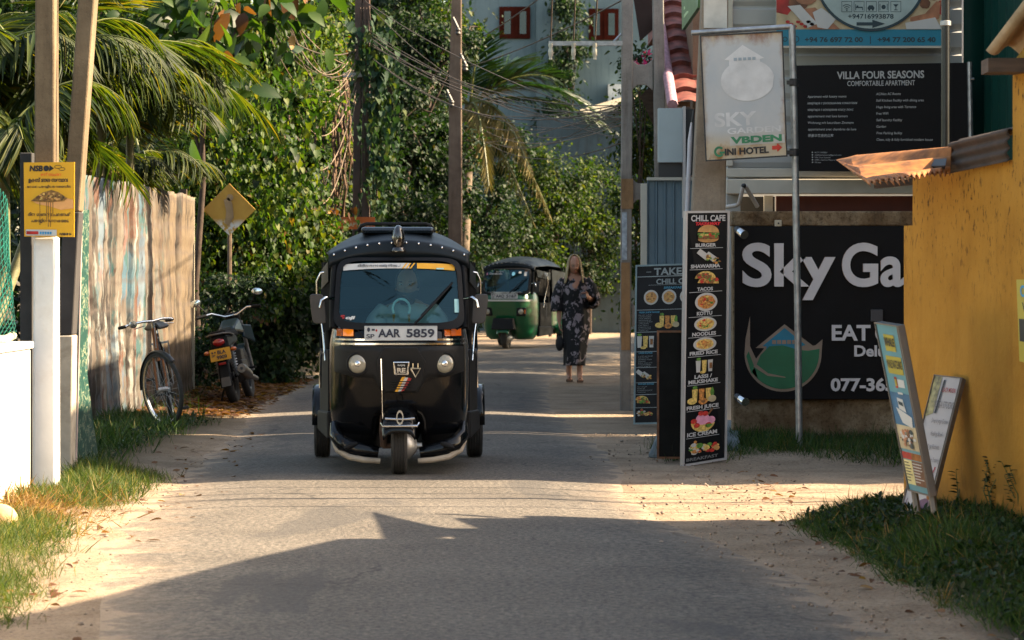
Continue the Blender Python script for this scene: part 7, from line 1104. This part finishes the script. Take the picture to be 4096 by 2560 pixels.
mb = MB(M('green coconut', (.12, .13, .02), .45, var=.3)); [mb.sph(cc_ + Vector((.2 * math.cos(a), .2 * math.sin(a) - .1, -.22)), (.1, .1, .13), 10, 8) for a in (0, 1.3, 2.5, 3.8, 5)]; mb.build('coconut', None, co, smooth=180)
# bushes behind the green three wheeler and the woman
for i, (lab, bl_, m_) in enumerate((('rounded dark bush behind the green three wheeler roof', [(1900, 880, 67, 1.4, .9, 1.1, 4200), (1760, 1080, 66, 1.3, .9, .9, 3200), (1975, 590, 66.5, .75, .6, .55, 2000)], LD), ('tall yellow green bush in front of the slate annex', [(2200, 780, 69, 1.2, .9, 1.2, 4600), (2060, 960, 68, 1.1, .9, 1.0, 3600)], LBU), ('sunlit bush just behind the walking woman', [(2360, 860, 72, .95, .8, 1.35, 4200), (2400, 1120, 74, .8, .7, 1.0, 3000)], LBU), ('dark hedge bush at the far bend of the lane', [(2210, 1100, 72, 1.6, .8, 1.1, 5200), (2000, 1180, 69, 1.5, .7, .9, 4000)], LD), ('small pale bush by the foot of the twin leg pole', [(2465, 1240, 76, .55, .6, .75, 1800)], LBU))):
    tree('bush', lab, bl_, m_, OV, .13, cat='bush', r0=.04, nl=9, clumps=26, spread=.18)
tree('creeper_column', 'sunlit creeper column seen between the legs of the twin leg pole', [(2560, 560, 46, .22, .4, .95, 1500), (2570, 1000, 46, .3, .5, 1.1, 1800)], LBU, OV, .11, cat='vine', r0=.03, nl=6, clumps=24)
bo = tree('bougainvillea', 'bougainvillea with pink flowers beside the twin leg pole', [(2560, 260, 40, .24, .3, .24, 260)], LD, OV, .09, cat='bush', r0=.02, nl=5, base=at(2640, 0, 40).x); pk_ = leaf_mat('pink bract', [(0, (.45, .02, .14)), (1, (.6, .06, .25))], .4); cloud_mesh('flowers', [blob_leaves(OV, at(2570, 235, 39.8), (.16, .2, .1), 46, .06, 8), blob_leaves(OV, at(2548, 285, 39.8), (.12, .2, .05), 26, .06, 5)], pk_, bo)
wl = tree('wall_creeper', 'creeper climbing the middle of the blue house wall', [(2270, 130, 75.4, .42, .25, 1.3, 1500), (2250, 480, 75.4, .4, .25, 1.1, 900)], LD, OV, .15, cat='vine', r0=.03, nl=5, clumps=26)
# shrubs in the shade beside the motorcycle and under the sign
for lab, bl_, m_, tm, sz in (('low dark shrub between the painted fence and the motorcycle', [(800, 1430, 34.2, .42, .4, .38, 1500), (850, 1250, 36.0, .5, .5, .5, 1700), (935, 1190, 34.2, .42, .25, .36, 1700)], LD, OV, .075), ('dense ivy bank behind the parked motorcycle', [(1050, 1330, 38.5, .75, .7, .75, 4200), (1200, 1260, 40, .8, .8, .9, 4200)], LD, HE, .085), ('ivy covered bank left of the black three wheeler', [(1180, 1080, 40.5, .9, .8, .8, 4200), (960, 1150, 39, .6, .6, .6, 2400)], LD, HE, .085), ('dark undergrowth behind the black three wheeler', [(1500, 1180, 50, 1.4, .8, 1.1, 4600), (1820, 1180, 60, 1.3, .8, 1.2, 4000)], LD, OV, .12)): tree('shrub', lab, bl_, m_, tm, sz, cat='shrub', r0=.02, nl=8, clumps=24, spread=.2)
bp_ = thing('broad_plant', 'small plant with long drooping green leaves right of the motorcycle', 'plant', gp(1015, 1470)); mb = MB(BARK); k = gp(1015, 1470); mb.tube([k, k + Vector((.02, 0, .25))], .012, 6); mb.build('stem', None, bp_); a_ = np.linspace(0, 6, 15); cloud_mesh('foliage', [(LONG, np.array([[k.x + .02, k.y, .2 + .02 * i] for i in range(15)]), np.stack([np.cos(a_), np.sin(a_) * .6, .5 + .3 * np.sin(a_ * 3)], 1), np.array([[0, -.2, 1.]] * 15), np.full(15, .34))], LBIG, bp_)
# backs: trees that close the view; trees added past the right houses for shade
for lab, bl_ in (('big dark tree standing behind the left palms', [(-150, 250, 46, 1.9, 1.2, 2.4, 7000), (150, 700, 44, 1.6, 1.0, 1.4, 5000)]), ('big dark tree standing behind the bright areca palm', [(420, 200, 48, 1.9, 1.2, 2.4, 8000), (560, 720, 45, 1.4, 1.0, 1.4, 4600)]), ('big dark tree standing behind the creeper draped tree', [(900, 250, 56, 2.0, 1.2, 2.4, 7600), (1180, 700, 56, 1.7, 1.0, 1.8, 5200)]), ('big dark tree standing behind the sunny tree', [(1480, 200, 68, 2.2, 1.2, 2.6, 7600), (1700, 800, 70, 2.0, 1.0, 1.8, 5200)])): tree('background_tree', lab, bl_, LD, OV, .17, group='trees closing the view', r0=.14, nl=8, clumps=60, spread=.26)
n = 26000; px = rng.uniform(-10, 4, n); pz = rng.uniform(-.2, 9.5, n); py = rng.uniform(88, 95, n); wd = cloud_mesh('distant_woods', [(SM, np.stack([px * 1.25 - 2, py, pz], 1), rnd_dirs(n) + np.array([0, 0, -.4]), rnd_dirs(n) + np.array([0, -.6, .6]), rng.uniform(.22, .5, n))], LD); tag(wd, 'far mass of dark green woodland behind everything', 'woods', kind='stuff')
for i, (x, y, lab) in enumerate(((5.0, 44.5, 'roadside tree standing past the tiled house'), (5.4, 49.5, 'second roadside tree further past the tiled house'), (6.4, 54.5, 'third roadside tree before the bend'), (7.6, 59.5, 'fourth roadside tree inside the bend'), (9.0, 64.5, 'fifth roadside tree beyond the bend'))): tree('occluder_tree', lab, [((x * F / y) + CX, HY - 3.2 * F / y, y, 1.9, 2.9, 3.6, 11000)], LD, OV, .19, r0=.16, clumps=70, spread=.2)  # trees added to block the sun from the lane and bushes
# ================================================================== GRASS, LITTER
BLADE = (lambda: (np.array([(-.022, 0, 0), (.022, 0, 0), (-.020, .4, -.03), (.020, .4, -.03), (-.012, .75, -.14), (.012, .75, -.14), (0, 1, -.30)]), [(0, 1, 3, 2), (2, 3, 5, 4), (4, 5, 6)]))()
def grass(name, label, samp, n, h0, h1, mat, lean=.55, clump=.05, width=None):
    P = [];
    while len(P) < n:
        x, y = samp(); k = random.randint(4, 12)
        for _ in range(k): a, b = x + random.gauss(0, clump), y + random.gauss(0, clump * 1.6); P.append((a, b))
    P = np.array(P[:n]); z = gz_arr(P[:, 0], P[:, 1]) - .006; pos = np.stack([P[:, 0], P[:, 1], z], 1); tip = np.stack([rng.normal(0, lean, n), rng.normal(0, lean, n), np.ones(n)], 1); big = .6 + .5 * np.sin(P[:, 0] * 5 + 1) * np.sin(P[:, 1] * 2.1) + .25 * rng.normal(size=n)
    sz = h0 + (h1 - h0) * np.clip(big, 0.05, 1.3) * rng.random(n); o = cloud_mesh(name, [(BLADE, pos, tip, rnd_dirs(n) + np.array([0, 0, .3]), sz)], mat); return tag(o, label, 'grass', kind='stuff')
def inR():
    while True:
        y = random.uniform(10.6, 16.75); e = interp(GRASS_R, y); w = yx(y) - .02; x = e + (w - e) * random.random(); q = (x - e) / max(.05, w - e)
        if random.random() < .25 + q * 2.2: return x, y
grass('grass', 'unkempt green grass bank along the foot of the ochre wall', inR, 110000, .03, .13, GRS, .7)
grass('straw_grass', 'dry bent stalks among the grass by the ochre wall', inR, 1100, .07, .18, STRW, .8, .02)
def inS():
    while True:
        x, y = random.uniform(1.15, 3.5), 23.97 - 2.3 * random.random() ** 1.6
        if y > 22.0 + .35 * math.sin(x * 4) + (.5 if x < 1.5 else 0): return x, y
grass('grass', 'dark green grass strip under the black garden board', inS, 17000, .04, .17, GRS, .5)
grass('grass', 'bright sunlit grass tuft beside the white based pole', lambda: (random.triangular(-3.0, -2.28, -2.75), random.uniform(17.4, 20.6)), 13000, .04, .15, GRL, .7)
def inL():
    while True:
        x, y = random.uniform(-3.2, -1.9), random.uniform(11.6, 16.7); e = float(np.interp(y, [11.5, 12.7, 14, 16.5], [-1.97, -2.03, -2.16, -2.42]))
        if x < e + .05 * math.sin(y * 6) and random.random() < .35 + (e - x) * 2.5: return x, y
grass('grass', 'bright sunlit grass patch in the lower left corner', inL, 42000, .03, .12, GRL, .7)
grass('dry_grass', 'heap of dry straw and stalks around the foot of the white pole', lambda: (random.gauss(-2.75, .2), random.gauss(17.2, .55)), 2600, .05, .20, STRW, 1.6, .06)
grass('grass', 'short grass at the foot of the painted fence', lambda: (random.triangular(-3.85, -2.75, -3.6), random.uniform(21, 28.5)), 11000, .05, .2, GRS, .5)
def cover(label, samp, n, s0, s1, mat):
    P = np.array([samp() for _ in range(n)]); z = gz_arr(P[:, 0], P[:, 1]) + rng.uniform(.0, .06, n); o = cloud_mesh('ground_cover', [(OV, np.stack([P[:, 0], P[:, 1], z], 1), rnd_dirs(n) + np.array([0, 0, .35]), rnd_dirs(n) * .6 + np.array([0, 0, 1.]), rng.uniform(s0, s1, n))], mat); return tag(o, label, 'ground cover', kind='stuff')
cover('low weedy ground cover between the grass by the ochre wall', inR, 15000, .018, .045, LD)
cover('low weedy ground cover at the foot of the painted fence', lambda: (random.triangular(-3.85, -2.8, -3.6), random.uniform(20.5, 29)), 4500, .02, .055, LD)
def flat_leaves(name, label, samp, n, s0, s1, mat, tm=OV):
    P = np.array([samp() for _ in range(n)]); z = gz_arr(P[:, 0], P[:, 1]) + .015; a = rng.uniform(0, 6.28, n); o = cloud_mesh(name, [(tm, np.stack([P[:, 0], P[:, 1], z], 1), np.stack([np.cos(a), np.sin(a), rng.normal(.05, .15, n)], 1), np.array([0, 0, 1.]) + rnd_dirs(n) * .45, rng.uniform(s0, s1, n))], mat); return tag(o, label, 'leaf litter', kind='stuff')
flat_leaves('leaf_litter', 'brown leaf litter on the verge beneath the motorcycle', lambda: (random.triangular(-4.2, -2.55, -3.1), random.uniform(29, 40)), 3800, .05, .13, LDRY)
flat_leaves('leaf_litter', 'scattered dry leaves on the sand in front of the grass', lambda: (interp(GRASS_R, 13) + random.gauss(-.1, .14), random.uniform(10.5, 21)), 130, .03, .07, LDRY)
flat_leaves('leaf_litter', 'scattered dry leaves on the left sandy edge', lambda: (random.gauss(-2.2, .3), random.uniform(11, 26)), 150, .03, .09, LDRY)
mb = MB(M('grit stone', (.24, .19, .15), .9, var=.5, vs=30)); rs = random.Random(2)
for _ in range(1900):
    y = rs.uniform(10.5, 26); x = (rs.gauss(1.3, .38) if rs.random() < .55 else rs.gauss(-2.0, .32)); s_ = rs.uniform(.003, .006) * (1 + rs.random() ** 4 * 1.6); mb.sph((x, y, gz(x, y) + s_ * .3 + (.0 if abs(x) > 1.5 else .008)), (s_, s_ * rs.uniform(.7, 1.2), s_ * .7), 6, 4, (0, 0, rs.uniform(0, 3)))
tag(mb.build('gravel', smooth=180), 'loose grit and pebbles on the sandy edges', 'gravel', kind='stuff')
def weed(label, px, py, d, h, n=5):
    k = at(px, py, d); k.z = gz(k.x, k.y); T = thing('weed', label, 'plant', k, group='weeds by the ochre wall'); mb = MB(M('weed stem', (.06, .09, .025), .6)); pos = []; tip = []
    for i in range(n):
        e = k + Vector((random.gauss(0, .06), random.gauss(0, .05), h * random.uniform(.6, 1.))); mb.tube([k, k.lerp(e, .5) + Vector((random.gauss(0, .015), 0, 0)), e], [.004, .003, .0015], 5)
        for q in np.linspace(.25, 1, 11): pos.append(tuple(k.lerp(e, q))); a = random.random() * 6.28; tip.append((math.cos(a), math.sin(a), .35))
    mb.build('stem', None, T); cloud_mesh('foliage', [(OV, np.array(pos), np.array(tip), rnd_dirs(len(pos)) * .5 + np.array([0, 0, 1.]), rng.uniform(.025, .055, len(pos)))], LD, T)
weed('leafy weed against the ochre wall nearest the studio sign', 3835, 2040, 15.95, .30, 3); weed('bushy weed at the foot of the ochre wall below the poster', 3975, 2060, 15.5, .40, 7); weed('tall weed at the right edge of the picture', 4080, 2080, 15.1, .42, 6)
cn = thing('coconut_husk', 'pale dry coconut husk lying in the grass at the left edge', 'husk', at(12, 2110, 15.9)); k = at(10, 2115, 15.9); mb = MB(M('dry husk', (.50, .33, .17), .9, var=.4, vs=14, bump=.5, bs=40.)); mb.sph((k.x, k.y, gz(k.x, k.y) + .05), (.085, .07, .07), 16, 10, (.3, .4, 0)); mb.build('shell', None, cn, smooth=180)
pw = thing('litter', 'scrap of white and turquoise plastic wrapper on the left verge', 'wrapper', gp(485, 1797)); k = gp(485, 1797); mb = MB(M('wrapper plastic', (.55, .68, .70), .3, var=.3, vs=20)); mb.grid(lambda u, v: (k.x + (u - .5) * .10, k.y + (v - .5) * .06, gz(k.x, k.y) + .012 + .012 * math.sin(u * 9 + v * 4)), 10, 6); mb.build('film', None, pw, smooth=180, solid=.001)

# unseen trees added behind the photographer to darken reflections in paint and glass
for i, (x, y, lab) in enumerate(((-7, -16, 'added tree behind the photographer left of the lane'), (-1, -30, 'added tree closing the lane behind the photographer'), (6, -18, 'added tree behind the photographer right of the lane'), (-13, -24, 'far left added tree behind the photographer'), (13, -26, 'far right added tree behind the photographer'))):
    T = thing('background_tree', lab, 'tree', (x, y, 0), group='trees added behind the photographer'); mb = MB(BARK); limbs(mb, (x, y, -.1), (x, y, 3.6), (2.6, 2, 1.8), 7, random.Random(i), .16); mb.build('trunk', None, T, smooth=60); cloud_mesh('crown', [blob_leaves(OV, (x, y, 3.6), (3.2, 2.2, 2.6), 3600, .34, 40), blob_leaves(OV, (x, y, 1.2), (3.4, 1.6, 1.2), 1500, .34, 24)], LD, T)

# the garden behind the white wall and the painted fence
for lab, c, r, m_ in (('round garden tree inside the white wall nearest the camera', (-6.4, 13.5, 2.6), (1.9, 1.6, 1.7), LD), ('sunlit garden tree behind the green mesh', (-7.2, 19.5, 2.9), (2.2, 1.8, 2.0), LG), ('low leafy garden shrub behind the white wall', (-5.2, 17.2, .8), (1.2, 1.3, .9), LD), ('garden tree behind the painted fence', (-7.6, 27, 3.0), (2.4, 2.2, 2.3), LG), ('leafy garden shrub behind the painted fence', (-5.6, 31, 1.1), (1.4, 2.0, 1.2), LD)):
    T = thing('garden_tree' if c[2] > 2 else 'shrub', lab, 'tree' if c[2] > 2 else 'shrub', (c[0], c[1], gz(c[0], c[1])), group='garden trees behind the wall'); mb = MB(BARK); limbs(mb, (c[0], c[1], -.1), c, r, 7, random.Random(int(c[1])), .08); mb.build('trunk', None, T, smooth=60); cloud_mesh('crown', [blob_leaves(OV, c, r, 5200 if c[2] > 2 else 2600, .13, 34, .2)], m_, T)
grass('grass', 'rough grass of the garden behind the white wall', lambda: (random.uniform(-9, -3.3), random.uniform(8, 34)), 14000, .08, .25, GRS, .8, .12)
